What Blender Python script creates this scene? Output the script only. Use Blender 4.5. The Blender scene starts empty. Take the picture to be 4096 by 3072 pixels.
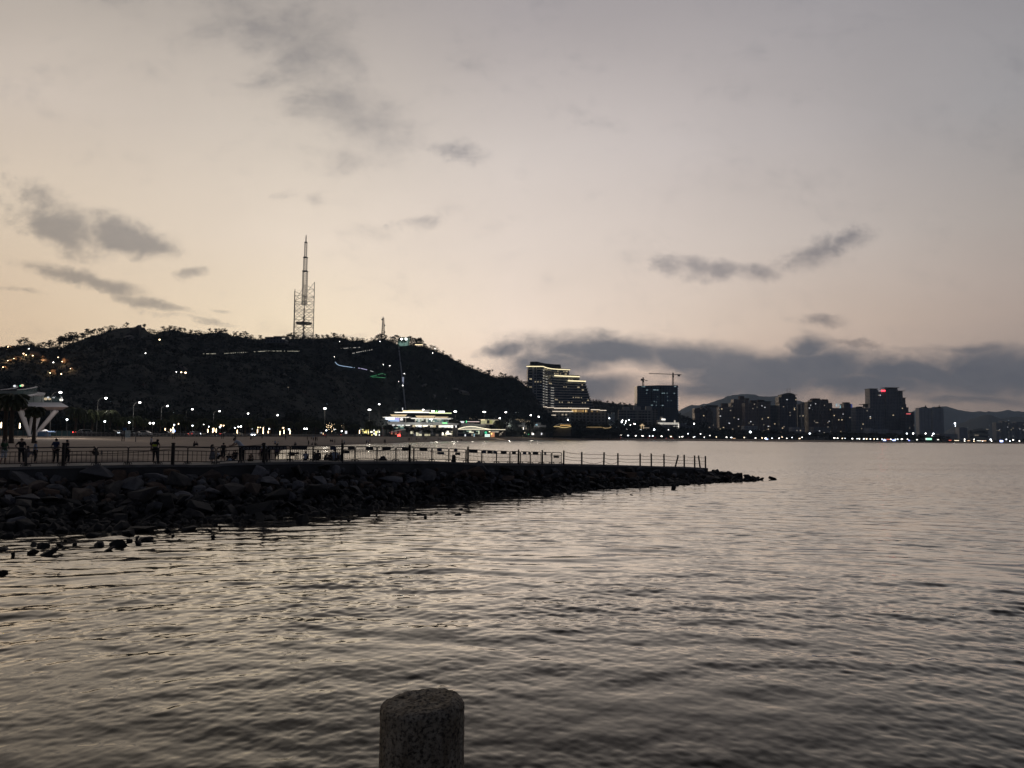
import bpy, math, random
import numpy as np
from mathutils import Vector, Matrix, noise as mnoise
random.seed(7)
rnd = random.random
def U(a, b): return a + (b - a) * random.random()
scn = bpy.context.scene
COL = scn.collection

# ------------------------------------------------------------------ camera frame
F = 3094.0
PITCH = math.atan((1745 - 1536) / F)
ROLL = math.radians(.45)
CAM = Vector((0, 0, 5))
RM = Matrix.Rotation(math.pi / 2 + PITCH, 3, 'X') @ Matrix.Rotation(ROLL, 3, 'Z')
def ray(px, py): return RM @ Vector(((px - 2048) / F, -(py - 1536) / F, -1))
def pt(px, py, Y):
    d = ray(px, py); return CAM + d * (Y / d.y)
def gnd(px, py, z=0.):
    d = ray(px, py); return CAM + d * ((z - CAM.z) / d.z)
def lut(tab, x):
    return float(np.interp(x, [a for a, b in tab], [b for a, b in tab]))

# ------------------------------------------------------------------ mesh builder
class MB:
    def __init__(s): s.v = []; s.f = []; s.m = []
    def add(s, vs, fs, mi=0):
        o = len(s.v); s.v += [tuple(v) for v in vs]
        s.f += [tuple(o + i for i in f) for f in fs]; s.m += [mi] * len(fs)
    def box(s, a, b, mi=0):
        x0, y0, z0 = a; x1, y1, z1 = b
        s.add([(x0,y0,z0),(x1,y0,z0),(x1,y1,z0),(x0,y1,z0),(x0,y0,z1),(x1,y0,z1),(x1,y1,z1),(x0,y1,z1)],
              [(3,2,1,0),(4,5,6,7),(0,1,5,4),(1,2,6,5),(2,3,7,6),(3,0,4,7)], mi)
    def bar(s, p, q, w, h=None, mi=0):
        p = Vector(p); q = Vector(q); h = h or w
        d = (q - p).normalized()
        up = Vector((0, 0, 1)) if abs(d.z) < .95 else Vector((0, 1, 0))
        a = d.cross(up).normalized() * (w / 2); b = a.cross(d).normalized() * (h / 2)
        vs = [p - a - b, p + a - b, p + a + b, p - a + b, q - a - b, q + a - b, q + a + b, q - a + b]
        s.add(vs, [(3,2,1,0),(4,5,6,7),(0,1,5,4),(1,2,6,5),(2,3,7,6),(3,0,4,7)], mi)
    def tube(s, pts, r, n=6, mi=0, cap=True):
        pts = [Vector(p) for p in pts]; k = len(pts)
        rs = r if isinstance(r, (list, tuple)) else [r] * k
        o = len(s.v); ref = None
        for i, p in enumerate(pts):
            d = (pts[min(i + 1, k - 1)] - pts[max(i - 1, 0)]).normalized()
            if ref is None: ref = Vector((0, 0, 1)) if abs(d.z) < .9 else Vector((1, 0, 0))
            a = d.cross(ref)
            if a.length < 1e-4: a = d.cross(Vector((0.3, 1, 0)))
            a.normalize(); b = a.cross(d).normalized(); ref = b
            for j in range(n):
                t = 2 * math.pi * j / n
                s.v.append(tuple(p + a * (math.cos(t) * rs[i]) + b * (math.sin(t) * rs[i])))
        for i in range(k - 1):
            for j in range(n):
                s.f.append((o + i*n + j, o + (i+1)*n + j, o + (i+1)*n + (j+1) % n, o + i*n + (j+1) % n)); s.m.append(mi)
        if cap:
            s.f.append(tuple(o + j for j in range(n))); s.m.append(mi)
            s.f.append(tuple(o + (k-1)*n + j for j in reversed(range(n)))); s.m.append(mi)
    def ell(s, c, r, seg=8, rings=5, mi=0):
        c = Vector(c); o = len(s.v)
        s.v.append((c.x, c.y, c.z + r[2]))
        for i in range(1, rings):
            t = math.pi * i / rings
            for j in range(seg):
                u = 2 * math.pi * j / seg
                s.v.append((c.x + r[0]*math.sin(t)*math.cos(u), c.y + r[1]*math.sin(t)*math.sin(u), c.z + r[2]*math.cos(t)))
        s.v.append((c.x, c.y, c.z - r[2])); e = len(s.v) - 1
        for j in range(seg):
            s.f.append((o, o+1+j, o+1+(j+1) % seg)); s.m.append(mi)
            for i in range(rings - 2):
                a = o + 1 + i*seg
                s.f.append((a+j, a+seg+j, a+seg+(j+1) % seg, a+(j+1) % seg)); s.m.append(mi)
            a = o + 1 + (rings-2)*seg
            s.f.append((a+j, e, a+(j+1) % seg)); s.m.append(mi)
    def prism(s, poly, vec, mi=0):
        n = len(poly); vec = Vector(vec); p = [Vector(q) for q in poly]
        s.add(p + [q + vec for q in p], [tuple(range(n)), tuple(reversed(range(n, 2*n)))] +
              [(i, n + i, n + (i+1) % n, (i+1) % n) for i in range(n)], mi)
    def bx(s, px0, px1, py0, py1, Y, d, mi=0):
        pm = (py0 + py1) / 2; xm = (px0 + px1) / 2
        x0 = pt(px0, pm, Y).x; x1 = pt(px1, pm, Y).x
        zt = pt(xm, py0, Y).z; zb = pt(xm, py1, Y).z
        s.box((x0, Y, zb), (x1, Y + d, zt), mi)
    def ico(s, c, r, M=None, mi=0):
        t = (1 + 5 ** .5) / 2
        vs = [(-1,t,0),(1,t,0),(-1,-t,0),(1,-t,0),(0,-1,t),(0,1,t),(0,-1,-t),(0,1,-t),(t,0,-1),(t,0,1),(-t,0,-1),(-t,0,1)]
        fs = [(0,11,5),(0,5,1),(0,1,7),(0,7,10),(0,10,11),(1,5,9),(5,11,4),(11,10,2),(10,7,6),(7,1,8),(3,9,4),(3,4,2),(3,2,6),(3,6,8),(3,8,9),(4,9,5),(2,4,11),(6,2,10),(8,6,7),(9,8,1)]
        c = Vector(c); o = []
        for v in vs:
            q = Vector(v).normalized(); q = Vector((q.x*r[0], q.y*r[1], q.z*r[2]))
            o.append(c + (M @ q if M else q))
        s.add(o, fs, mi)
    def build(s, name, mats, parent=None, org=None, smooth=False):
        o = Vector(org) if org is not None else (Vector(parent['org'] if 'org' in parent else parent.parent['org']) if parent is not None else Vector((0, 0, 0)))
        me = bpy.data.meshes.new(name)
        a = np.array(s.v, dtype=np.float64).reshape(-1, 3) - np.array(o)
        me.from_pydata([tuple(x) for x in a.tolist()], [], s.f)
        if not isinstance(mats, (list, tuple)): mats = [mats]
        for m in mats: me.materials.append(m)
        if len(mats) > 1: me.polygons.foreach_set('material_index', s.m)
        if smooth: me.polygons.foreach_set('use_smooth', [True] * len(s.f))
        me.update()
        ob = bpy.data.objects.new(name, me); COL.objects.link(ob)
        if parent is not None: ob.parent = parent
        else: ob.location = o
        return ob

def tag(o, label=None, cat=None, group=None, kind=None):
    if label: o['label'] = label
    if cat: o['category'] = cat
    if group: o['group'] = group
    if kind: o['kind'] = kind
    return o
def thing(name, label, cat, org, group=None):
    o = bpy.data.objects.new(name, None); COL.objects.link(o)
    o.location = org; o['org'] = list(org); o.empty_display_size = .2
    return tag(o, label, cat, group)
def dup(root, loc, rotz=0., sc=1., label=None, group=None):
    r = root.copy(); COL.objects.link(r)
    r.location = loc; r.rotation_euler = (0, 0, rotz)
    r.scale = (sc, sc, sc) if not isinstance(sc, tuple) else sc
    for ch in list(root.children):
        c = ch.copy(); COL.objects.link(c); c.parent = r
        for g in ch.children:
            d = g.copy(); COL.objects.link(d); d.parent = c
    return tag(r, label, None, group)

ORD = ['first','second','third','fourth','fifth','sixth','seventh','eighth','ninth','tenth','eleventh','twelfth','thirteenth',
       'fourteenth','fifteenth','sixteenth','seventeenth','eighteenth','nineteenth','twentieth']
def ordn(i, n):
    if n == 1: return ''
    if i == 0: return 'leftmost'
    if i == n - 1: return 'rightmost'
    if i < len(ORD): return ORD[i] + ' from left'
    return ORD[n - 1 - i] + ' from right' if n - 1 - i < len(ORD) else str(i + 1) + 'th from left'
MARKS = [(-999,'behind the white pavilion'),(285,'by the parked cars'),(560,'by the beach signs'),(740,'behind the open sand'),
         (920,'by the canopy tent'),(1150,'left of the lit shops'),(1430,'before the yellow shops'),(1640,'before the white mall'),(1830,'before the arched cafe'),
         (2030,'before the long arcade'),(2170,'below the terraced hotel'),(2330,'right of the terraced hotel'),(2475,'below the crane-topped tower'),(2720,'below the hazy peak'),
         (2870,'below the brown towers'),(3090,'below the round-topped tower'),(3230,'below the twin-crowned block'),(3415,'below the red-signed tower'),
         (3630,'below the paired towers'),(3790,'below the wavy building'),(3960,'at the shore\'s right end')]
PENDING = {}
def later(o, desc, px, group, marks=None):
    """label is composed at the end: description + place among its like near one landmark"""
    ms = marks or MARKS; mk = ''
    for a, b in ms:
        if px >= a: mk = b
    PENDING.setdefault((desc, mk), []).append((px, o)); o['group'] = group
def flush_labels():
    for (desc, mk), lst in PENDING.items():
        lst.sort(key=lambda t: t[0])
        for i, (px, o) in enumerate(lst):
            q = ordn(i, len(lst))
            o['label'] = desc + (', ' + q if q else '') + ' ' + mk

# ------------------------------------------------------------------ materials
def newmat(name):
    m = bpy.data.materials.new(name); m.use_nodes = True
    nt = m.node_tree; return m, nt, nt.nodes['Principled BSDF']
def pm(name, c1, c2=None, scale=3., rough=.7, bump=0., metal=0., bscale=None, detail=6., dist=.02, spec=.5):
    m, nt, b = newmat(name); N = nt.nodes; L = nt.links
    c2 = c2 or tuple(x * .72 for x in c1)
    tc = N.new('ShaderNodeTexCoord')
    nz = N.new('ShaderNodeTexNoise'); nz.inputs['Scale'].default_value = scale; nz.inputs['Detail'].default_value = detail
    L.new(tc.outputs['Object'], nz.inputs['Vector'])
    rp = N.new('ShaderNodeValToRGB'); rp.color_ramp.elements[0].position = .32; rp.color_ramp.elements[1].position = .68
    rp.color_ramp.elements[0].color = (*c2, 1); rp.color_ramp.elements[1].color = (*c1, 1)
    L.new(nz.outputs['Fac'], rp.inputs['Fac']); L.new(rp.outputs['Color'], b.inputs['Base Color'])
    b.inputs['Roughness'].default_value = rough; b.inputs['Metallic'].default_value = metal
    b.inputs['Specular IOR Level'].default_value = spec
    if bump:
        bp = N.new('ShaderNodeBump'); bp.inputs['Strength'].default_value = bump; bp.inputs['Distance'].default_value = dist
        n2 = N.new('ShaderNodeTexNoise'); n2.inputs['Scale'].default_value = bscale or scale * 4; n2.inputs['Detail'].default_value = 8
        L.new(tc.outputs['Object'], n2.inputs['Vector']); L.new(n2.outputs['Fac'], bp.inputs['Height']); L.new(bp.outputs['Normal'], b.inputs['Normal'])
    return m
def em(name, col, s):
    m, nt, b = newmat(name)
    b.inputs['Base Color'].default_value = (.4, .4, .4, 1)
    b.inputs['Emission Color'].default_value = (*col, 1); b.inputs['Emission Strength'].default_value = s
    m.cycles.emission_sampling = 'NONE'
    return m
def em_glaze(name, cols, s, sx=.6, sz=.9, dark=.35):
    """lit glazing: bays of different brightness behind mullions"""
    m, nt, b = newmat(name); N = nt.nodes; L = nt.links
    g = N.new('ShaderNodeNewGeometry'); mp = N.new('ShaderNodeVectorMath'); mp.operation = 'MULTIPLY'
    mp.inputs[1].default_value = (sx, .05, sz); L.new(g.outputs['Position'], mp.inputs[0])
    sn = N.new('ShaderNodeVectorMath'); sn.operation = 'FLOOR'; L.new(mp.outputs[0], sn.inputs[0])
    wn = N.new('ShaderNodeTexWhiteNoise'); L.new(sn.outputs[0], wn.inputs['Vector'])
    rp = N.new('ShaderNodeValToRGB'); cr = rp.color_ramp; cr.interpolation = 'CONSTANT'
    cr.elements[0].position = 0; cr.elements[0].color = (.004, .005, .006, 1); cr.elements[1].position = dark; cr.elements[1].color = (*cols[0], 1)
    for i, c in enumerate(cols[1:]):
        e = cr.elements.new(dark + (1 - dark) * (i + 1) / len(cols)); e.color = (*c, 1)
    L.new(wn.outputs['Value'], rp.inputs['Fac']); L.new(rp.outputs['Color'], b.inputs['Emission Color'])
    b.inputs['Base Color'].default_value = (.02, .02, .02, 1); b.inputs['Emission Strength'].default_value = s
    m.cycles.emission_sampling = 'NONE'
    return m
def facade(name, wall, glass, bay=3.2, fl=3.3, wf=.55, hf=.5, rough=.6):
    """wall with a grid of unlit windows"""
    m, nt, b = newmat(name); N = nt.nodes; L = nt.links
    g = N.new('ShaderNodeNewGeometry'); sp = N.new('ShaderNodeSeparateXYZ'); L.new(g.outputs['Position'], sp.inputs[0])
    def mth(op, a, c=None):
        n = N.new('ShaderNodeMath'); n.operation = op
        for i, q in enumerate((a, c)):
            if q is None: continue
            if isinstance(q, (int, float)): n.inputs[i].default_value = q
            else: L.new(q, n.inputs[i])
        return n.outputs[0]
    u = mth('FRACT', mth('DIVIDE', mth('ADD', sp.outputs['X'], sp.outputs['Y']), bay))
    v = mth('FRACT', mth('DIVIDE', sp.outputs['Z'], fl))
    w = mth('MULTIPLY', mth('LESS_THAN', mth('ABSOLUTE', mth('SUBTRACT', u, .5)), wf / 2), mth('LESS_THAN', mth('ABSOLUTE', mth('SUBTRACT', v, .5)), hf / 2))
    nz = N.new('ShaderNodeTexNoise'); nz.inputs['Scale'].default_value = .08; L.new(g.outputs['Position'], nz.inputs['Vector'])
    mr = N.new('ShaderNodeMapRange'); mr.inputs[3].default_value = .7; mr.inputs[4].default_value = 1.25; L.new(nz.outputs['Fac'], mr.inputs[0])
    mx = N.new('ShaderNodeMix'); mx.data_type = 'RGBA'; L.new(w, mx.inputs[0])
    mx.inputs[6].default_value = (*wall, 1); mx.inputs[7].default_value = (*glass, 1)
    sc = N.new('ShaderNodeVectorMath'); sc.operation = 'SCALE'; L.new(mx.outputs[2], sc.inputs[0]); L.new(mr.outputs[0], sc.inputs['Scale'])
    L.new(sc.outputs[0], b.inputs['Base Color'])
    rr = N.new('ShaderNodeMapRange'); rr.inputs[3].default_value = rough; rr.inputs[4].default_value = .15; L.new(w, rr.inputs[0]); L.new(rr.outputs[0], b.inputs['Roughness'])
    return m

M = {}
M['sand'] = pm('sand', (.50,.385,.285), (.34,.26,.195), .35, .95, .7, bscale=2.5, dist=.08)
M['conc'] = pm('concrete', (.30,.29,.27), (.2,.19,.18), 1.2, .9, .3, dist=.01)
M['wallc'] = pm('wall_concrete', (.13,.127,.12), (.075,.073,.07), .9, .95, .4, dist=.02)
M['bank'] = pm('wet_rubble', (.035,.033,.03), (.015,.014,.0135), 1.5, .9, 1., bscale=2.2, dist=.25)
ROCKC = [((.15,.148,.15),(.08,.078,.08),'grey'), ((.15,.11,.085),(.08,.06,.048),'brown'), ((.24,.235,.24),(.14,.136,.14),'pale grey'), ((.09,.082,.076),(.045,.041,.038),'dark'), ((.19,.125,.085),(.10,.066,.046),'rusty')]
ROCKM = [pm('rock_' + n.replace(' ', '_'), a, b, 2.2, .85, .55, bscale=9, dist=.03) for a, b, n in ROCKC]
M['wetrock'] = pm('wet_rock', (.026,.025,.024), (.012,.0115,.011), 2.5, .7, .6, bscale=9, dist=.03)
M['post'] = pm('post_timber', (.06,.05,.042), (.03,.026,.022), 4, .85, .4)
M['steel'] = pm('galvanised_steel', (.07,.068,.066), (.045,.044,.043), 6, .5, metal=.2)
M['rope'] = pm('rope', (.14,.12,.10), None, 20, .9)
M['board'] = pm('board_dark', (.05,.052,.06), (.03,.03,.035), 3, .6)
M['boardb'] = pm('board_blue', (.035,.06,.13), (.025,.04,.09), 3, .5)
M['letters'] = pm('letter_white', (.42,.42,.42), None, 3, .6)
M['granite'] = None
M['leaf'] = pm('leaf', (.045,.06,.032), (.022,.032,.018), .9, .8)
M['leafd'] = pm('leaf_dark', (.030,.040,.027), (.014,.02,.015), .25, .85)
M['frond'] = pm('frond', (.07,.085,.035), (.035,.045,.02), 2, .7)
M['bark'] = pm('bark', (.11,.085,.06), (.06,.045,.035), 5, .9, .4)
M['hill'] = pm('hill_scrub', (.022,.031,.030), (.012,.017,.017), .03, .95, 1., bscale=.12, dist=4.)
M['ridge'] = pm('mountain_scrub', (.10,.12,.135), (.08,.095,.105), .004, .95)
M['land'] = pm('land', (.10,.095,.08), (.06,.06,.05), .02, .95)
M['road'] = pm('asphalt', (.055,.055,.055), (.04,.04,.04), .5, .9)
M['white'] = pm('white_paint', (.72,.71,.70), (.62,.61,.60), .4, .5)
M['whiteg'] = pm('grey_render', (.42,.42,.43), (.34,.34,.35), .2, .6)
M['dkwall'] = pm('dark_wall', (.10,.10,.105), (.07,.07,.075), .2, .7)
M['dkglass'] = pm('dark_glass', (.02,.03,.035), (.012,.02,.025), .3, .12)
M['blueglass'] = facade('blue_glass', (.07,.10,.15), (.035,.07,.14), 4.2, 3.9, .86, .72, .3)
M['pole'] = pm('pole_grey', (.28,.28,.28), (.2,.2,.2), 1, .5, metal=.3)
M['lamp'] = em('lamp_white', (1.,.97,.92), 12.)
M['lampw'] = em('lamp_warm', (1.,.72,.42), 9.)
M['lampc'] = em('lamp_cool', (.85,.93,1.), 11.)
M['lampfar'] = em('lamp_far', (1.,.93,.82), 6.5)
M['strip'] = em('strip_warm', (1.,.80,.46), 2.2)
M['stripw'] = em('strip_white', (1.,.95,.85), 2.0)
M['red'] = em('red_light', (1.,.06,.05), 5.)
M['redsign'] = em('red_sign', (1.,.03,.05), 7.)
M['blue'] = em('blue_light', (.25,.4,1.), 3.)
M['green'] = em('green_light', (.1,1.,.35), 1.6)
M['cyan'] = em('cyan_light', (.4,.8,.95), .7)
M['win'] = em('window_warm', (1.,.78,.48), .85)
M['winw'] = em('window_white', (.95,.97,1.), .95)
M['windim'] = em('window_dim', (1.,.82,.6), .32)
M['skin'] = pm('skin', (.42,.28,.21), (.36,.24,.18), 4, .6)
M['hair'] = pm('hair', (.012,.011,.011), None, 20, .6)
M['black'] = pm('cloth_black', (.025,.025,.028), None, 8, .9)
M['navy'] = pm('cloth_navy', (.04,.055,.12), None, 8, .9)
M['shirtw'] = pm('cloth_white', (.75,.78,.82), (.65,.68,.72), 6, .85)
M['shirtb'] = pm('cloth_light_blue', (.42,.52,.70), None, 6, .85)
M['grey'] = pm('cloth_grey', (.22,.22,.24), None, 6, .9)
M['olive'] = pm('cloth_olive', (.16,.13,.07), None, 6, .9)
M['greenc'] = pm('cloth_green', (.06,.12,.06), None, 6, .9)
M['purple'] = pm('cloth_purple', (.14,.10,.18), None, 6, .9)
M['hivis'] = pm('cloth_hi_vis', (.75,.85,.05), None, 6, .7)
M['redp'] = pm('red_paint', (.35,.03,.03), None, 6, .5)
M['bluep'] = pm('blue_paint', (.06,.16,.34), None, 6, .6)
M['tyre'] = pm('tyre', (.02,.02,.02), None, 6, .9)
# ------------------------------------------------------------------ camera
cd = bpy.data.cameras.new('camera'); co = bpy.data.objects.new('camera', cd); COL.objects.link(co)
co.matrix_world = Matrix.Translation(CAM) @ RM.to_4x4()
cd.sensor_width = 36; cd.lens = F / 4096 * 36; cd.clip_start = .1; cd.clip_end = 40000
scn.camera = co
scn.view_settings.view_transform = 'Standard'; scn.view_settings.look = 'None'
scn.view_settings.gamma = 1; scn.view_settings.exposure = 0
scn.cycles.max_bounces = 5; scn.cycles.diffuse_bounces = 2; scn.cycles.glossy_bounces = 3; scn.cycles.transmission_bounces = 3
scn.cycles.sample_clamp_indirect = 1.5; scn.cycles.caustics_reflective = False; scn.cycles.caustics_refractive = False
scn.cycles.volume_bounces = 0

# ------------------------------------------------------------------ dusk sky
def lin(c):
    return tuple(((x/255)/12.92 if x/255 < .04045 else (((x/255)+.055)/1.055)**2.4) for x in c)
wd = bpy.data.worlds.new('World'); scn.world = wd; wd.use_nodes = True
nt = wd.node_tree; NN = nt.nodes; LL = nt.links; NN.clear()
def nd(t, **k):
    n = NN.new(t)
    for a, b in k.items(): setattr(n, a, b)
    return n
def put(sock, v):
    if hasattr(v, 'is_output') or isinstance(v, bpy.types.NodeSocket): LL.new(v, sock)
    else: sock.default_value = v
def mth(op, a, b=None, c=None, clamp=False):
    n = nd('ShaderNodeMath', operation=op); n.use_clamp = clamp
    for i, q in enumerate((a, b, c)):
        if q is not None: put(n.inputs[i], q)
    return n.outputs[0]
def mrange(v, a, b, c=0., d=1., smooth=False):
    n = nd('ShaderNodeMapRange'); n.interpolation_type = 'SMOOTHSTEP' if smooth else 'LINEAR'
    for i, q in enumerate((v, a, b, c, d)): put(n.inputs[i], q)
    return n.outputs[0]
def mixc(f, a, b, blend='MIX'):
    n = nd('ShaderNodeMix', data_type='RGBA', blend_type=blend); put(n.inputs[0], f); put(n.inputs[6], a); put(n.inputs[7], b); return n.outputs[2]
tc = nd('ShaderNodeTexCoord'); sx = nd('ShaderNodeSeparateXYZ'); LL.new(tc.outputs['Generated'], sx.inputs[0])
dx, dy, dz = sx.outputs
azi = mth('ARCTAN2', dx, dy); fac = mth('ADD', mth('MULTIPLY', azi, 1 / (2 * math.pi)), .5)
ele = mth('MULTIPLY', mth('ARCSINE', dz), 180 / math.pi)
SKY = [
 (3.0,  {-180:(38,42,52),-100:(92,88,90),-60:(182,156,128),-33:(216,190,155),-15:(244,222,184),0:(232,206,184),12:(214,186,164),22:(180,158,142),33:(152,137,127),60:(104,102,106),100:(62,66,75)}),
 (8.0,  {-180:(38,42,53),-100:(92,90,92),-60:(182,162,138),-33:(218,196,167),-15:(244,227,197),0:(241,223,204),12:(222,204,186),22:(198,180,164),33:(172,157,146),60:(110,109,113),100:(62,66,76)}),
 (13.7, {-180:(40,44,56),-100:(92,92,95),-60:(172,160,146),-33:(219,203,180),-15:(233,219,200),0:(228,215,202),12:(214,202,191),22:(194,184,175),33:(171,163,156),60:(112,112,117),100:(62,66,77)}),
 (20.7, {-180:(42,46,58),-100:(88,89,94),-60:(158,150,142),-33:(206,194,180),-15:(210,200,186),0:(209,200,192),12:(198,190,185),22:(180,174,171),33:(158,156,156),60:(110,111,117),100:(62,66,78)}),
 (29.6, {-180:(44,48,60),-100:(80,82,89),-60:(126,122,118),-33:(171,164,155),-15:(175,168,161),0:(173,167,166),12:(168,163,163),22:(158,155,157),33:(147,145,148),60:(104,106,113),100:(62,66,78)}),
 (38.0, {-180:(44,48,60),-100:(66,69,78),-60:(104,102,102),-33:(134,129,124),-15:(138,133,130),0:(136,132,132),12:(130,127,128),22:(120,118,121),33:(108,107,112),60:(80,82,90),100:(56,60,72)}),
 (52.0, {-180:(40,44,56),-100:(54,57,66),-60:(74,74,78),-33:(86,84,86),0:(82,82,86),33:(68,70,77),60:(56,59,68),100:(46,50,61)}),
]
def ramp(st):
    r = nd('ShaderNodeValToRGB'); cr = r.color_ramp; cr.interpolation = 'B_SPLINE' if False else 'EASE'
    cr.interpolation = 'LINEAR'
    ks = sorted(st); st = dict(st); st[180] = st[-180]; ks = sorted(st)
    cr.elements[0].position = 0; cr.elements[0].color = (*lin(st[ks[0]]), 1)
    cr.elements[1].position = 1; cr.elements[1].color = (*lin(st[ks[-1]]), 1)
    for k in ks[1:-1]:
        e = cr.elements.new((k + 180) / 360); e.color = (*lin(st[k]), 1)
    put(r.inputs['Fac'], fac); return r.outputs['Color']
sky = ramp(SKY[0][1])
for (e0, _), (e1, st) in zip(SKY[:-1], SKY[1:]):
    sky = mixc(mrange(ele, e0, e1), sky, ramp(st))
xg = nd('ShaderNodeValToRGB'); xg.color_ramp.elements[0].color = (1.55,) * 3 + (1,); xg.color_ramp.elements[1].color = (1.02,) * 3 + (1,)
for pz, kk in ((.09, 1.24), (.15, 1.15), (.30, 1.06)):
    e = xg.color_ramp.elements.new(pz); e.color = (kk, kk, kk, 1)
put(xg.inputs['Fac'], mrange(ele, 0., 90.))
sky = mixc(1., sky, (1.0, .984, 1.0, 1), 'MULTIPLY')
xv = nd('ShaderNodeVectorMath', operation='MULTIPLY'); LL.new(sky, xv.inputs[0]); LL.new(xg.outputs['Color'], xv.inputs[1]); sky = xv.outputs[0]
sky = mixc(mrange(ele, 52., 85.), sky, (*lin((50,53,62)), 1))
# clouds: placed banks broken up by noise, on the sky at infinity
yy = mth('MAXIMUM', dy, .05)
cu = mth('DIVIDE', dx, yy); cv = mth('DIVIDE', dz, yy)
uv = nd('ShaderNodeCombineXYZ'); put(uv.inputs[0], cu); put(uv.inputs[1], cv)
def noise(scale, sy, detail, rough, off=0.):
    mp = nd('ShaderNodeMapping'); LL.new(uv.outputs[0], mp.inputs[0]); mp.inputs['Scale'].default_value = (1, sy, 1); mp.inputs['Location'].default_value = (off, off * .7, off)
    n = nd('ShaderNodeTexNoise'); n.inputs['Scale'].default_value = scale; n.inputs['Detail'].default_value = detail; n.inputs['Roughness'].default_value = rough
    n.inputs['Distortion'].default_value = .25
    LL.new(mp.outputs[0], n.inputs['Vector']); return n.outputs['Fac'], n.outputs['Color']
n1a, n1c = noise(8.5, 1.6, 8, .60)
n1b, _ = noise(30., 1.35, 8, .62, 1.7)
n1 = mth('ADD', mth('MULTIPLY', n1a, .58), mth('MULTIPLY', n1b, .42))
n2, _ = noise(3.2, 2.2, 6, .55, 3.1)
wv = nd('ShaderNodeVectorMath', operation='MULTIPLY_ADD'); LL.new(n1c, wv.inputs[0]); wv.inputs[1].default_value = (.10, .045, 0); LL.new(uv.outputs[0], wv.inputs[2])
wsub = nd('ShaderNodeVectorMath', operation='SUBTRACT'); LL.new(wv.outputs[0], wsub.inputs[0]); wsub.inputs[1].default_value = (.05, .0225, 0)
def field(cl):
    out = None
    for px, py, hw, hh, rot, s in cl:
        d = ray(px, py); mp = nd('ShaderNodeMapping', vector_type='TEXTURE'); LL.new(wsub.outputs[0], mp.inputs[0])
        mp.inputs['Location'].default_value = (d.x / d.y, d.z / d.y, 0); mp.inputs['Rotation'].default_value = (0, 0, math.radians(-rot))
        mp.inputs['Scale'].default_value = (hw / F, hh / F, 1)
        ln = nd('ShaderNodeVectorMath', operation='LENGTH'); LL.new(mp.outputs[0], ln.inputs[0])
        v = mth('MULTIPLY', mth('SUBTRACT', 1.25, ln.outputs['Value'], clamp=True), s)
        out = v if out is None else mth('MAXIMUM', out, v)
    return out
CC = [(1180,170,420,270,24,.95),(950,50,480,200,10,.72),(1400,470,360,190,26,1.0),(1400,640,260,100,0,.75),(1620,540,150,70,20,.6),(820,110,360,170,12,.6),(560,60,300,120,0,.45),(2500,300,900,300,0,.2)]
CA = [
      (150,790,150,80,30,.95),(240,900,260,130,14,1.2),(500,925,260,84,20,1.3),(630,965,140,52,22,1.1),(330,1110,340,46,15,1.25),(180,1060,200,30,6,.9),(620,1215,240,26,11,1.0),(800,1275,200,18,7,.85),(870,1235,90,14,5,.7),
      (740,1100,95,36,0,.95),(1850,605,140,64,6,.72),(1190,785,170,40,4,.5),(1680,880,140,46,0,.55),
      (2860,1075,230,60,6,1.1),(3040,1085,110,60,10,1.0),(3230,1020,180,74,-16,1.0),(3420,960,130,56,-22,.9),(3300,1295,130,30,0,.8),(3430,1376,130,28,0,.9),
      (60,1155,160,22,5,.7),(1620,1385,170,44,0,.5),(1330,1345,200,20,-3,.6),(1990,1395,130,44,-8,1.0)]
CB = [(2420,1405,420,90,3,1.5),(2750,1440,300,86,9,1.45),(2250,1450,300,90,0,1.2),(2060,1392,170,48,-6,.9),(3010,1505,440,120,0,1.6),(3230,1400,130,70,0,1.2),(3260,1475,320,96,0,1.5),
      (3640,1495,460,92,5,1.45),(3920,1490,440,120,0,1.55),(4150,1500,300,110,0,1.5),(3480,1540,480,64,2,1.35),(2330,1550,340,84,0,1.25),(2850,1555,400,58,0,1.3),(3880,1395,300,36,0,.95),(3880,1600,400,26,0,.9),(2200,1505,260,90,0,1.0)]
fa = field(CA); fb = field(CB); fc = field(CC)
front = mrange(dy, .05, .25)
da = mth('MULTIPLY', mrange(mth('ADD', fa, mth('MULTIPLY', mth('SUBTRACT', n1, .5), 3.3)), .16, 1.30, 0., 1., True), mth('MULTIPLY', front, mth('MULTIPLY', fa, 4., clamp=True)))
n1s2 = mth('ADD', mth('MULTIPLY', n1a, .65), mth('MULTIPLY', n1b, .35))
db = mth('MULTIPLY', mrange(mth('ADD', fb, mth('MULTIPLY', mth('SUBTRACT', n1s2, .5), 2.3)), .0, 1.35, 0., 1., True), front)
n1s = mth('ADD', mth('MULTIPLY', n1a, .72), mth('MULTIPLY', n1b, .28))
dc = mth('MULTIPLY', mrange(mth('ADD', fc, mth('MULTIPLY', mth('SUBTRACT', n1s, .5), 3.0)), .15, 1.5, 0., 1., True), mth('MULTIPLY', front, mth('MULTIPLY', fc, 4., clamp=True)))
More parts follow.
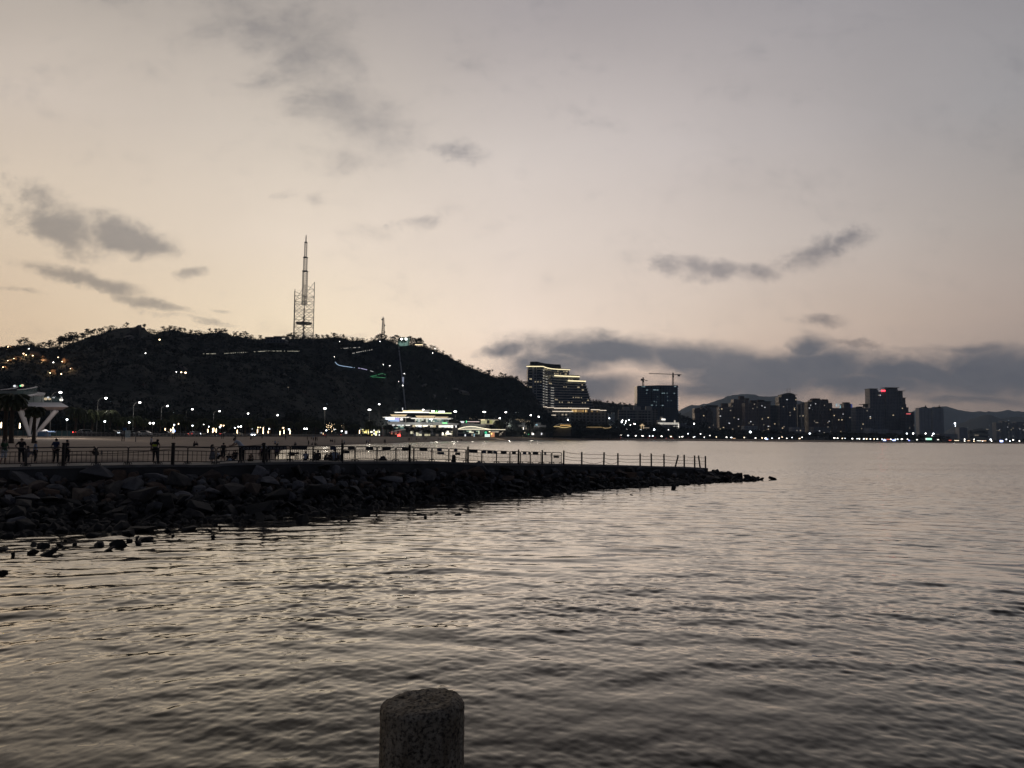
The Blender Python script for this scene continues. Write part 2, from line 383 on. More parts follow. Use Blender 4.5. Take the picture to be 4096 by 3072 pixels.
# faint veil structure
sky = mixc(1., sky, mrange(n2, .3, .75, 1.035, .955), 'MULTIPLY') if False else sky
vl = nd('ShaderNodeVectorMath', operation='SCALE'); LL.new(sky, vl.inputs[0]); put(vl.inputs['Scale'], mrange(n2, .28, .75, 1.03, .96)); sky = vl.outputs[0]
dark = mixc(1., sky, (.40, .43, .50, 1), 'MULTIPLY')
sky = mixc(mth('MULTIPLY', da, .86), sky, dark)
sky = mixc(mth('MULTIPLY', dc, .62), sky, dark)
bank = mixc(mrange(mth('ADD', n1, mth('MULTIPLY', n2, .6)), .6, 1.0), (*lin((90,99,113)), 1), (*lin((120,121,128)), 1))
bank = mixc(mrange(cu, .2, .62), bank, mixc(1., bank, (.80, .80, .82, 1), 'MULTIPLY'))
sky = mixc(mth('MULTIPLY', db, .93), sky, bank)
ns = nd('ShaderNodeTexSky', sky_type='NISHITA'); ns.sun_disc = False; ns.sun_elevation = math.radians(1.); ns.sun_rotation = math.radians(-14.)
bg1 = nd('ShaderNodeBackground'); LL.new(ns.outputs[0], bg1.inputs[0]); bg1.inputs[1].default_value = .05
bg2 = nd('ShaderNodeBackground'); LL.new(sky, bg2.inputs[0]); bg2.inputs[1].default_value = 1.
ms = nd('ShaderNodeMixShader'); ms.inputs[0].default_value = .97; LL.new(bg1.outputs[0], ms.inputs[1]); LL.new(bg2.outputs[0], ms.inputs[2])
wo = nd('ShaderNodeOutputWorld'); LL.new(ms.outputs[0], wo.inputs['Surface'])
wd.cycles.sampling_method = 'MANUAL'; wd.cycles.sample_map_resolution = 1024
sd = bpy.data.lights.new('sun', 'SUN'); sd.energy = .03; sd.angle = math.radians(10); sd.color = (1, .72, .5)
so = bpy.data.objects.new('sun', sd); COL.objects.link(so)
so.rotation_euler = Vector((math.sin(math.radians(-14)), math.cos(math.radians(-14)), math.tan(math.radians(1.)))).to_track_quat('Z', 'Y').to_euler()

# ------------------------------------------------------------------ layout tables (along the picture's columns, in metres)
JY = [(-700,40),(-400,44),(0,46),(300,47.5),(900,52),(1300,56.5),(1550,61),(1900,67),(2220,74.5),(2500,82.5),(2832,93)]
JTOP = [(-700,1868),(-400,1870),(0,1869),(300,1863),(600,1858.5),(745,1858),(760,1860),(860,1859),(893,1853.5),(1022,1850),(1200,1847),(1440,1846),(1700,1846.5),(1800,1848),(1900,1852),(2000,1855),(2220,1857),(2500,1862),(2832,1872)]
def jy(px): return lut(JY, px)
def jfront(px): return pt(px, lut(JTOP, px), jy(px))
def deckz(px): return jfront(px).z
PYW = [(-700,2190),(-400,2170),(0,2150),(400,2112),(890,2080),(1300,2052),(1670,2010),(1850,1996),(2220,1967),(2600,1946),(2832,1934),(2960,1926),(3040,1921)]
WL = [(1085,1860),(1095,1845),(1105,1825),(1115,1812),(1127,1801),(1180,1793),(1260,1786),(1374,1780),(1500,1775),(1700,1768),(1900,1763),(2150,1761),(2400,1761.5),(2700,1763.5),(3000,1765.5),(3300,1768.5),(3500,1770.5),(3700,1772.5),(4096,1775.5),(4900,1782)]
BPY = [(-900,1738),(0,1743),(300,1744.5),(600,1747.5),(1100,1746.5),(1900,1746.5),(2150,1748),(2400,1753.5),(2700,1755.5),(3000,1757.5),(3300,1761.5),(3700,1768.5),(4096,1771.5),(4900,1778)]
BY = [(-900,160),(0,190),(300,205),(600,240),(900,290),(1127,345),(1374,480),(1500,555),(1700,700),(1900,890),(2150,1120),(2400,1215),(3000,1255),(3500,1170),(4096,1170),(4900,1170)]
def backY(px): return lut(BY, px)
def pland(px): return pt(px, lut(BPY, px), backY(px))
def lz(px): return pland(px).z
def px_of(x, y):  # picture column of a ground point
    d = RM.transposed() @ (Vector((x, y, 4)) - CAM); return 2048 + F * d.x / -d.z

# ------------------------------------------------------------------ water: one sheet, fine ripples near the shore
def build_water():
    th = np.concatenate([np.linspace(-115, -41, 26)[:-1], np.linspace(-41, 41, 760), np.linspace(41, 115, 26)[1:]]) * math.pi / 180
    r = np.concatenate([np.linspace(1.5, 10.2, 12)[:-1], np.exp(np.linspace(math.log(10.2), math.log(95), 760)), np.exp(np.linspace(math.log(95), math.log(9000), 60))[1:]])
    T, RR = np.meshgrid(th, r)
    X = RR * np.sin(T); Y = RR * np.cos(T)
    rs = np.random.RandomState(11)
    cx, cy = 6., -26.
    u = np.hypot(X - cx, Y - cy); v = np.arctan2(X - cx, Y - cy) * 55.
    # slow patches that let the ripples come and go
    env = np.zeros_like(X)
    for _ in range(14):
        k = 2 * math.pi / rs.uniform(5, 22); a = rs.uniform(-1.2, 1.2)
        env += np.sin(k * (u * math.cos(a) + v * math.sin(a)) + rs.uniform(0, 6.28))
    env = np.clip(.62 + .26 * env / math.sqrt(7), .12, 1.25)
    Z = np.zeros_like(X)
    def waves(n, l0, l1, slope, spread, e=None):
        nonlocal Z
        for _ in range(n):
            lam = math.exp(rs.uniform(math.log(l0), math.log(l1))); k = 2 * math.pi / lam
            a = rs.normal(0, spread); amp = slope * lam / (2 * math.pi) * math.sqrt(2. / n)
            keep = np.clip((lam - RR * .0063) / (RR * .0063), 0, 1)
            # long wavy crests: the phase is bent slowly along the crest
            bend = .25 * lam * np.sin(v / rs.uniform(2.5, 7) + rs.uniform(0, 6.28)) + .12 * lam * np.sin(v / rs.uniform(.7, 1.6) + u / rs.uniform(2, 4))
            ph = k * ((u + bend) * math.cos(a) + v * math.sin(a)) + rs.uniform(0, 6.28)
            Z += amp * keep * (np.sin(ph) + .22 * np.sin(2 * ph + .6)) * (1 if e is None else e)
    waves(10, 1.3, 3.6, .036, .32)
    waves(16, .5, 1.25, .058, .46, env)
    waves(34, .15, .5, .082, .72, env)
    fade = np.clip((110 - RR) / 35, 0, 1) * np.clip((RR - 3) / 4, 0, 1)
    Z *= fade * np.clip(.5 + .5 * (RR - 12.) / 12., .5, 1.)
    nr, nc = X.shape
    co = np.stack([X, Y, Z], -1).reshape(-1, 3).astype(np.float32)
    i = np.arange(nr - 1)[:, None] * nc + np.arange(nc - 1)[None]
    q = np.stack([i, i + nc, i + nc + 1, i + 1], -1).reshape(-1, 4)[:, ::-1].astype(np.int32)
    me = bpy.data.meshes.new('water'); me.vertices.add(len(co)); me.vertices.foreach_set('co', co.ravel())
    me.loops.add(q.size); me.loops.foreach_set('vertex_index', q.ravel())
    me.polygons.add(len(q)); me.polygons.foreach_set('loop_start', np.arange(0, q.size, 4, dtype=np.int32))
    me.polygons.foreach_set('use_smooth', np.ones(len(q), dtype=bool))
    me.update(calc_edges=True); me.validate()
    ob = bpy.data.objects.new('water', me); COL.objects.link(ob); tag(ob, kind='structure')
    if me.polygons[0].normal.z < 0: me.flip_normals()
    m, nt, b = newmat('sea_water'); N = nt.nodes; L = nt.links
    
    g = N.new('ShaderNodeNewGeometry')
    ln = N.new('ShaderNodeVectorMath'); ln.operation = 'LENGTH'; L.new(g.outputs['Position'], ln.inputs[0])
    def mr(a, bb, c, d):
        n = N.new('ShaderNodeMapRange'); L.new(ln.outputs['Value'], n.inputs[0])
        for i, q in enumerate((a, bb, c, d)): n.inputs[i + 1].default_value = q
        return n.outputs[0]
    rough = mr(20, 160, .06, .16)
    nz = N.new('ShaderNodeTexNoise'); nz.inputs['Scale'].default_value = 1.; nz.inputs['Detail'].default_value = 3
    mp = N.new('ShaderNodeMapping'); mp.inputs['Scale'].default_value = (.9, 2.2, 1); L.new(g.outputs['Position'], mp.inputs[0]); L.new(mp.outputs[0], nz.inputs['Vector'])
    n3 = N.new('ShaderNodeTexNoise'); n3.inputs['Scale'].default_value = .05; n3.inputs['Detail'].default_value = 4
    mp3 = N.new('ShaderNodeMapping'); mp3.inputs['Scale'].default_value = (.35, 1, 1); L.new(g.outputs['Position'], mp3.inputs[0]); L.new(mp3.outputs[0], n3.inputs['Vector'])
    m3 = N.new('ShaderNodeMapRange'); m3.inputs[1].default_value = .3; m3.inputs[2].default_value = .7; m3.inputs[3].default_value = .6; m3.inputs[4].default_value = 1.3; L.new(n3.outputs['Fac'], m3.inputs[0])
    ss = N.new('ShaderNodeMath'); ss.operation = 'MULTIPLY'; L.new(mr(18, 115, .06, .50), ss.inputs[0]); L.new(m3.outputs[0], ss.inputs[1])
    sb = N.new('ShaderNodeVectorMath'); sb.operation = 'SUBTRACT'; L.new(nz.outputs['Color'], sb.inputs[0]); sb.inputs[1].default_value = (.5, .5, .5)
    # beyond the resolved ripples: wavelets whose visible faces lean towards the near shore
    av = N.new('ShaderNodeVectorMath'); av.operation = 'ABSOLUTE'; L.new(sb.outputs[0], av.inputs[0])
    s1 = N.new('ShaderNodeSeparateXYZ'); L.new(sb.outputs[0], s1.inputs[0]); s2 = N.new('ShaderNodeSeparateXYZ'); L.new(av.outputs[0], s2.inputs[0])
    ng = N.new('ShaderNodeMath'); ng.operation = 'MULTIPLY_ADD'; L.new(s2.outputs['Y'], ng.inputs[0]); ng.inputs[1].default_value = -1.5; ng.inputs[2].default_value = -.06
    ml = N.new('ShaderNodeCombineXYZ'); L.new(s1.outputs['X'], ml.inputs[0]); L.new(ng.outputs[0], ml.inputs[1])
    sc = N.new('ShaderNodeVectorMath'); sc.operation = 'SCALE'; L.new(ml.outputs[0], sc.inputs[0]); L.new(ss.outputs[0], sc.inputs['Scale'])
    ad = N.new('ShaderNodeVectorMath'); ad.operation = 'ADD'; L.new(g.outputs['Normal'], ad.inputs[0]); L.new(sc.outputs[0], ad.inputs[1])
    no = N.new('ShaderNodeVectorMath'); no.operation = 'NORMALIZE'; L.new(ad.outputs[0], no.inputs[0]); 
    # reflection grows towards grazing view, over a dark body
    N.remove(b); df = N.new('ShaderNodeBsdfDiffuse'); df.inputs['Color'].default_value = (.014, .0135, .011, 1); L.new(no.outputs[0], df.inputs['Normal'])
    gs = N.new('ShaderNodeBsdfGlossy'); gs.inputs['Color'].default_value = (1., .975, .92, 1); L.new(no.outputs[0], gs.inputs['Normal']); L.new(rough, gs.inputs['Roughness'])
    lw = N.new('ShaderNodeLayerWeight'); lw.inputs['Blend'].default_value = .5; L.new(no.outputs[0], lw.inputs['Normal'])
    pw = N.new('ShaderNodeMath'); pw.operation = 'POWER'; L.new(lw.outputs['Facing'], pw.inputs[0]); pw.inputs[1].default_value = 7.4
    gn = N.new('ShaderNodeMath'); gn.operation = 'MULTIPLY'; L.new(pw.outputs[0], gn.inputs[0]); gn.inputs[1].default_value = 3.15
    mn = N.new('ShaderNodeMath'); mn.operation = 'MINIMUM'; L.new(gn.outputs[0], mn.inputs[0]); mn.inputs[1].default_value = .82
    mx = N.new('ShaderNodeMixShader'); L.new(mn.outputs[0], mx.inputs[0]); L.new(df.outputs[0], mx.inputs[1]); L.new(gs.outputs[0], mx.inputs[2])
    L.new(mx.outputs[0], N['Material Output'].inputs['Surface'])
    me.materials.append(m)
build_water()

# ------------------------------------------------------------------ land, sand
def loft(name, rows, mat, smooth=True):
    n = len(rows[0]); v = [tuple(p) for r in rows for p in r]
    f = [(i*n+j, i*n+j+1, (i+1)*n+j+1, (i+1)*n+j) for i in range(len(rows) - 1) for j in range(n - 1)]
    b = MB(); b.v = v; b.f = f; b.m = [0] * len(f)
    return tag(b.build(name, mat, smooth=smooth), kind='structure')
cols = sorted(set(list(range(-900, 4901, 60)) + [1085, 1090, 1095, 1100, 1105, 1110, 1115, 1121, 1127, 1150, 1200]))
def jrear(px, d=5.):
    p = jfront(px); a = jfront(px - 60); b = jfront(px + 60); t = (b - a); t.z = 0; t.normalize()
    return Vector((p.x - t.y * d, p.y + t.x * d, p.z))
rows = [[] for _ in range(15)]
for px in cols:
    back = pland(px)
    if px < 1085:
        f0 = jrear(px, 4.6); f0.z -= .25
        k = min(1, max(0, (px - 500) / 585)); f0.z = f0.z * (1 - k) + 1.2 * k
        lo = f0.copy(); lo.z -= 1.
    else:
        f0 = gnd(px, lut(WL, px), 0); lo = f0 + Vector((0, -6, -.6)) if px > 1130 else f0 + Vector((1.5, 0, -.6))
    rows[0].append(lo)
    for i in range(1, 13):
        t = (i - 1) / 11
        zt = t ** (.5 if px >= 1085 else .9)
        p = f0.lerp(back, t); p.z = f0.z + (back.z - f0.z) * zt
        if 1 < i < 12: p.z += .18 * (mnoise.noise(Vector((p.x * .06, p.y * .06, 0))))
        rows[i].append(p)
    rows[13].append(back + Vector((0, .02, -.5)))
    rows[14].append(back + Vector((0, .5, -2.)))
loft('beach', rows, M['sand'])
rows = [[] for _ in range(5)]
for px in cols:
    b = pland(px); d = Vector((b.x, b.y, 0)).normalized()
    rows[0].append(b + Vector((0, -.1, -1.2))); rows[1].append(b + Vector((0, -.1, .12)))
    for i, k in ((2, 30.), (3, 700.), (4, 7600.)):
        q = b + d * k; q.z = b.z + .12; rows[i].append(q)
loft('ground', rows, M['land'], False)
# road strip beyond the promenade
r0, r1 = [], []
for px in [c for c in cols if c <= 2000]:
    b = pland(px); d = Vector((b.x, b.y, 0)).normalized()
    r0.append(b + d * 5 + Vector((0, 0, .13))); r1.append(b + d * 17 + Vector((0, 0, .13)))
loft('road', [r0, r1], M['road'], False)

# ------------------------------------------------------------------ quay under the camera and the granite bollard on it
q = MB(); q.box((-40, -25, -.5), (40, 2.78, 3.4)); tag(q.build('quay', M['conc']), kind='structure')
def granite():
    m, nt, b = newmat('granite'); N = nt.nodes; L = nt.links
    tc = N.new('ShaderNodeTexCoord'); vs = []
    mpg = N.new('ShaderNodeMapping'); mpg.inputs['Scale'].default_value = (1, 1, .22); L.new(tc.outputs['Object'], mpg.inputs[0])
    for s, d in ((22, 6), (95, 3), (38, 8)):
        n = N.new('ShaderNodeTexNoise'); n.inputs['Scale'].default_value = s; n.inputs['Detail'].default_value = d; n.inputs['Roughness'].default_value = .65; L.new((mpg.outputs[0] if s == 22 else tc.outputs['Object']), n.inputs['Vector']); vs.append(n)
    r1 = N.new('ShaderNodeValToRGB'); cr = r1.color_ramp; cr.elements[0].position = .36; cr.elements[0].color = (.055,.048,.038,1); cr.elements[1].position = .56; cr.elements[1].color = (.42,.37,.29,1)
    L.new(vs[1].outputs['Fac'], r1.inputs['Fac'])
    r2 = N.new('ShaderNodeValToRGB'); cr = r2.color_ramp; cr.elements[0].position = .35; cr.elements[0].color = (.45,.40,.33,1); cr.elements[1].position = .65; cr.elements[1].color = (1,1,1,1)
    L.new(vs[0].outputs['Fac'], r2.inputs['Fac'])
    mx = N.new('ShaderNodeMix'); mx.data_type = 'RGBA'; mx.blend_type = 'MULTIPLY'; mx.inputs[0].default_value = 1
    L.new(r1.outputs['Color'], mx.inputs[6]); L.new(r2.outputs['Color'], mx.inputs[7]); L.new(mx.outputs[2], b.inputs['Base Color'])
    b.inputs['Roughness'].default_value = .9
    bp = N.new('ShaderNodeBump'); bp.inputs['Strength'].default_value = 1.; bp.inputs['Distance'].default_value = .009
    L.new(vs[2].outputs['Fac'], bp.inputs['Height']); L.new(bp.outputs['Normal'], b.inputs['Normal'])
    return m
def bollard():
    c = pt(1690, 2800, 2.34); zt = c.z; n = 120; R0 = .1235
    prof = []
    for i in range(60): prof.append((1 + .035 * (1 - i / 59) ** 1.5, 3.38 + (zt - .022 - 3.38) * i / 59))
    for i in range(1, 9):
        a = i / 8 * math.pi / 2; prof.append((1 - .19 * (1 - math.cos(a)), zt - .022 + .022 * math.sin(a)))
    for k in range(1, 15): prof.append((.81 * (1 - k / 14) + .004, zt + .002 * math.sin(k)))
    v = []; f = []
    for i, (r, z) in enumerate(prof):
        for j in range(n):
            t = 2 * math.pi * j / n; p = Vector((math.cos(t), math.sin(t), 0)) * (R0 * r); p.z = z
            top = i >= 60
            e = mnoise.fractal(Vector((p.x * 45, p.y * 45, p.z * 45)), .9, 2.1, 5) * (.0034 if top else .0022)
            if top: p.z += e + (p.x * .085 if True else 0) * min(1, (i - 59) / 6)
            else: p.x *= 1 + e / R0; p.y *= 1 + e / R0; p.z += p.x * .085 * (max(0, i - 40) / 20)
            v.append((p.x + c.x, p.y + c.y, p.z))
    for i in range(len(prof) - 1):
        for j in range(n): f.append((i*n+j, i*n+(j+1) % n, (i+1)*n+(j+1) % n, (i+1)*n+j))
    b = MB(); b.v = v; b.f = f; b.m = [0] * len(f)
    o = b.build('stone_bollard', granite(), org=(c.x, c.y, 3.38), smooth=True)
    tag(o, 'rough speckled granite bollard standing alone at the front water edge', 'bollard')
bollard()
# ------------------------------------------------------------------ jetty
def build_jetty():
    t = thing('jetty', 'low concrete jetty with a pale deck above a rubble slope, running out to sea', 'jetty', jfront(900))
    pxs = list(range(-700, 2832, 12)) + [2832]
    fr = [jfront(p) for p in pxs]; re = [jrear(p, 4.8) for p in pxs]
    dk = MB(); wl = MB(); n = len(pxs)
    for i in range(n - 1):
        a, b, c, d = fr[i], fr[i+1], re[i+1], re[i]
        dk.add([a, b, c, d], [(0, 1, 2, 3)])
        th = [Vector((0, 0, -.16))] * 4
        dk.add([a, b, b - Vector((0,0,.16)), a - Vector((0,0,.16))], [(0, 3, 2, 1)])
        ins = Vector((-.12, .06, -.16)) if False else Vector((0, .06, -.16))
        A, B = a + ins, b + ins
        low = Vector((0, .05, -1.4))
        wl.add([A, B, B + low, A + low], [(0, 3, 2, 1)])
        C, D = c + Vector((0, 0, 0)), d
        wl.add([C, D, D + Vector((0, 0, -3)), C + Vector((0, 0, -3))], [(0, 3, 2, 1)])
    e0, e1 = fr[-1], re[-1]
    wl.add([e0, e1, e1 - Vector((0, 0, 2.5)), e0 - Vector((0, 0, 2.5))], [(0, 3, 2, 1)])
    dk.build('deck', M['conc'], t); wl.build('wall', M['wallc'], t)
build_jetty()

def spine(px):
    """top of the rubble slope: foot of the jetty wall, then the loose tip beyond its end"""
    if px <= 2832:
        p = jfront(px) + Vector((0, -.12, -.62)); return p
    k = (px - 2832) / (3040 - 2832); y = 93 - 1.5 * k
    return pt(px, 1893 + 26 * k, y)
def slope(px, t):
    a = spine(px); w = gnd(px, lut(PYW, px), -.05); p = a.lerp(w, t)
    p.z = a.z + (w.z - a.z) * (t ** .85)
    return p
rows = []
pxs = list(range(-700, 3041, 14))
for i in range(-3, 15):
    t = i / 11; row = []
    for px in pxs:
        p = slope(px, max(t, 0)) if t <= 1 else slope(px, 1) + Vector((0, -(t - 1) * 8, -(t - 1) * 2))
        if t < 0:
            p = spine(px) + Vector((0, -t * 6, t * 4.5 if px > 2832 else -.15))
        p.z += .20 * mnoise.noise(Vector((p.x * 1.1, p.y * 1.1, 3))) * min(1, max(t + .3, 0) * 2) - .22
        row.append(p)
    rows.append(row)
loft('shore_bank', list(reversed(rows)), M['bank'], False)

# ---- boulders
import bmesh
def rock_mesh(seed, rough=.16, slab=False):
    rs = random.Random(seed); bm = bmesh.new()
    n = 12 if slab else rs.choice([9, 11, 13, 16])
    for _ in range(n):
        v = Vector((rs.gauss(0, 1), rs.gauss(0, 1), rs.gauss(0, 1))).normalized()
        if slab or rs.random() < .6:
            m = max(abs(v.x), abs(v.y), abs(v.z)); v = v / m * rs.uniform(.72, .85)
        else: v *= rs.uniform(.8, 1.05)
        bm.verts.new(v)
    bmesh.ops.convex_hull(bm, input=bm.verts)
    bmesh.ops.delete(bm, geom=[v for v in bm.verts if not v.link_faces], context='VERTS')
    bmesh.ops.bevel(bm, geom=list(bm.edges), offset=.035, segments=1, affect='EDGES', clamp_overlap=True)
    bmesh.ops.triangulate(bm, faces=bm.faces)
    bmesh.ops.subdivide_edges(bm, edges=[e for e in bm.edges if e.calc_length() > .35], cuts=1, use_grid_fill=True)
    for v in bm.verts:
        v.co += v.co.normalized() * mnoise.fractal(v.co * 2.2 + Vector((seed, 0, 0)), 1., 2., 4) * rough * .25
    return bm
ROCKS = []
for k in range(18):
    bm = rock_mesh(k + 3, .16, k % 3 == 2); me = bpy.data.meshes.new('boulder'); bm.to_mesh(me); bm.free()
    me.polygons.foreach_set('use_smooth', [False] * len(me.polygons))
    ROCKS.append(me)
POSTS = [(248,1771),(687,1771),(1052,1771),(1367,1773),(1637,1778),(1871,1787),(2074,1798),(2169,1800),(2255,1802),(2328,1808),(2416,1809),(2473,1813),(2562,1814),(2607,1814),(2658,1816),(2702,1820),(2739,1819),(2781,1822),(2803,1822),(2824,1824)]
RMARK = [(-999,'before the first post'),(248,'below the first post'),(687,'below the second post'),(1052,'below the third post'),(1367,'below the fourth post'),
         (1637,'below the fifth post'),(1871,'below the sixth post'),(2074,'below the last barriers'),(2328,'below the roped posts'),(2562,'below the last posts'),(2832,'past the jetty end')]
WMARK = [(-999,'before the first post'),(248,'off the first post'),(687,'off the second post'),(1052,'off the third post'),(1367,'off the fourth post'),
         (1637,'off the sixth post'),(2074,'off the last barriers'),(2562,'off the jetty tip')]
_rkm = {}
def rockme(k, mi):
    if (k, mi) not in _rkm:
        me = ROCKS[k].copy(); me.materials.clear(); me.materials.append(M['wetrock'] if mi < 0 else ROCKM[mi]); _rkm[(k, mi)] = me
    return _rkm[(k, mi)]
def put_rock(p, s, mi, flat=.75, rot=None):
    k = random.randrange(len(ROCKS)); o = bpy.data.objects.new('boulder', rockme(k, mi)); COL.objects.link(o)
    o.location = p; o.scale = (s * U(.8, 1.3), s * U(.75, 1.1), s * flat * U(.8, 1.15))
    if k % 3 == 2: o.scale = (s * U(1.2, 1.75), s * U(.7, 1.0), s * U(.38, .6))
    o.rotation_euler = rot or (U(-.5, .5), U(-.5, .5), U(0, 6.3)); o['category'] = 'boulder'
    return o
SHAPE = ['angular', 'blocky', 'rounded']
big = []
def free(p, s):
    for q, r in big:
        if (p.x - q.x) ** 2 + (p.y - q.y) ** 2 < ((s + r) * .60) ** 2: return False
    return True
tries = 0
while len(big) < 232 and tries < 30000:
    tries += 1
    k = rnd(); px = -60 + 2900 * k if rnd() < .93 else U(2832, 3030)
    t = U(.03, 1.0) if px < 2832 else U(.0, .95)
    s = (U(.42, .78) if rnd() < .6 else U(.7, 1.05)) * (1.0 if t < .6 else .8) * (1.12 if px < 1300 else .92)
    p = slope(px, t)
    if px > 2832: s = U(.4, .75)
    if not free(p, s): continue
    big.append((p, s))
    mi = -1 if (t > .52 and rnd() < .92) else random.choices([0, 1, 2, 3, 4], [4, 3.4, 2.6, 2, 1.4])[0]
    if px > 2700 and rnd() < .7: mi = 3
    o = put_rock(p + Vector((0, 0, s * .15)), s, mi)
    row = 'high' if t < .36 else 'halfway down' if t < .7 else 'low near the water'
    later(o, f"{'dark wet' if mi < 0 else ROCKC[mi][2]} boulder {row}", px, 'boulders of the jetty slope', RMARK)
# tip boulders (silhouettes against the water)
for px, py, s in [(2872,1882,.62),(2893,1884,.7),(2915,1890,.6),(2945,1893,.55),(2993,1900,.62),(3015,1912,.5),(2850,1888,.5)]:
    p = spine(px); o = put_rock(p + Vector((0, 0, .12)), s, 3, .8); later(o, 'black outlined boulder', px, 'boulders of the jetty slope', RMARK)
# stones standing in the shallows
for px, py, w in [(18,2200,34),(50,2222,22),(135,2210,40),(172,2190,52),(190,2220,46),(240,2186,28),(133,2182,26),(260,2165,24),(300,2178,18),(395,2186,48),(437,2202,34),(473,2186,56),(517,2168,28),(551,2176,26),(580,2162,50),(545,2160,30),(575,2168,18),
    (388,2118,50),(430,2124,46),(480,2114,60),(360,2134,36),(375,2147,44),(455,2140,26),(520,2140,56),(560,2126,66),(650,2108,44),(700,2104,32),(725,2113,28),(755,2122,46),(670,2127,24),(695,2145,18),(713,2162,14),(835,2126,20),(850,2152,22),(862,2105,28),(880,2116,18),
    (945,2105,34),(1004,2091,30),(1083,2080,36),(1040,2076,50),(1190,2070,40),(1125,2075,24),(1210,2088,60),(1330,2074,26),(1400,2082,18),(1504,2065,16),(1508,2078,14),(1675,2062,22),(1745,2052,12),(1842,2040,14),(1830,2062,20),(1700,2072,18),(1460,2060,50),(2190,1984,44),(2272,1976,30),(2318,1977,22),(2690,1958,30),(2525,1981,10),(3046,1921,22),(3030,1912,12),(3095,1919,26),(8,2295,40)]:
    p = gnd(px, py, 0); s = w / F * p.y * .64
    o = put_rock(p + Vector((0, 0, s * .16)), s, -1, .72); later(o, ('large' if w > 42 else 'small' if w < 25 else 'medium') + ' wet dark boulder in shallow water', px, 'boulders in the shallows', WMARK)
# the smaller stones that fill the slope
st = MB()
for _ in range(1900):
    px = U(-80, 2830) if rnd() < .94 else U(2832, 3035); t = min(1.12, rnd() ** .8 * 1.15); p = slope(px, min(t, 1))
    if t > 1: p = p + Vector((0, -(t - 1) * 12, -.02))
    s = U(.13, .36); R3 = Matrix.Rotation(U(0, 6.3), 3, Vector((U(-1, 1), U(-1, 1), U(-1, 1))).normalized())
    me = ROCKS[random.randrange(len(ROCKS))] if s > .22 else None
    mi = 5 if t > .5 else random.choices([0, 1, 2, 3, 4], [3, 3, 1, 4, .7])[0]
    p = p + Vector((0, 0, s * .2))
    st.ico(p, (s * U(.8, 1.4), s * U(.7, 1.2), s * U(.5, .9)), R3, mi)
tag(st.build('loose_stones', ROCKM + [M['wetrock']]), 'smaller loose stones filling the slope between the boulders', 'stones', kind='stuff')

# ---- posts and ropes
def build_posts():
    tops = []
    for i, (px, pyt) in enumerate(POSTS):
        off = .12 if i < 9 else .25
        b = jfront(px) + Vector((0, off, 0)); top = pt(px, pyt, b.y); w = .17 if i in (1, 2, 3, 4) else .15
        lean = {15: .26, 18: -.13, 10: .03}.get(i, U(-.008, .008))
        h = top.z - b.z; tp = b + Vector((lean * h if abs(lean) > .02 else lean, 0, h))
        m = MB(); m.bar(b - Vector((0, 0, .1)), tp - Vector((0, 0, .14)), w); d = (tp - b).normalized()
        m.bar(tp - d * .14, tp - d * .10, w * .8); m.bar(tp - d * .10, tp, w * 1.06)
        o = m.build('timber_post', M['post'], org=b)
        if i < 9: lab = f'dark square timber post of the jetty edge, {ORD[i]} from left'
        elif i == 15: lab = 'dark jetty post leaning far to the right between upright roped posts'
        elif i == 18: lab = 'dark jetty post leaning back to the left near the jetty end'
        elif i == 19: lab = 'last dark roped post at the very end of the jetty'
        else: lab = f'slim dark roped post, {ORD[i - 9]} past the barriers\' end'
        tag(o, lab, 'post', 'posts along the jetty edge'); tops.append((b, tp))
    for nm, hs, i0 in (('highest', .84, 8), ('middle', .55, 8), ('lowest', .33, 8)):
        m = MB()
        for i in range(i0, len(tops) - 1):
            a = tops[i][0].lerp(tops[i][1], hs if i > 8 else min(1, hs + .08)); c = tops[i+1][0].lerp(tops[i+1][1], hs); sag = U(.02, .12) if i < 13 else .02
            if nm == 'lowest' and i in (9, 10): sag = .3
            a = a + Vector((0, -.09, 0)); c = c + Vector((0, -.09, 0))
            m.tube([a.lerp(c, k / 8) - Vector((0, 0, sag * 4 * (k/8) * (1 - k/8))) for k in range(9)], .021, 5)
        tag(m.build('rope', M['rope'], org=tops[8][0]), f'{nm} sagging rope strung through the bare posts at the jetty end', 'rope', 'ropes of the jetty end')
    for i, (ha, hb, sg) in {0: (.5, .72, .1), 1: (.85, .9, .1), 2: (.5, .5, .12), 3: (.62, .8, .15), 4: (.9, .2, .05), 5: (.45, .5, .1)}.items():
        m = MB(); a = tops[i][0].lerp(tops[i][1], ha) + Vector((0, -.1, 0)); c = tops[i+1][0].lerp(tops[i+1][1], hb) + Vector((0, -.1, 0))
        m.tube([a.lerp(c, k / 12) - Vector((0, 0, sg * 4 * (k/12) * (1 - k/12))) for k in range(13)], .02, 5)
        tag(m.build('rope', M['rope'], org=a), f'loose rope slung from the {ORD[i]} to the {ORD[i+1]} jetty post', 'rope', 'ropes between the barrier posts')
build_posts()

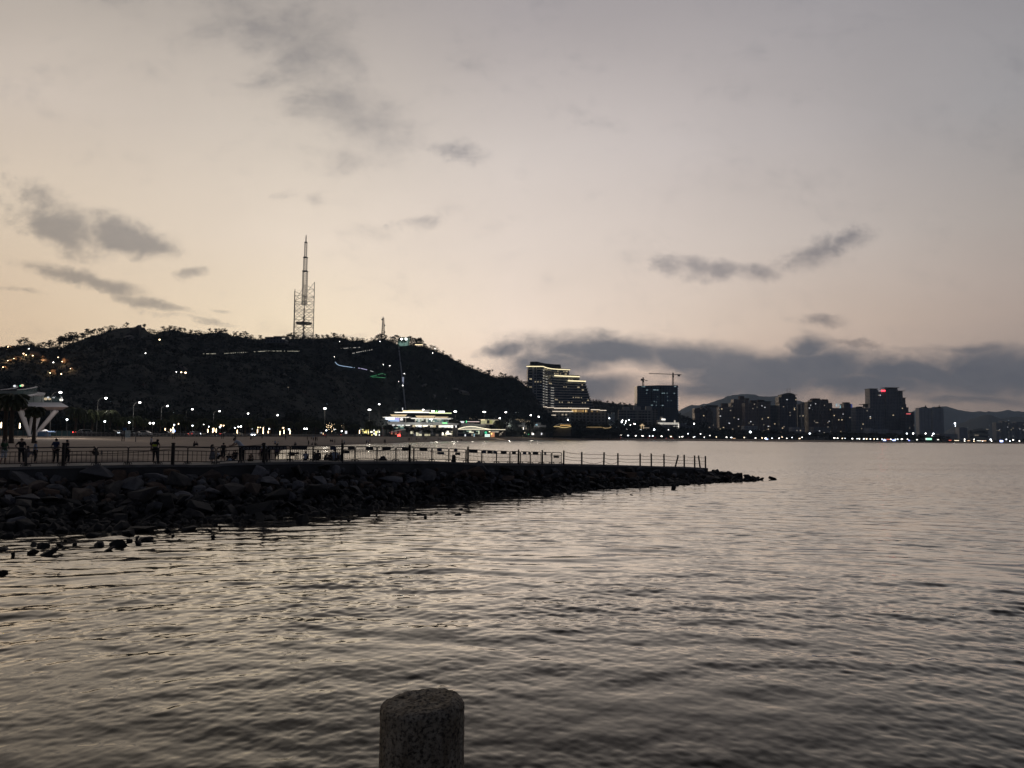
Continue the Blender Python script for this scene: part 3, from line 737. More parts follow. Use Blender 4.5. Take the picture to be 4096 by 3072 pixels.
# ---- crowd barriers
BARS = [(-66,82),(85,229),(232,366),(369,495),(498,618),(620,737),(739,850),(855,955),(957,1058),(1060,1151),(1154,1244),(1246,1334),(1337,1413),(1417,1502),(1505,1577),(1581,1650),(1654,1724),(1726,1791),(1795,1861),(1864,1925),(1928,1984),(1987,2038),(2041,2080),(2083,2120),(2123,2164),(2168,2206),(2209,2247)]
BOARDS = [(958,1028,0,0),(1064,1136,0,0),(1157,1219,0,0),(1226,1262,0,0),(1311,1333,0,1),(1358,1391,1,0),(1384,1412,0,0),(1455,1486,0,0),(1523,1558,0,0),(1602,1634,0,0),(1673,1705,0,0),(1744,1763,0,1),(1745,1773,1,1),(1812,1826,0,1),(1817,1838,1,0),
          (1873,1907,0,0),(1928,1942,0,1),(1946,1968,0,0),(1970,1984,0,1),(2001,2024,0,0),(2046,2062,0,0),(2090,2104,0,1),(2112,2119,0,0),(2130,2152,0,0),(2176,2184,0,1),(2214,2235,1,0)]
def build_barriers():
    for i, (x0, x1) in enumerate(BARS):
        off = .42 + (.12 if i % 2 else 0) * .5
        def at(px): return jfront(px) + Vector((0, off, 0))
        a, b = at(x0), at(x1); hd = b - a; sl = hd.z; L = math.hypot(hd.x, hd.y); ux = Vector((hd.x / L, hd.y / L, sl / L)); up = Vector((0, 0, 1))
        lbl_mark = BARS and ''
        t = thing('crowd_barrier', 'steel crowd barrier', 'barrier', a, 'crowd barriers along the jetty')
        P = lambda s, h: a + ux * s + up * h
        left = i < 10; h0, h1, r = .14, 1.12, .11
        m = MB(); pts = [P(0, 0.02), P(0, h1 - r)]
        for k in range(1, 5): an = k / 4 * math.pi / 2; pts.append(P(r - r * math.cos(an), h1 - r + r * math.sin(an)))
        for k in range(0, 5): an = k / 4 * math.pi / 2; pts.append(P(L - r + r * math.sin(an), h1 - r + r * math.cos(an)))
        pts.append(P(L, 0.02)); m.tube(pts, .036, 6)
        m.build('frame', M['steel'], t)
        m = MB(); n = max(6, int(round(L / (.27 if left else .155))))
        m.tube([P(.02, h1 - .24), P(L - .02, h1 - .24)], .026, 5); m.tube([P(.02, h0 + .04), P(L - .02, h0 + .04)], .026, 5)
        if left: m.tube([P(.02, .62), P(L - .02, .62)], .018, 5)
        for k in range(1, n): m.tube([P(L * k / n, h0 + .04), P(L * k / n, h1 - .24)], .018 if left else .016, 4, cap=False)
        m.build('bars', M['steel'], t)
        for s in (.10, L - .10):
            m = MB(); pr = ux.cross(up).normalized()
            m.tube([P(s, .015) + pr * -.26, P(s, .10) + pr * -.2, P(s, .15) + pr * -.08, P(s, .15) + pr * .08, P(s, .10) + pr * .2, P(s, .015) + pr * .26], .022, 5)
            m.tube([P(s - .13, .015), P(s - .11, .10), P(s - .04, .17), P(s + .04, .17), P(s + .11, .10), P(s + .13, .015)], .022, 5); m.build('foot', M['steel'], t)
        nb = 0
        for (bx0, bx1, low, blue) in BOARDS:
            c = (bx0 + bx1) / 2
            if not (x0 <= c < x1): continue
            s0 = (bx0 - x0) / (x1 - x0) * L; s1 = (bx1 - x0) / (x1 - x0) * L; z1, z0 = (h1 - .03, h1 - .27) if not low else (h1 - .30, h1 - .52)
            pr = ux.cross(up).normalized() * .036
            m = MB(); q = [P(s0, z0) + pr, P(s1, z0) + pr, P(s1, z1) + pr, P(s0, z1) + pr]; m.prism(q, pr * .6, 0)
            bo = m.build('sign_board', M['boardb' if blue else 'board'], t); nb += 1
            if bx0 in (1064, 958):   # worn pale characters, too faint to read
                m = MB(); n = 5; hh = z1 - z0
                for k in range(n):
                    c0 = s0 + (s1 - s0) * (k + .2) / n; c1 = s0 + (s1 - s0) * (k + .8) / n; dd = pr * .35
                    for u0, u1, w0, w1 in ((c0, c1, .68, .78), (c0, c1, .24, .34), (c0, c0 + .03, .24, .78), (c1 - .03, c1, .24, .78)):
                        m.prism([P(u0, z0 + hh * w0) + pr * 1.6, P(u1, z0 + hh * w0) + pr * 1.6, P(u1, z0 + hh * w1) + pr * 1.6, P(u0, z0 + hh * w1) + pr * 1.6], pr * .06)
                m.build('lettering', M['letters'], bo)
        later(t, 'steel crowd barrier ' + ('with dark board' if nb else 'of wide-set bars' if left else 'without a board'), (x0 + x1) / 2, 'crowd barriers along the jetty',
              [(-999,'up to the first jetty post'),(249,'between first and second jetty posts'),(687,'between second and third jetty posts'),(1052,'between third and fourth jetty posts'),(1367,'between fourth and fifth jetty posts'),(1637,'between fifth and sixth jetty posts'),(1871,'between sixth and seventh jetty posts'),(2074,'past the seventh jetty post')])
build_barriers()
# ------------------------------------------------------------------ hills
RIDGE = [(-700,1400),(-300,1392),(0,1392),(60,1388),(100,1380),(150,1388),(200,1396),(235,1400),(265,1384),(300,1370),(330,1358),(360,1347),(400,1338),(430,1326),(470,1314),(500,1311),(550,1309),(578,1309),(588,1330),(620,1338),(650,1326),(690,1320),(720,1326),(760,1336),(800,1340),(850,1332),(910,1332),(925,1346),(950,1343),(985,1354),(1030,1358),(1060,1356),(1120,1358),(1200,1354),(1260,1356),(1300,1354),(1340,1348),(1380,1354),(1400,1364),(1440,1362),(1462,1370),(1500,1362),(1530,1354),(1560,1366),(1600,1382),(1645,1381),(1700,1390),(1740,1404),(1790,1424),(1830,1448),(1870,1467),(1920,1486),(1960,1505),(1990,1512),(2030,1508),(2062,1514),(2100,1542),(2130,1568),(2165,1625),(2200,1660),(2260,1700),(2330,1730)]
HRY = [(-700,600),(0,650),(600,720),(1200,850),(1700,985),(2000,1100),(2330,1200)]
HFY = [(-700,300),(0,320),(600,385),(1200,530),(1700,860),(2000,1010),(2330,1170)]
def hillpt(px, t):
    yr, yf = lut(HRY, px), lut(HFY, px); top = pt(px, lut(RIDGE, px), yr); z0 = lz(px)
    foot = pt(px, 1700, yf); foot.z = z0
    p = foot.lerp(top, t); p.z = z0 + (top.z - z0) * (t ** .92 if t <= 1 else 1)
    if 0 < t < 1:
        e = math.sin(math.pi * t)
        p.z += e * (7 * mnoise.noise(Vector((p.x * .012, p.y * .012, 1))) + 3 * mnoise.noise(Vector((p.x * .05, p.y * .05, 2)))) - e * 2
    return p
pxs = list(range(-700, 2331, 10)); rows = []
for i in range(0, 34):
    t = i / 30
    if t <= 1: rows.append([hillpt(px, t) for px in pxs])
    else:
        rr = []
        for px in pxs:
            p = hillpt(px, 1); k = (t - 1) * 10; d = Vector((p.x, p.y, 0)).normalized()
            q = p + d * 330 * k; q.z = p.z * (1 - k) + (lz(px)) * k; rr.append(q)
        rows.append(rr)
loft('hill', rows, M['hill'])
def ridge(name, tab, Y, fore, back, mat, base=4., jag=0.):
    pxs = np.arange(tab[0][0], tab[-1][0] + 1, 8); rows = []
    for k, dy in ((0, -fore), (.3, -fore * .68), (.6, -fore * .36), (.85, -fore * .12), (1, 0), (.5, back * .5), (0, back)):
        r = []
        for px in pxs:
            top = pt(px, lut(tab, px), Y); d = Vector((top.x, top.y, 0)).normalized(); q = top + d * dy
            q.z = base + (top.z - base) * k
            if 0 < k < 1: q.z *= 1 + .10 * mnoise.noise(Vector((q.x * .0016, q.y * .0016, 0)))
            if jag and k >= .85: q.z += jag * mnoise.fractal(Vector((q.x * .02, q.y * .02, 0)), 1, 2, 3)
            r.append(q)
        rows.append(r)
    loft(name, rows, mat)
ridge('hill', [(2230,1720),(2290,1668),(2330,1628),(2370,1604),(2400,1606),(2440,1612),(2480,1616),(2520,1620),(2550,1624),(2620,1632),(2700,1650),(2800,1690),(2860,1735)], 1650, 240, 400, M['hill'], 4, 3.)
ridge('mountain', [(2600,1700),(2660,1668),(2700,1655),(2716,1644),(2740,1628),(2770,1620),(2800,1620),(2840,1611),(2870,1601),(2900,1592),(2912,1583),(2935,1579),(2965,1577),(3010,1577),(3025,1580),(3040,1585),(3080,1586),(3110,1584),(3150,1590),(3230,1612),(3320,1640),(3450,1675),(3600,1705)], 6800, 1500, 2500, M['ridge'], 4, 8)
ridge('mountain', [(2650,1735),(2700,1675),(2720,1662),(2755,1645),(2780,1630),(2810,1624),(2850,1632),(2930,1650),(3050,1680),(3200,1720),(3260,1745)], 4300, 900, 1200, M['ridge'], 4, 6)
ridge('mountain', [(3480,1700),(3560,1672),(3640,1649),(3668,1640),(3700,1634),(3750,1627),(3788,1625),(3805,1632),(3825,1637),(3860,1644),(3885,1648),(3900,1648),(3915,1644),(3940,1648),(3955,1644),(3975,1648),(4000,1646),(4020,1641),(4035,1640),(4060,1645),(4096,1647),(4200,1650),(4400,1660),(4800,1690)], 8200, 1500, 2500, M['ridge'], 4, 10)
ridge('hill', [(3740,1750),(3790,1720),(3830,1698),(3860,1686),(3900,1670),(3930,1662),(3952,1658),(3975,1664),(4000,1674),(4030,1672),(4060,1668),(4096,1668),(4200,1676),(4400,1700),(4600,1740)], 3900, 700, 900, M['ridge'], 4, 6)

# ------------------------------------------------------------------ foliage
class Leafy(MB):
    def leaf(s, c, sz, n):
        d = Vector((random.gauss(0, 1), random.gauss(0, 1), random.gauss(0, .8))).normalized()
        a = d.cross(Vector((U(-1, 1), U(-1, 1), U(-1, 1)))).normalized(); b = a.cross(d)
        a *= sz * U(.6, 1.2); b *= sz * U(.35, .8)
        s.add([c - a * .9 - b * .2, c - a * .1 - b, c + a, c + a * .1 + b], [(0, 1, 2, 3)], 0)
    def clump(s, c, r, n, sz):
        for _ in range(n):
            v = Vector((random.gauss(0, 1), random.gauss(0, 1), random.gauss(0, 1))).normalized() * (rnd() ** .45)
            s.leaf(Vector((c[0] + v.x * r[0], c[1] + v.y * r[1], c[2] + v.z * r[2])), sz, 0)
def crown_tree(kind, H):
    """unit trees standing at the origin: 'round' dense crown, 'umbrella' layered open crown, 'bushy' low wide crown"""
    cr, tr = Leafy(), MB(); limbs = []
    if kind == 'round':
        n = 11
        for i in range(n):
            a = 2 * math.pi * i / n * 2.4; rr = U(.05, .33) * H; z = U(.42, .88) * H
            limbs.append((Vector((math.cos(a) * rr, math.sin(a) * rr, z)), (U(.13, .2) * H, U(.13, .2) * H, U(.09, .14) * H), 46))
    elif kind == 'umbrella':
        n = 8
        for i in range(n):
            a = 2 * math.pi * i / n * 1.6 + U(0, 1); rr = U(.05, .34) * H; z = (U(.52, .95) - .3 * rr / H) * H
            limbs.append((Vector((math.cos(a) * rr, math.sin(a) * rr, z)), (U(.10, .19) * H, U(.10, .19) * H, U(.06, .12) * H), 40))
    else:
        n = 12
        for i in range(n):
            a = 2 * math.pi * i / n * 2.4; rr = U(.05, .62) * H; z = (U(.3, .85) - .25 * rr / H) * H
            limbs.append((Vector((math.cos(a) * rr, math.sin(a) * rr, z)), (U(.2, .3) * H, U(.2, .3) * H, U(.13, .2) * H), 48))
    sz = H * (.042 if kind != 'umbrella' else .044)
    for c, r, k in limbs: cr.clump(c, r, k, sz)
    th = H * (.3 if kind == 'bushy' else .5); lean = Vector((U(-.04, .04) * H, U(-.04, .04) * H, th))
    tr.tube([(0, 0, -.06 * H), (lean.x * .4, lean.y * .4, th * .5), lean], [H * .028, H * .022, H * .016], 6)
    for c, r, k in limbs: tr.tube([lean * U(.75, 1), (lean + c) / 2 + Vector((0, 0, -.02 * H)), c], [H * .013, H * .009, H * .004], 4)
    return cr, tr
TREES = {}
def tree(kind, var, p, H, name, desc, px, group, mat='leafd', rot=None, sxy=1.):
    key = (kind, var, mat)
    if key not in TREES:
        cr, tr = crown_tree(kind, 1.)
        r = thing(name, 'tree', 'tree', (0, 0, 0)); cr.build('crown', M[mat], r); tr.build('trunk', M['bark'], r)
        TREES[key] = r; o = r; o.location = p; o.rotation_euler = (0, 0, U(0, 6.3)); o.scale = (H * sxy, H * sxy, H)
    else:
        o = dup(TREES[key], p, U(0, 6.3), (H * sxy, H * sxy, H)); o.name = name
    later(o, desc, px, group); o['category'] = 'tree'
    return o
# forest on the hill: one mass
fo = Leafy(); m_f = pm('forest_canopy', (.019,.027,.028), (.011,.016,.017), .05, .9)
for _ in range(9000):
    px = U(-420, 2320); t = rnd() ** .8
    if 450 < px < 600 and t > .82 and rnd() < .8: continue
    p = hillpt(px, t); s = U(1.4, 3.4) * (p.y / 700) ** .5
    if t > .93: s *= .75
    for _ in range(random.choice([5, 7, 9])):
        v = Vector((random.gauss(0, .55), random.gauss(0, .55), abs(random.gauss(0, .42))))
        fo.leaf(p + v * s, s * .42, 0)
px = -420.
while px < 2250:     # crowns that break the skyline
    px += U(2.5, 7); bare = 470 < px < 585
    k = .5 + .9 * abs(mnoise.noise(Vector((px * .021, 4, 0)))) + .5 * abs(mnoise.noise(Vector((px * .09, 9, 0))))
    p = hillpt(px, U(.985, 1.02)); s = U(1.5, 3.2) * k * (p.y / 800) * (.35 if bare else 1); p.z -= s * .15
    for _ in range(26):
        v = Vector((random.gauss(0, .5), random.gauss(0, .5), random.gauss(.35, .38))); fo.leaf(p + v * s, s * .30, 0)
for _ in range(1500):
    px = U(2240, 2830); tab = [(2230,1720),(2290,1668),(2330,1628),(2370,1604),(2400,1606),(2440,1612),(2480,1616),(2520,1620),(2550,1624),(2620,1632),(2700,1650),(2800,1690)]
    k = rnd() ** .6; py = 1740 + (lut(tab, px) - 1740) * k; Y = 1650 - 240 * (1 - k); p = pt(px, py, Y); s = U(2., 5.)
    for _ in range(6):
        v = Vector((random.gauss(0, .55), random.gauss(0, .5), abs(random.gauss(0, .42)))); fo.leaf(p + v * s, s * .42, 0)
tag(fo.build('forest', m_f), 'dense dark forest covering the hill flanks', 'forest', kind='stuff')
HM = [(-999,'over the warm-lit rocks'),(300,'on the climb to the bare summit'),(600,'on the saddle right of the bare summit'),(930,'left of the summit house'),(1150,'around the foot of the lattice mast'),(1290,'between the lattice mast and the radio mast'),(1500,'around the radio mast'),(1590,'around the glass hilltop station'),(1700,'on the upper right slope'),(1880,'on the lower right slope'),(2050,'beside the terraced hotel'),(2240,'on the low ridge behind the hotel')]
def ridge_tree(px, pyt, pyb, kind, sxy=1.):
    p = hillpt(px, 1.); p.y -= 3; H = max(3.5, pt(px, pyt, p.y).z - p.z)
    H *= 1.9 if kind != 'bushy' else 1.6; p.z -= H * (.30 if kind != 'bushy' else .16); o = tree(kind, random.randrange(4), p, H, 'ridge_tree', {'umbrella': 'open layered ridge tree', 'round': 'dense dark ridge tree', 'bushy': 'low bushy ridge tree'}[kind], px, 'trees along the hill ridge', sxy=sxy)
    later_fix(o, px)
def later_fix(o, px): 
    for k, lst in PENDING.items():
        if lst and lst[-1][1] == o: lst.pop(); d = k[0]; break
    later(o, d, px, 'trees along the hill ridge', HM)
RT = [(88,1362,'umbrella'),(105,1356,'umbrella'),(128,1372,'bushy'),(160,1376,'bushy'),(188,1370,'umbrella'),(206,1368,'umbrella'),(232,1374,'bushy'),(248,1356,'umbrella'),(262,1352,'umbrella'),(272,1358,'umbrella'),(285,1340,'round'),(300,1337,'umbrella'),(312,1345,'bushy'),(335,1334,'round'),(346,1336,'round'),
      (358,1322,'umbrella'),(370,1334,'umbrella'),(384,1320,'umbrella'),(405,1318,'umbrella'),(416,1316,'umbrella'),(448,1308,'bushy'),(512,1300,'umbrella'),(582,1300,'umbrella'),(600,1318,'bushy'),(625,1322,'bushy'),(662,1316,'bushy'),(686,1309,'round'),(704,1312,'bushy'),(727,1316,'round'),(745,1322,'umbrella'),(768,1323,'round'),(790,1328,'bushy'),(805,1330,'bushy'),(845,1318,'umbrella'),(868,1316,'round'),(888,1320,'round'),(905,1320,'round'),(946,1328,'round'),(966,1334,'round'),(984,1331,'umbrella'),(995,1346,'bushy'),(1010,1347,'round'),(1046,1336 + 16,'round'),
      (1150,1344,'bushy'),(1166,1332,'round'),(1190,1342,'bushy'),(1222,1346,'bushy'),(1252,1346,'bushy'),(1272,1338,'umbrella'),(1294,1344,'umbrella'),(1312,1344,'round'),(1338,1333,'round'),(1352,1340,'bushy'),(1375,1343,'round'),(1412,1351,'round'),(1432,1354,'bushy'),(1455,1360,'bushy'),(1500,1350,'bushy'),(1515,1340,'round'),(1528,1336,'round'),(1542,1342,'round'),(1574,1350,'bushy'),(1584,1344,'umbrella'),(1645,1352,'umbrella'),(1655,1360,'bushy'),(1672,1357,'round'),(1684,1358,'umbrella'),(1700,1380,'bushy'),(1720,1382,'bushy'),(1738,1386,'bushy'),(1770,1408,'bushy'),(1800,1424,'bushy'),(1840,1446,'umbrella'),(1878,1462,'bushy'),(1890,1464,'umbrella'),(1912,1476,'umbrella'),(1925,1478,'umbrella'),(1940,1486,'bushy'),(1955,1482,'round'),(2004,1494,'umbrella'),(2020,1496,'umbrella'),(2045,1502,'bushy'),(2068,1506,'round'),(2090,1524,'bushy'),(2108,1530,'umbrella'),(2120,1548,'bushy')]
for px, py, k in RT: ridge_tree(px, py, 0, k, 1.15 if k != 'bushy' else 1.4)
for px, py in [(2310,1636),(2362,1600),(2385,1598),(2430,1603),(2452,1605),(2480,1608),(2500,1610),(2520,1614)]:
    b = pt(px, py + 12, 1640); o = tree('umbrella', random.randrange(4), b - Vector((0, 0, 2)), 9, 'ridge_tree', 'small tree on a low ridge', px, 'trees along the hill ridge', sxy=1.2); later_fix(o, px)

def on_hill(px, py):
    def pyo(t):
        q = RM.transposed() @ (hillpt(px, t) - CAM); return 1536 - F * q.y / -q.z
    best = min((k / 150 for k in range(151)), key=lambda t: abs(pyo(t) - py)); return hillpt(px, best)
# pale bare boulders on the hillside
for i, (px, py, w) in enumerate([(545,1330,70),(520,1360,60),(590,1375,60),(1745,1490,26),(1675,1508,18),(1695,1546,30),(1818,1558,24),(1860,1578,50),(1735,1588,26),(1785,1597,14),(1163,1382,30),(1575,1600,14),(1140,1505,20),(1160,1515,16),(730,1475,40),(1392,1537,20)]):
    p = on_hill(px, py); s = w / F * p.y * .5
    o = put_rock(p + Vector((0, -s * .3, s * .25)), s, 2 if i > 2 else 0, .9, (U(-.3, .3), U(-.3, .3), U(0, 6)))
    o.name = 'hill_boulder'; later(o, 'bare rock outcrop on the wooded hill', px, 'bare boulders on the hill', [(-999,'under the bare summit'),(650,'above the promenade lamps'),(1100,'below the lattice mast'),(1500,'below the hilltop station'),(1700,'on the right flank')])
M['flood'] = em('flood_lamp', (1.,.72,.42), 4.)
# warm floodlit boulders at the left of the hill
for i, (px, py, w, s) in enumerate([(140,1432,60,1),(176,1434,26,1),(185,1455,42,1),(75,1442,36,1),(45,1447,26,1),(262,1455,36,1),(292,1480,22,1),(222,1500,40,1),(52,1394,24,1),(28,1474,22,1)]):
    p = on_hill(px, py); r = w / F * p.y * .5
    o = put_rock(p + Vector((0, -r * .2, r * .4)), r, 4 if i % 2 else 1, .8, (U(-.2, .2), U(-.2, .2), U(0, 6))); o.name = 'lit_boulder'
    later(o, 'boulder washed by a warm floodlight', px, 'floodlit boulders on the hill', [(-999,'above the pavilion'),(120,'above the pavilion tip'),(215,'above the tall lamps')])
    lp = p + Vector((U(-.4, .4) * r, -r * 1.9, r * .15)); f = MB(); f.tube([lp - Vector((0, 0, 1.5)), lp], .12, 6); f2 = MB(); f2.ell(lp + Vector((0, 0, .25)), (.26, .26, .2))
    t = thing('floodlight', 'floodlight', 'floodlight', lp - Vector((0, 0, 1.5))); f.build('stem', M['dkwall'], t); f2.build('lamp_head', M['flood'], t)
    later(t, 'small warm floodlight aimed at a boulder', px, 'floodlights on the left hill', [(-999,'above the pavilion'),(120,'above the pavilion tip'),(215,'above the tall lamps')])
    ld = bpy.data.lights.new('flood', 'POINT'); ld.energy = 330 * r; ld.color = (1, .60, .30); ld.shadow_soft_size = .3
    lo = bpy.data.objects.new('flood', ld); COL.objects.link(lo); lo.location = lp + Vector((0, -.3, .6))
# small lamps on the hill
for px, py, c, w in [(641,1375,'lampw',1.6),(585,1430,'lamp',.9),(708,1505,'lamp',.6),(728,1507,'lampw',1.2),(745,1508,'lampw',1.6),(1740,1406,'lamp',1.),(1731,1422,'lamp',1.),(1618,1506,'lamp',1.4),(1611,1553,'lamp',1.4),(1560,1473,'lamp',.9),(1534,1471,'lamp',.8),(1595,1536,'lamp',.5),(1338,1439,'lamp',.6),(1360,1377,'lamp',.6),(119,1411,'lamp',.7),(218,1466,'lamp',.9),(98,1432,'lampw',1.),(135,1439,'lampw',1.),(236,1446,'lampw',.8),(1155,1566,'windim',1.2),(1520,1377,'lamp',.9),(250,1516,'lampw',.9)]:
    p = on_hill(px, py); t = thing('hill_lamp', 'lamp', 'lamp', p); a = MB(); a.tube([p - Vector((0, 0, .5)), p + Vector((0, -1, 3))], .1, 5); a.build('pole', M['pole'], t)
    a = MB(); a.ell(p + Vector((0, -1.4, 3.2)), (w * .42, .4, w * .30)); a.build('lamp_head', M[c], t)
    later(t, ('warm' if c == 'lampw' else 'white') + ' lamp dot among the dark hill trees', px, 'lamps on the hill', [(-999,'above the pavilion'),(300,'below the bare summit'),(900,'below the lattice mast'),(1450,'near the slide track'),(1650,'on the right slope')])
# dotted path lights and the coloured slide edge
def dots(name, lab, pts, mat, n, sz, gaps=()):
    m = MB()
    P = []
    for i in range(n):
        k = i / (n - 1) * (len(pts) - 1); a = min(int(k), len(pts) - 2); f = k - a
        px = pts[a][0] + (pts[a+1][0] - pts[a][0]) * f; py = pts[a][1] + (pts[a+1][1] - pts[a][1]) * f
        if any(g0 < px < g1 for g0, g1 in gaps): continue
        p = on_hill(px, py); p = pt(px, py, p.y - 5); m.box(p - Vector((sz[0], .1, sz[1])), p + Vector((sz[0], .1, sz[1])))
    tag(m.build(name, mat, org=m.v[0]), lab, 'light strip')
dots('path_lights', 'long dotted row of path lights across the middle of the hill', [(800,1415),(880,1415),(1000,1408),(1070,1404),(1130,1404),(1200,1405)], em('path_led', (1,.95,.75), .8), 74, (.34,.17), [(864,884)])
dots('path_lights', 'short dotted row of path lights right of the lattice mast', [(1365,1394),(1438,1389)], em('path_led_b', (1,.95,.85), 1.0), 15, (.42,.2), [(1376,1380),(1394,1398)])
dots('path_lights', 'faint rising row of path lights below the radio mast', [(1412,1413),(1440,1407),(1487,1399)], em('path_led_c', (1,.95,.85), .7), 12, (.5,.25))
def track(name, lab, pts, mat, r, cat):
    P = []
    for px, py in pts: p = on_hill(px, py); P.append(pt(px, py, p.y - 5))
    m = MB(); m.tube(P, r, 6); return tag(m.build(name, mat, org=P[0]), lab, cat)
track('slide_light', 'curved pale blue lit slide edge on the right half of the hill', [(1341,1448),(1347,1456),(1356,1461),(1375,1465),(1392,1467),(1418,1471)], em('slide_blue', (.5,.72,1.), .65), .3, 'light strip')
track('slide_light', 'short violet lit slide edge continuing the blue curve', [(1433,1472),(1446,1474),(1468,1479)], em('slide_violet', (.7,.65,1.), .65), .3, 'light strip')
track('slide_light', 'tiny white lit slide edge above the green loops', [(1481,1483),(1494,1487)], em('slide_white', (.9,.9,.9), .6), .3, 'light strip')
track('slide_light', 'upper green lit slide loop beside the funicular track', [(1482,1506),(1500,1502),(1520,1496),(1530,1494),(1542,1499)], em('slide_green', (.1,.8,.3), .25), .28, 'light strip')
track('slide_light', 'lower green lit slide loop beside the funicular track', [(1488,1508),(1505,1508),(1522,1510),(1541,1511)], em('slide_green_b', (.1,.8,.3), .25), .28, 'light strip')
track('funicular_track', 'straight pale track climbing from the mall to the glass hilltop station', [(1595,1388),(1598,1420),(1602,1450),(1606,1490),(1611,1530),(1615,1570),(1619,1610),(1622,1638)], pm('track_pale', (.42,.44,.5), None, 1, .6), .75, 'track')
for px, py, s in [(1612,1524,1)]:
    p = on_hill(px, py); p = pt(px, py, p.y - 7); m = MB(); m.box(p + Vector((-.9, -.6, -4)), p + Vector((.9, .6, 4))); m.box(p + Vector((-1.1, -.7, 4)), p + Vector((1.1, .7, 4.5)))
    tag(m.build('funicular_car', em('car_pale', (.55,.6,.8), .35), org=p), 'small pale cabin part way down the funicular track', 'cabin')

# ------------------------------------------------------------------ lattice mast on the ridge
def mast():
    Y = 850; b = pt(1214, 1352, Y); s = Y / F
    X = lambda px, py: pt(px, py, Y)
    t = thing('lattice_mast', 'tall pale steel lattice mast with stepped outer frame and needle spire on the hill ridge', 'mast', b)
    r = .36
    # outer frame: 3 x 3 columns on a square plan turned a little, with stepped tops
    half = 10.4; rot = math.radians(14)
    def col(i, j, z): 
        x, y = (i - 1) * half, (j - 1) * half
        return Vector((b.x + x * math.cos(rot) - y * math.sin(rot), Y + x * math.sin(rot) + y * math.cos(rot), z))
    def zof(py): return pt(1214, py, Y).z
    ztop = {(0,0):zof(1174),(0,1):zof(1158),(0,2):zof(1200),(1,0):zof(1190),(1,2):zof(1132),(2,0):zof(1134),(2,1):zof(1126),(2,2):zof(1150)}
    zb = b.z - 4; step = 8.6
    ring = [(0,0),(1,0),(2,0),(2,1),(2,2),(1,2),(0,2),(0,1)]
    m = MB()
    for k in ring: m.bar(col(*k, zb), col(*k, ztop[k]), r * 1.35)
    for a, c in zip(ring, ring[1:] + ring[:1]):
        zt = min(ztop[a], ztop[c]); z = zb; 
        while z < zt - 3:
            z2 = min(z + step, zt)
            m.bar(col(*a, z2), col(*c, z2), r * .95); m.bar(col(*a, z), col(*c, z2), r * .9); m.bar(col(*c, z), col(*a, z2), r * .9); z = z2
        m.bar(col(*a, ztop[a]), col(*c, ztop[c]), r)
    for z in np.arange(zb + step, zof(1215), step * 1.5):
        m.bar(col(0, 1, z), col(2, 1, z), r * .8); m.bar(col(1, 0, z), col(1, 2, z), r * .8)
    m.build('outer_frame', pm('mast_steel', (.30,.27,.26), (.22,.2,.2), .2, .5, metal=.2), t)
    dk = pm('mast_dark', (.30,.27,.29), (.22,.2,.23), .3, .6)
    m = MB(); cx = X(1214, 1345).x
    def truss(z0, z1, w, n, rr):
        for sx, sy in ((-1,-1),(1,-1),(1,1),(-1,1)):
            m.bar((cx + sx*w, Y + sy*w, z0), (cx + sx*w, Y + sy*w, z1), rr * 1.5)
        for i in range(n):
            a, c = z0 + (z1 - z0) * i / n, z0 + (z1 - z0) * (i + 1) / n
            for (p, q) in (((-1,-1),(1,-1)),((1,-1),(1,1)),((1,1),(-1,1)),((-1,1),(-1,-1))):
                m.bar((cx + p[0]*w, Y + p[1]*w, c), (cx + q[0]*w, Y + q[1]*w, c), rr)
                m.bar((cx + p[0]*w, Y + p[1]*w, a), (cx + q[0]*w, Y + q[1]*w, c), rr)
        
    truss(zof(1222), zof(1086), 2.25, 15, .25); truss(zof(1086), zof(1031), 1.7, 8, .2); truss(zof(1031), zof(969), 1.15, 9, .17)
    m.build('mast_core', dk, t)
    m = MB(); m.tube([(cx, Y, zof(970)), (cx, Y, zof(962)), (cx, Y, zof(945)), (cx, Y, zof(938))], [.75, .62, .5, .12], 8); m.build('spire', dk, t)
    m = MB()
    for py, w in ((1085, 2.9), (1030, 2.3), (970, 1.5)): m.box((cx - w, Y - w, zof(py + 1.2)), (cx + w, Y + w, zof(py - 1.2)))
    m.build('collars', dk, t)
    m = MB(); zz = zof(1293)
    m.tube([(cx + 8.3 * math.cos(a), Y + 8.3 * math.sin(a), zz) for a in np.linspace(0, 2*math.pi, 33)], .75, 6)
    for a in np.linspace(0, math.pi, 4)[:-1]: m.bar((cx - 8*math.cos(a), Y - 8*math.sin(a), zz), (cx + 8*math.cos(a), Y + 8*math.sin(a), zz), .5)
    m.build('ring_platform', dk, t)
    m = MB(); z = zb; k = 0
    while z < zof(1262): m.bar((cx + (1.5 if k % 2 else -1.5), Y, z), (cx + (-1.5 if k % 2 else 1.5), Y, z + 2.2), 1.0, .7); z += 2.2; k += 1
    m.tube([(cx, Y, z), (cx, Y, zof(1222))], .5, 6)
    m.build('stair', dk, t)
mast()
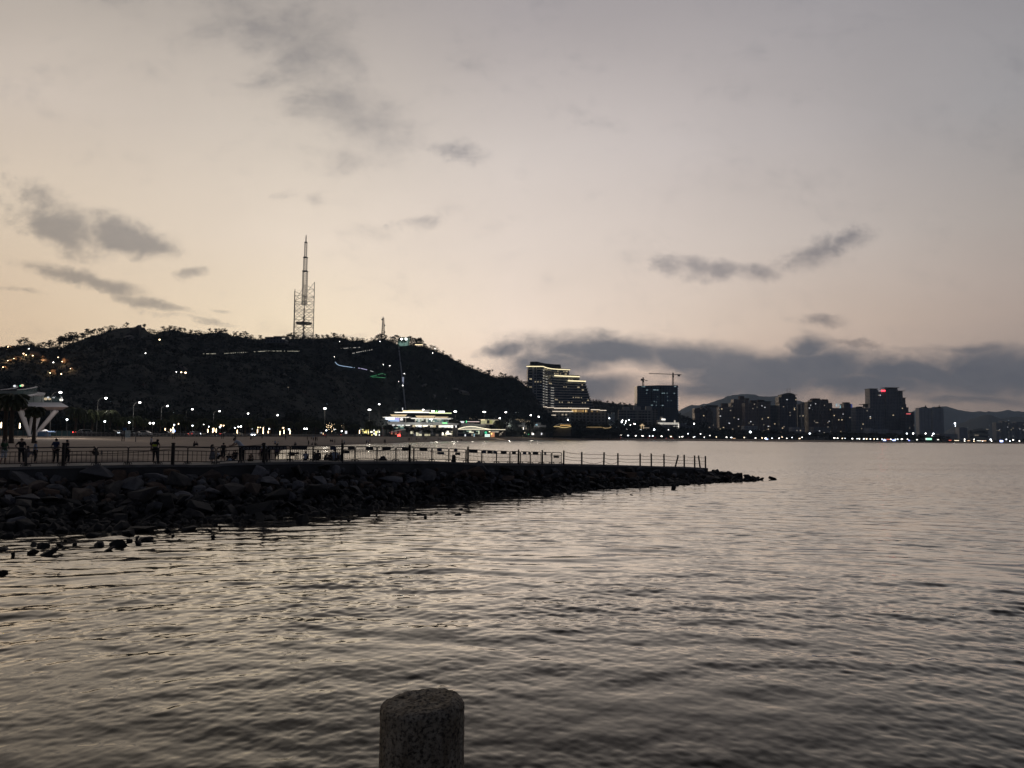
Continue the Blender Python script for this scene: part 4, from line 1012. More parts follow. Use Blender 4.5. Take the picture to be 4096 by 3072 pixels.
def radio():
    Y = 930; b = pt(1532, 1340, Y); t = thing('radio_mast', 'short lattice radio mast with dish drums on the ridge left of the glass station', 'mast', b)
    z = lambda py: pt(1532, py, Y).z
    m = MB(); zb, zt = z(1345), z(1271); n = 9
    for sx, sy in ((-1,-1),(1,-1),(1,1),(-1,1)): m.bar((b.x + sx*1.7, Y + sy*1.7, zb), (b.x + sx*.7, Y + sy*.7, zt), .42)
    for i in range(n):
        f0, f1 = i / n, (i + 1) / n; w0, w1 = 1.7 - f0, 1.7 - f1; a, c = zb + (zt - zb) * f0, zb + (zt - zb) * f1
        for (p, q) in (((-1,-1),(1,-1)),((1,-1),(1,1)),((1,1),(-1,1)),((-1,1),(-1,-1))):
            m.bar((b.x + p[0]*w1, Y + p[1]*w1, c), (b.x + q[0]*w1, Y + q[1]*w1, c), .3); m.bar((b.x + p[0]*w0, Y + p[1]*w0, a), (b.x + q[0]*w1, Y + q[1]*w1, c), .3)
    m.tube([(b.x, Y, zt), (b.x, Y, z(1265))], .12, 5); m.build('tower_frame', M['dkwall'], t)
    for px, py in ((1529,1278),(1538,1302),(1538,1328)):
        m = MB(); c = pt(px, py, Y - 1.4); m.tube([c, c + Vector((0, .9, 0))], [1.1, .8], 10); m.build('dish', M['dkwall'], t)
radio()
def summit_house():
    Y = 790; t = thing('summit_house', 'flat roofed low house on the ridge left of the lattice mast', 'house', pt(1100, 1366, Y))
    m = MB(); m.bx(1060, 1140, 1350, 1372, Y, 12); m.build('wall', facade('summit_wall', (.10,.11,.13), (.03,.04,.06), 3.2, 3.0), t)
    m = MB(); m.bx(1059, 1094, 1347.5, 1350, Y - .4, 13); m.bx(1094, 1144, 1344.5, 1350, Y - .4, 13); m.build('roof', M['dkwall'], t)
    m = MB(); m.bx(1128, 1140, 1352, 1356, Y - .06, .05); m.build('window', em('sky_pane', (.9,.8,.65), .6), t)
summit_house()
def station():
    Y = 955; t = thing('hilltop_station', 'pale green glass station with lit interior at the top of the funicular track', 'station', pt(1613, 1386, Y))
    z = lambda py: pt(1613, py, Y).z; x = lambda px: pt(px, 1365, Y).x
    fr = pm('station_frame', (.62,.66,.45), None, 1, .5)
    prof = [(1592,1386),(1592,1362),(1596,1354),(1604,1350),(1634,1350),(1633,1378)]
    m = MB(); P = [Vector((x(a), Y, z(c))) for a, c in prof]
    for a, c in zip(P, P[1:]): m.bar(a, c, 1.0); m.bar(a + Vector((0, 8, 0)), c + Vector((0, 8, 0)), .8)
    for a in P: m.bar(a, a + Vector((0, 8, 0)), .6)
    m.bx(1590, 1598, 1378, 1388, Y - .3, 8); m.build('frame', fr, t)
    m = MB(); m.prism([p + Vector((0, .6, 0)) for p in P], (0, 6.8, 0)); m.build('glass', em('station_glass', (.30,.52,.44), .42), t)
    for px, py in ((1606,1357),(1624,1356)):
        m = MB(); m.ell(pt(px, py, Y - .2), (1.0, .3, 1.2)); m.build('lamp', M['lamp'], t)
    m = MB(); m.bx(1660, 1690, 1377.5, 1379.5, Y, .3); m.build('strip_light', M['strip'], t)
    o = tree('round', 1, pt(1616, 1384, Y - 6), 10, 'station_tree', 'dark tree silhouetted against the lit glass station', 1616, 'trees along the hill ridge', sxy=1.)
station()
# ------------------------------------------------------------------ buildings of the far shore
BROWN = facade('brown_block', (.27,.21,.20), (.05,.052,.06), 3.4, 3.1, .5, .45)
BROWN2 = facade('brown_dark_block', (.21,.165,.165), (.04,.042,.05), 3.0, 3.1, .55, .5)
GREYB = facade('grey_block', (.24,.25,.285), (.055,.062,.08), 3.2, 3.1, .55, .5)
PALEB = facade('pale_block', (.42,.45,.51), (.09,.10,.13), 3.0, 3.1, .5, .5)
DARKB = facade('dark_block', (.14,.15,.185), (.035,.042,.06), 3.2, 3.2, .6, .6)
ROOFB = pm('roof_brown', (.13,.085,.08), None, .1, .8)
def building(name, lab, vols, Y, mat, roofs=(), eaves=(), wins=6, base=None, depth=22, chamfer=None, cat='tower block', spires=()):
    """vols: (px0, px1, py top[, dy]); roofs: box on top; eaves: thin overhanging slab; wins: number of lit windows"""
    x0 = min(v[0] for v in vols); x1 = max(v[1] for v in vols); cx = (x0 + x1) / 2
    zb = lz(cx) - 1; t = thing(name, lab, cat, (pt(cx, 1740, Y).x, Y, zb), None)
    for i, v in enumerate(vols):
        dy = v[3] if len(v) > 3 else (0, 3, 1.5, 4)[i % 4]
        m = MB(); a = pt(v[0], (v[2] + 1740) / 2, Y).x; b = pt(v[1], (v[2] + 1740) / 2, Y).x; zt = pt((v[0] + v[1]) / 2, v[2], Y).z
        m.box((a, Y + dy, zb), (b, Y + depth + dy, zt))
        # pilasters and floor bands stand proud of the wall
        n = max(2, int((b - a) / 7)); 
        for k in range(n + 1): xx = a + .35 + (b - a - .7) * k / n; m.box((xx - .35, Y + dy - .45, zb), (xx + .35, Y + dy - .003, zt))
        wall = m.build('wall', mat, t)
        for _ in range(max(0, int(wins * (v[1] - v[0]) / (x1 - x0) + rnd() * .8))):
            fl = int(U(2, (zt - zb) / 3.1 - 1)); bay = int(U(0, (b - a) / 3.2 - .5)); xx = a + 1.2 + bay * 3.2; zz = zb + fl * 3.1; w = MB()
            w.box((xx, Y + dy - .55, zz), (min(xx + U(1.4, 2.6), b - .2), Y + dy - .47, zz + 1.5)); w.build('window', M[random.choice(['win', 'winw', 'windim', 'windim'])], wall)
    for r in roofs:
        m = MB(); m.bx(r[0], r[1], r[2], r[3], Y + 2, depth * .5)
        if len(r) > 4:  # tapered crown
            m = MB(); a, b2 = pt(r[0], r[3], Y).x, pt(r[1], r[3], Y).x; z0, z1 = pt(r[0], r[3], Y).z, pt(r[0], r[2], Y).z; e = r[4] / F * Y
            m.prism([(a, Y + .6, z0), (b2, Y + .6, z0), (b2 - e, Y + .6, z1), (a + e, Y + .6, z1)], (0, depth * .8, 0))
        rl = m.build('roof', ROOFB if mat in (BROWN, BROWN2) else M['dkwall'], t)
    rf = rl if roofs else t
    for e in eaves:
        m = MB(); m.bx(e[0], e[1], e[2] - 1.6, e[2], Y - 1.5, depth + 3); m.build('eave', M['dkwall'], t)
    for s in spires:
        a, b2 = pt(s[0], s[2], Y + 5), pt(s[0], s[1], Y + 5); m = MB(); m.tube([a, b2], [s[3] / F * Y, .15], 8); m.build('spire', M['dkwall'], rf)
    return t
def paint_panel(t, nm, px0, px1, py0, py1, Y, mat, d=.25): m = MB(); m.bx(px0, px1, py0, py1, Y, d); return m.build(nm, mat, t)

# --- the unfinished dark glass slab and its two cranes
def slab():
    Y = 1500; t = thing('glass_tower', 'dark blue unfinished glass slab tower carrying two cranes', 'tower block', pt(2630, 1752, Y))
    m = MB(); a, b = pt(2548.5, 1640, Y).x, pt(2713, 1640, Y).x; z0 = lz(2630); zt0, zt1, ztm = pt(2548, 1543.5, Y).z, pt(2713, 1541.5, Y).z, pt(2640, 1541, Y).z
    m.prism([(a, Y, z0), (b, Y, z0), (b, Y, zt1), ((a + b) / 2, Y, ztm), (a, Y, zt0)], (0, 32, 0)); m.build('wall', M['blueglass'], t)
    m = MB()
    for k in range(26): xx = a + (b - a) * k / 25; m.box((xx - .18, Y - .5, z0), (xx + .18, Y - .01, min(zt0, zt1) - .5))
    for px in (2607, 2643, 2653): xx = pt(px, 1640, Y).x; m.box((xx - .9, Y - .8, z0), (xx + .9, Y - .01, zt0 - 1))
    m.build('mullions', M['dkglass'], t)
    m = MB()
    for py in range(1633, 1740, 8): m.bx(2549, 2713, py, py + 2, Y - .6, .5)
    m.build('open_floors', M['dkwall'], t)
    m = MB()
    for py in range(1552, 1640, 9): m.bx(2711, 2713.6, py, py + 4, Y - 1., .8)
    m.build('edge_lights', em('edge_led', (.7,.75,.85), .35), t)
    for p0, p1, py in [(2567,2570,1547),(2573,2581,1547),(2585,2592,1560),(2613,2624,1559.5),(2626,2634,1560),(2647,2654,1572.5),(2656,2660,1572.5),(2695,2700,1573),(2667,2670,1572.5),(2585,2587,1573),(2630,2632,1587),(2669,2671,1587),(2616,2618,1606),(2624,2626,1608),(2604,2611,1620.5),(2624,2626,1621),(2647,2654,1621.5),(2670,2672,1602),(2684,2686,1602),(2697,2704,1546)]:
        paint_panel(t, 'window', p0, p1, py - .8, py + .9, Y - .9, em('work_light', (.6,.85,.9), .55) if 'wl' not in M else M['wl'], .2)
    cm = pm('crane_steel', (.11,.085,.075), None, 1, .6)
    for nm, lab, mx, mt, jib in (('tower_crane', 'small tower crane end-on above the left of the dark glass tower', 2572.5, 1516, [(2564,1516.5),(2590,1523.5)]), ('tower_crane', 'tower crane with a long level jib above the right of the dark glass tower', 2692, 1497, [(2596,1494.5),(2726,1499)])):
        c = thing(nm, lab, 'crane', pt(mx, 1543, Y + 10), 'cranes on the unfinished tower')
        p, q = pt(mx, 1545, Y + 10), pt(mx, mt, Y + 10); m = MB(); w = 1.3
        for sx, sy in ((-1,-1),(1,-1),(1,1),(-1,1)): m.bar(p + Vector((sx*w, sy*w, 0)), q + Vector((sx*w, sy*w, 0)), .5)
        n = 8
        for i in range(n):
            u, v = p.lerp(q, i / n), p.lerp(q, (i + 1) / n)
            for s in (-1, 1): m.bar(u + Vector((-w*s, -w, 0)), v + Vector((w*s, -w, 0)), .4)
        m.build('tower', cm, c)
        m = MB(); j0, j1 = pt(*jib[0], Y + 9), pt(*jib[1], Y + 9); up = Vector((0, 0, 1.8))
        m.bar(j0, j1, .6); m.bar(j0 + up * .5, j1 + up * .3, .45); n = 22
        for i in range(n): u, v = j0.lerp(j1, i / n), j0.lerp(j1, (i + 1) / n); m.bar(u, (u + v) / 2 + up * .5, .25); m.bar((u + v) / 2 + up * .5, v, .25)
        jb = m.build('jib', cm, c)
        m = MB(); m.box(q + Vector((-1.6, -2, -6)), q + Vector((1.6, 1.5, -2.5))); m.box(q + Vector((-1.2, -1, -1)), q + Vector((1.2, 1, 3.2))); m.build('cab', cm, c)
        m = MB(); e = j1 if mx > 2600 else j0; m.box(e + Vector((-3.5, -1, -3.2)) - Vector((4 if mx > 2600 else -3, 0, 0)), e + Vector((1, 1, 0)) - Vector((4 if mx > 2600 else -3, 0, 0))); m.build('counterweight', cm, jb)
M['wl'] = em('work_light', (.6,.85,.9), .55)
slab()

# --- terraced hotel
def hotel():
    Y0 = 1250; K = 4.1475
    def S(x): return 2050 + x / K
    def T(y): return 1400 + y / K
    plan = [(256,0),(505,0),(515,3),(545,16),(590,30),(650,42),(760,52),(960,60),(1360,72)]
    def fp(zx, z):
        Y = Y0 + lut(plan, zx); p = pt(S(zx), 1560, Y); return Vector((p.x, Y, z))
    t = thing('hotel', 'tall terraced hotel with lit cornices stepping down to the right', 'hotel', pt(2180, 1745, Y0))
    zt, zb = pt(S(260), T(275), Y0).z, pt(S(260), T(945), Y0).z; NF = 15; fh = (zt - zb) / NF
    ends = [1345,1318,1305,1290,1280,1268,1255,1242,1228,1213,1198,1110,1098,935,935]
    glass = facade('hotel_glass', (.06,.075,.10), (.028,.045,.075), 3.6, fh, .86, .9, .25); slabm = pm('hotel_slab', (.40,.42,.46), None, .1, .6)
    gm, sm = MB(), MB()
    def outline(e, off=0.):
        xs = [256] + [a for a, _ in plan[1:] if a < e] + [e]
        return xs
    for i in range(NF):
        z0 = zb + fh * i; z1 = z0 + fh; e = ends[i]; xs = outline(e)
        fr = [fp(x, z0) + Vector((0, 1.6, 0)) for x in xs]
        poly = fr + [Vector((fr[-1].x, Y0 + 110, z0)), Vector((fr[0].x, Y0 + 110, z0))]; gm.prism(poly, (0, 0, fh))
        fr = [fp(x, z1 - .45) for x in xs]; fr[-1].x += 1.2
        poly = fr + [Vector((fr[-1].x, Y0 + 110.5, z1 - .45)), Vector((fr[0].x - .4, Y0 + 110.5, z1 - .45))]; sm.prism(poly, (0, 0, 1.15))
    gm.build('glazing', glass, t); sm.build('balcony_slabs', slabm, t)
    m = MB()
    for zx, w in ((345,1.6),(395,.7),(258,.8)):
        p = fp(zx, zb - 2); m.box((p.x - w, Y0 - .5, zb - 25), (p.x + w, Y0 + 1.3, zt - .5))
    m.build('pilasters', slabm, t)
    # roof house
    m = MB(); pr = [(295,250),(295,192),(420,192),(470,208),(560,224),(680,235),(798,240),(808,297)]
    m.prism([pt(S(a), T(b), Y0 + 40) for a, b in pr], (0, 40, 0)); m.build('roof_house', M['dkwall'], t)
    m = MB()
    for k in range(11): m.bx(S(570 + k * 21), S(577 + k * 21), T(238 + k * .6), T(285), Y0 + 39.4, .5)
    m.bx(S(300), S(355), T(205), T(232), Y0 + 39.3, .5); m.bx(S(372), S(425), T(207), T(232), Y0 + 39.3, .5); m.build('louvres', M['dkglass'], t)
    # lit cornices
    def strip(nm, xs, zf, h, off, mat):
        m = MB()
        for a, b in zip(xs, xs[1:]):
            p, q = fp(a, zf) + Vector((0, off, 0)), fp(b, zf) + Vector((0, off, 0))
            m.prism([p, q, q + Vector((0, 2.4, 0)), p + Vector((0, 2.4, 0))], (0, 0, h))
        return m.build(nm, mat, t)
    gold = em('cornice_gold', (1.,.84,.50), 1.5)
    strip('cornice', [228,345,505,515,545,590,650,760,960], zt + 1.0, .8, -2.6, M['dkwall'])
    strip('cornice_light', [228,345,505,515,545,590,650,760,955], zt - .2, 1.0, -2.4, gold)
    strip('terrace_light', [692,800,960,1112], zb + fh * 12.35, 1.5, -3., gold); strip('terrace_edge', [690,800,960,1116], zb + fh * 12.35 + 1.6, .7, -3.2, slabm)
    strip('terrace_light', [918,1000,1216], zb + fh * 10.6, 1.5, -3., gold); strip('terrace_edge', [915,1000,1220], zb + fh * 10.6 + 1.6, .7, -3.2, slabm)
    # lit balcony soffits in three stacks
    for zx, w, i0, i1, mat in ((516,12,0,14,'windim'),(566,15,1,12,'winw'),(664,26,0,8,'winw')):
        for i in range(i0, i1):
            z = zb + fh * (i + 1) - 1.3; p, q = fp(zx - w, z), fp(zx + w, z); m = MB()
            m.prism([p + Vector((0, -.5, 0)), q + Vector((0, -.5, 0)), q + Vector((0, 1.3, 0)), p + Vector((0, 1.3, 0))], (0, 0, .7)); m.build('balcony_light', M['soffit'], t)
    for x0, x1, y in [(280,322,460),(280,322,497),(275,322,632),(275,322,772),(275,322,862),(366,400,540),(405,480,540),(605,655,566),(845,902,626),(925,998,495),(1088,1115,598),(1148,1168,590),(1075,1112,630),(1150,1178,640),(1155,1188,676),(1075,1155,764),(705,752,797),(1000,1065,800),(772,838,848),(915,996,850),(1152,1220,852),(1240,1272,850),(925,982,938),(845,862,355),(690,712,384),(728,808,384),(866,906,384),(868,905,402),(745,760,352),(880,918,352)]:
        z = pt(S((x0 + x1) / 2), T(y), Y0 + lut(plan, x0)).z; i = round((z - zb) / fh - .5); z = zb + fh * i + .5
        p, q = fp(x0, z) + Vector((0, 1.45, 0)), fp(x1, z) + Vector((0, 1.45, 0)); n = max(1, int((x1 - x0) / 18))
        for k in range(n):
            if n > 2 and k == n // 2: continue
            u, v = p.lerp(q, k / n + .04), p.lerp(q, (k + 1) / n - .06); m = MB(); m.prism([u, v, v + Vector((0, 0, fh * .5)), u + Vector((0, 0, fh * .5))], (0, .1, 0)); m.build('window', M['hotelwin'], t)
    # podium
    m = MB(); m.bx(S(415), S(640), T(960), T(1500), Y0 + 5, 60); m.bx(S(640), S(1300), T(975), T(1500), Y0 + 20, 60); m.bx(S(1265), S(1555), T(1010), T(1500), Y0 + 30, 60)
    m.bx(S(530), S(725), T(1085), T(1500), Y0 - 12, 20); m.bx(S(720), S(1010), T(1028), T(1500), Y0 - 6, 24); m.build('podium', facade('podium_wall', (.16,.17,.18), (.05,.055,.06), 6, 5, .5, .6), t)
    for x0, x1, y0, y1, Yo in [(415,575,937,947,-2),(575,690,950,958,6),(690,1270,960,973,12),(1265,1450,984,995,22),(1450,1560,996,1006,22),(665,1008,1013,1024,-9),(537,720,1075,1084,-15)]:
        m = MB(); m.bx(S(x0), S(x1), T(y0), T(y1), Y0 + Yo, 3); m.build('podium_light', em('podium_led', (1.,.84,.66), .95) if 'pl' not in M else M['pl'], t)
    m = MB(); m.bx(S(985), S(1245), T(990), T(1030), Y0 + 16, .5); m.build('podium_hall', em_glaze('hall_glow', [(.5,.3,.1),(.9,.6,.25),(.25,.15,.06)], .9, .5, .12, .2), t)
    m = MB(); m.bx(S(1270), S(1440), T(1003), T(1030), Y0 + 26, .5); m.build('podium_hall', em_glaze('hall_glow_b', [(.3,.18,.07),(.5,.32,.14),(.1,.06,.03)], .7, .5, .12, .35), t)
    for x0, x1 in ((815,845),(875,905)): paint_panel(t, 'window', S(x0), S(x1), T(1062), T(1084), Y0 - 6.4, M['windim'], .2)
M['pl'] = em('podium_led', (1.,.84,.66), .95); M['soffit'] = em('soffit', (1.,.93,.8), .42); M['hotelwin'] = em('hotel_window', (1.,.80,.50), .36)
hotel()

# --- low pale concrete block with balconies
def balcony_block():
    Y = 1420; t = thing('balcony_block', 'low grey concrete block with long balconies before the glass tower', 'apartment block', pt(2550, 1752, Y))
    m = MB(); m.bx(2476, 2606, 1640, 1752, Y + 2, 16); m.bx(2606, 2630, 1637, 1752, Y, 16); m.build('wall', facade('balcony_wall', (.23,.23,.24), (.06,.065,.07), 5.5, 4.4, .62, .7), t)
    for a, b, y in ((2493,2520,1627),(2536,2564,1626),(2584,2608,1625)): paint_panel(t, 'roof', a, b, y, 1641, Y + 4, M['whiteg'], 8)
    for k in range(8): m = MB(); m.bx(2476, 2606, 1639 + k * 11, 1642.6 + k * 11, Y, 2); m.build('balcony', M['whiteg'], t)
    m = MB()
    for px in (2505, 2548, 2590): m.bx(px, px + 3, 1640, 1752, Y - .3, 2.2)
    m.build('pilasters', M['whiteg'], t)
    t = thing('white_house', 'small plain white house between hotel and grey block', 'house', pt(2447, 1700, 1330))
    m = MB(); m.bx(2434, 2447, 1657, 1700, 1330, 10); m.bx(2447, 2459, 1649, 1700, 1331, 10); m.build('wall', pm('white_house', (.42,.47,.5), None, .2, .7), t)
    m = MB(); m.bx(2441, 2442.5, 1662, 1671, 1329.8, .1); m.build('window', M['dkglass'], t)
balcony_block()

# --- domed hall with lit bands
M['band'] = em('hall_band', (1.,.93,.8), 1.1)
def domed():
    Y = 1320; t = thing('domed_hall', 'low lit hall with a small dome and a white roof sign', 'hall', pt(2675, 1752, Y))
    wl = pm('hall_wall', (.35,.35,.36), None, .2, .6)
    m = MB(); m.bx(2632, 2716, 1692, 1752, Y, 25); m.bx(2632, 2662, 1679, 1692, Y + 6, 14); m.build('wall', wl, t)
    for y0, y1, x0, x1 in ((1691,1692.8,2631,2716),(1694.5,1696.6,2632,2652),(1695.5,1697,2654,2716),(1704.3,1706.3,2693,2716),(1712,1713.5,2708,2715)): paint_panel(t, 'light_band', x0, x1, y0, y1, Y - .5, M['band'], .3)
    paint_panel(t, 'light_band', 2713.5, 2716, 1697, 1713, Y - .5, M['band'], .3)
    m = MB(); c = pt(2646, 1671, Y + 10); m.tube([pt(2646, 1680, Y + 10), c], 3.0, 12); m.ell(c, (2.9, 2.9, 2.9), 12, 8); m.build('dome', pm('dome_grey', (.45,.45,.47), None, .5, .5), t)
    m = MB()
    for k in (-2, 0, 2): m.bx(2645.4 + k, 2646.6 + k, 1671, 1676, Y + 6.4, .3)
    m.build('dome_light', M['windim'], t)
    paint_panel(t, 'roof_sign', 2646.5, 2661.5, 1675, 1680.5, Y + 5, M['stripw'], .4)
    m = MB(); c = pt(2699, 1684, Y + 6); m.tube([pt(2699, 1690, Y + 6), c], 1.4, 8); m.tube([c, pt(2699, 1680, Y + 6)], [1.6, .15], 8); m.build('turret', em('turret_lit', (1,.9,.75), .5), t)
domed()
def pagoda():
    Y = 1275; b = pt(2569, 1714, Y); t = thing('pagoda', 'small gold lit pavilion with upturned roof among dark trees', 'pagoda', b)
    gold = em('pagoda_glow', (1.,.72,.40), .55)  # warm lighting on roof and columns, put in as their own glow
    def z(py): return pt(2569, py, Y).z
    s = Y / F
    m = MB(); prof = [(-9.5,1701.5),(-8,1702.3),(-3.5,1698.5),(-1,1695.5),(0,1692.5),(1,1695.5),(3.5,1698.5),(8,1702.3),(9.5,1701.5),(7,1704),(-7,1704)]
    m.prism([(b.x + a * s, Y - 2, z(c)) for a, c in prof], (0, 5, 0)); m.build('roof', gold, t)
    for k in (-4.5, 4.5): m = MB(); m.box((b.x + k*s - .5, Y - 1.5, z(1716)), (b.x + k*s + .5, Y - .5, z(1704))); m.build('column', gold, t)
    m = MB(); m.bx(2572, 2597, 1710, 1712.5, Y - 2, 2); m.build('terrace', M['windim'], t)
pagoda()

Yb = 1660
building('gabled_block', 'brown gabled block left of all the apartment towers', [(2779,2800,1634),(2800,2828,1640),(2828,2853,1642)], Yb, BROWN2, roofs=[(2806,2827,1625.5,1640)], wins=10)
def gable():
    t = bpy.data.objects['gabled_block']; Y = Yb - 2
    m = MB(); m.prism([pt(2789,1641,Y), pt(2797,1641,Y), pt(2815,1626,Y), pt(2834,1641,Y), pt(2827,1641,Y), pt(2815,1631,Y)], (0, 3, 0)); m.build('gable', M['whiteg'], t)
    m = MB(); m.prism([pt(2778,1652,Y), pt(2778,1640,Y), pt(2790,1632,Y), pt(2799,1632,Y), pt(2799,1652,Y)], (0, 8, 0)); m.prism([pt(2830,1650,Y), pt(2830,1632,Y), pt(2842,1633,Y), pt(2853,1648,Y), pt(2853,1650,Y)], (0, 8, 0)); m.build('roof', ROOFB, t)
gable()
building('office_block', 'pale office block with dark flat top behind the gabled block', [(2826,2878,1629)], 1740, PALEB, roofs=[(2824,2873,1620.5,1629)], wins=4, cat='office block')
building('apartment_tower', 'low brown tower with one roof box, left of the brown cluster', [(2877,2926,1627)], 1680, BROWN, roofs=[(2888,2912,1613,1627)], wins=9)
building('apartment_tower', 'brown tower with the highest stacked roof boxes in the cluster', [(2926,2980,1626),(2937,2997,1597),(2926,2940,1611)], 1690, BROWN, roofs=[(2959,2977,1584,1597),(2983,2997,1593,1600)], wins=8)
building('apartment_tower', 'broad brown tower with a dark roof box in mid cluster', [(2980,3010,1612),(3009,3032,1609)], 1640, BROWN, roofs=[(3004,3028,1601,1610)], wins=10)
building('apartment_tower', 'brown tower with an overhanging eave at the right of the cluster', [(3033,3058,1608),(3058,3085,1606)], 1650, BROWN, roofs=[(3032,3058,1599,1608)], eaves=[(3056,3088,1606)], wins=9)
building('apartment_tower', 'dark low slab between brown cluster and round-topped tower', [(3083,3119,1621)], 1700, DARKB, wins=4)
building('round_topped_tower', 'tall dark tower with arched roof and thin aerials', [(3119,3152,1612,0),(3128,3184,1578,2),(3119,3191,1588,5)], 1680, DARKB, eaves=[(3114,3152,1612),(3127,3190,1580)], wins=10)
def arch_roof():
    t = bpy.data.objects['round_topped_tower']; Y = 1681
    m = MB(); P = [pt(3128 + 55 * k / 12, 1580 - 8.5 * math.sin(math.pi * k / 12) ** .8, Y) for k in range(13)]; m.prism(P, (0, 18, 0)); ar_ = m.build('arched_roof', M['dkwall'], t)
    for px in (3147, 3150.5, 3157, 3161): m = MB(); m.tube([pt(px, 1574, Y + 6), pt(px, 1553, Y + 6)], .22, 4); m.build('aerial', M['dkwall'], ar_)
arch_roof()
building('apartment_tower', 'narrow grey slab just right of the round-topped tower', [(3190,3209,1618)], 1720, GREYB, wins=2)
building('apartment_tower', 'narrow pale tower with flat eave beside the twin-crowned block', [(3208,3231,1615)], 1710, PALEB, roofs=[(3211,3228,1610,1616)], eaves=[(3206,3233,1617)], wins=3)
building('twin_crowned_block', 'wide brown block with two tapered crowns', [(3234,3252,1607),(3250,3284,1600),(3284,3316,1604),(3315,3333,1611)], 1660, BROWN2, roofs=[(3250,3284,1593,1601,4),(3285,3316,1597,1605,5)], wins=14)
building('apartment_tower', 'lower brown tower with a pale cyan frame on its roof', [(3333,3381,1632)], 1650, BROWN2, wins=6)
def frame_sign():
    t = [o for o in bpy.data.objects if o.get('label', '').startswith('lower brown tower with a pale cyan')][0]
    for a, b, c, d in ((3344,3346,1616,1625),(3346,3350,1624,1625.5),(3346,3352,1615.5,1617),(3361,3363,1622,1632),(3356,3361,1631,1632.5),(3354,3362,1616,1617),(3352,3360,1622,1623.2)): paint_panel(t, 'sign_frame', a, b, c, d, 1650, M['cyan'], .5)
frame_sign()
t = building('apartment_tower', 'dark tower with a blue lit right edge', [(3377,3404,1614)], 1690, DARKB, roofs=[(3377,3399,1609,1614)], wins=2)
paint_panel(t, 'blue_edge', 3404, 3409.5, 1616, 1648, 1690, em('blue_edge', (.05,.10,.55), .30), 20)
building('low_house', 'small low house in the gap beside the blue-edged tower', [(3409,3424,1637)], 1760, GREYB, wins=1)
t = building('apartment_tower', 'broad grey lower tower in front of the red-signed tower', [(3423,3455,1630),(3455,3500,1632),(3500,3535,1640)], 1600, GREYB, roofs=[(3433,3450,1626,1631),(3461,3473,1618,1630)], eaves=[(3420,3452,1631),(3457,3477,1617)], wins=8)
t = building('red_signed_tower', 'tallest dark tower with a red sign at its top', [(3480,3511,1555,0),(3510,3546,1559,4),(3545,3594,1556,1),(3593,3617,1564,5)], 1680, GREYB, eaves=[(3478,3512,1555.5),(3542,3597,1551),(3592,3621,1564)], roofs=[(3548,3590,1550,1557)], wins=8)
def redsign():
    paint_panel(t, 'pale_sign', 3514, 3524, 1561.5, 1565.5, 1682.5, em('pale_sign', (.9,.8,.78), .35), .4)
    # red lettering, too small to read: upright strokes
    for k in range(4): paint_panel(t, 'red_letter', 3525.5 + k * 4.6, 3529.2 + k * 4.6, 1560.5, 1565.5, 1682.5, M['redsign'], .4)
redsign()
building('stepped_tower', 'stepped dark tower at the right flank of the red-signed tower', [(3617,3623,1592),(3620,3629,1616),(3626,3636,1629)], 1690, DARKB, eaves=[(3614,3625,1592)], wins=1)
t = building('red_band_block', 'lower dark block with one dim red band near its top', [(3622,3644,1653),(3643,3660,1648)], 1640, DARKB, wins=2)
paint_panel(t, 'red_band', 3625, 3643, 1653.5, 1657, 1639, em('red_dim', (1,.16,.16), .85), .4)
for a, b, lab in ((3677,3727,'left of two far matching towers with small roof pavilions'), (3732,3778,'right of two far matching towers with small roof pavilions')):
    building('far_tower', lab, [(a,a+21,1631),(a+20,b,1631)], 2500, PALEB, roofs=[(a+16,a+34,1627,1632,3)], spires=[(a+25,1620,1629,4)], wins=0)
building('podium_block', 'pale podium block below the red-signed tower', [(3477,3494,1711),(3494,3560,1717),(3560,3612,1722)], 1560, PALEB, wins=3, cat='podium')
building('podium_block', 'pale low podium under the brown apartment cluster', [(2978,3030,1704)], 1560, PALEB, wins=2, cat='podium')
building('podium_block', 'white stepped podium below the round-topped tower', [(3170,3200,1708),(3180,3221,1714)], 1560, PALEB, wins=3, cat='podium')
building('podium_block', 'grey podium below the twin-crowned block', [(3255,3322,1709)], 1590, GREYB, wins=5, cat='podium')
building('low_house', 'row of low houses left of the gabled block', [(2720,2746,1694),(2746,2778,1702)], 1500, GREYB, wins=2)
building('low_house', 'low pale hall roof between far towers and pale stair block', [(3760,3830,1735)], 2100, PALEB, wins=0)
building('stair_block', 'pale narrow block beside the wavy building', [(3837,3857,1709),(3857,3872,1710)], 2200, PALEB, wins=0)
for i, (a, b, py) in enumerate([(3985,4006,1690),(4010,4040,1684),(4042,4062,1692),(4066,4096,1687),(4098,4130,1690)]):
    building('hillside_block', ['first','second','third','fourth','fifth'][i] + ' faint block from the left under the right-hand hills', [(a, b, py)], 2700, GREYB, wins=5)
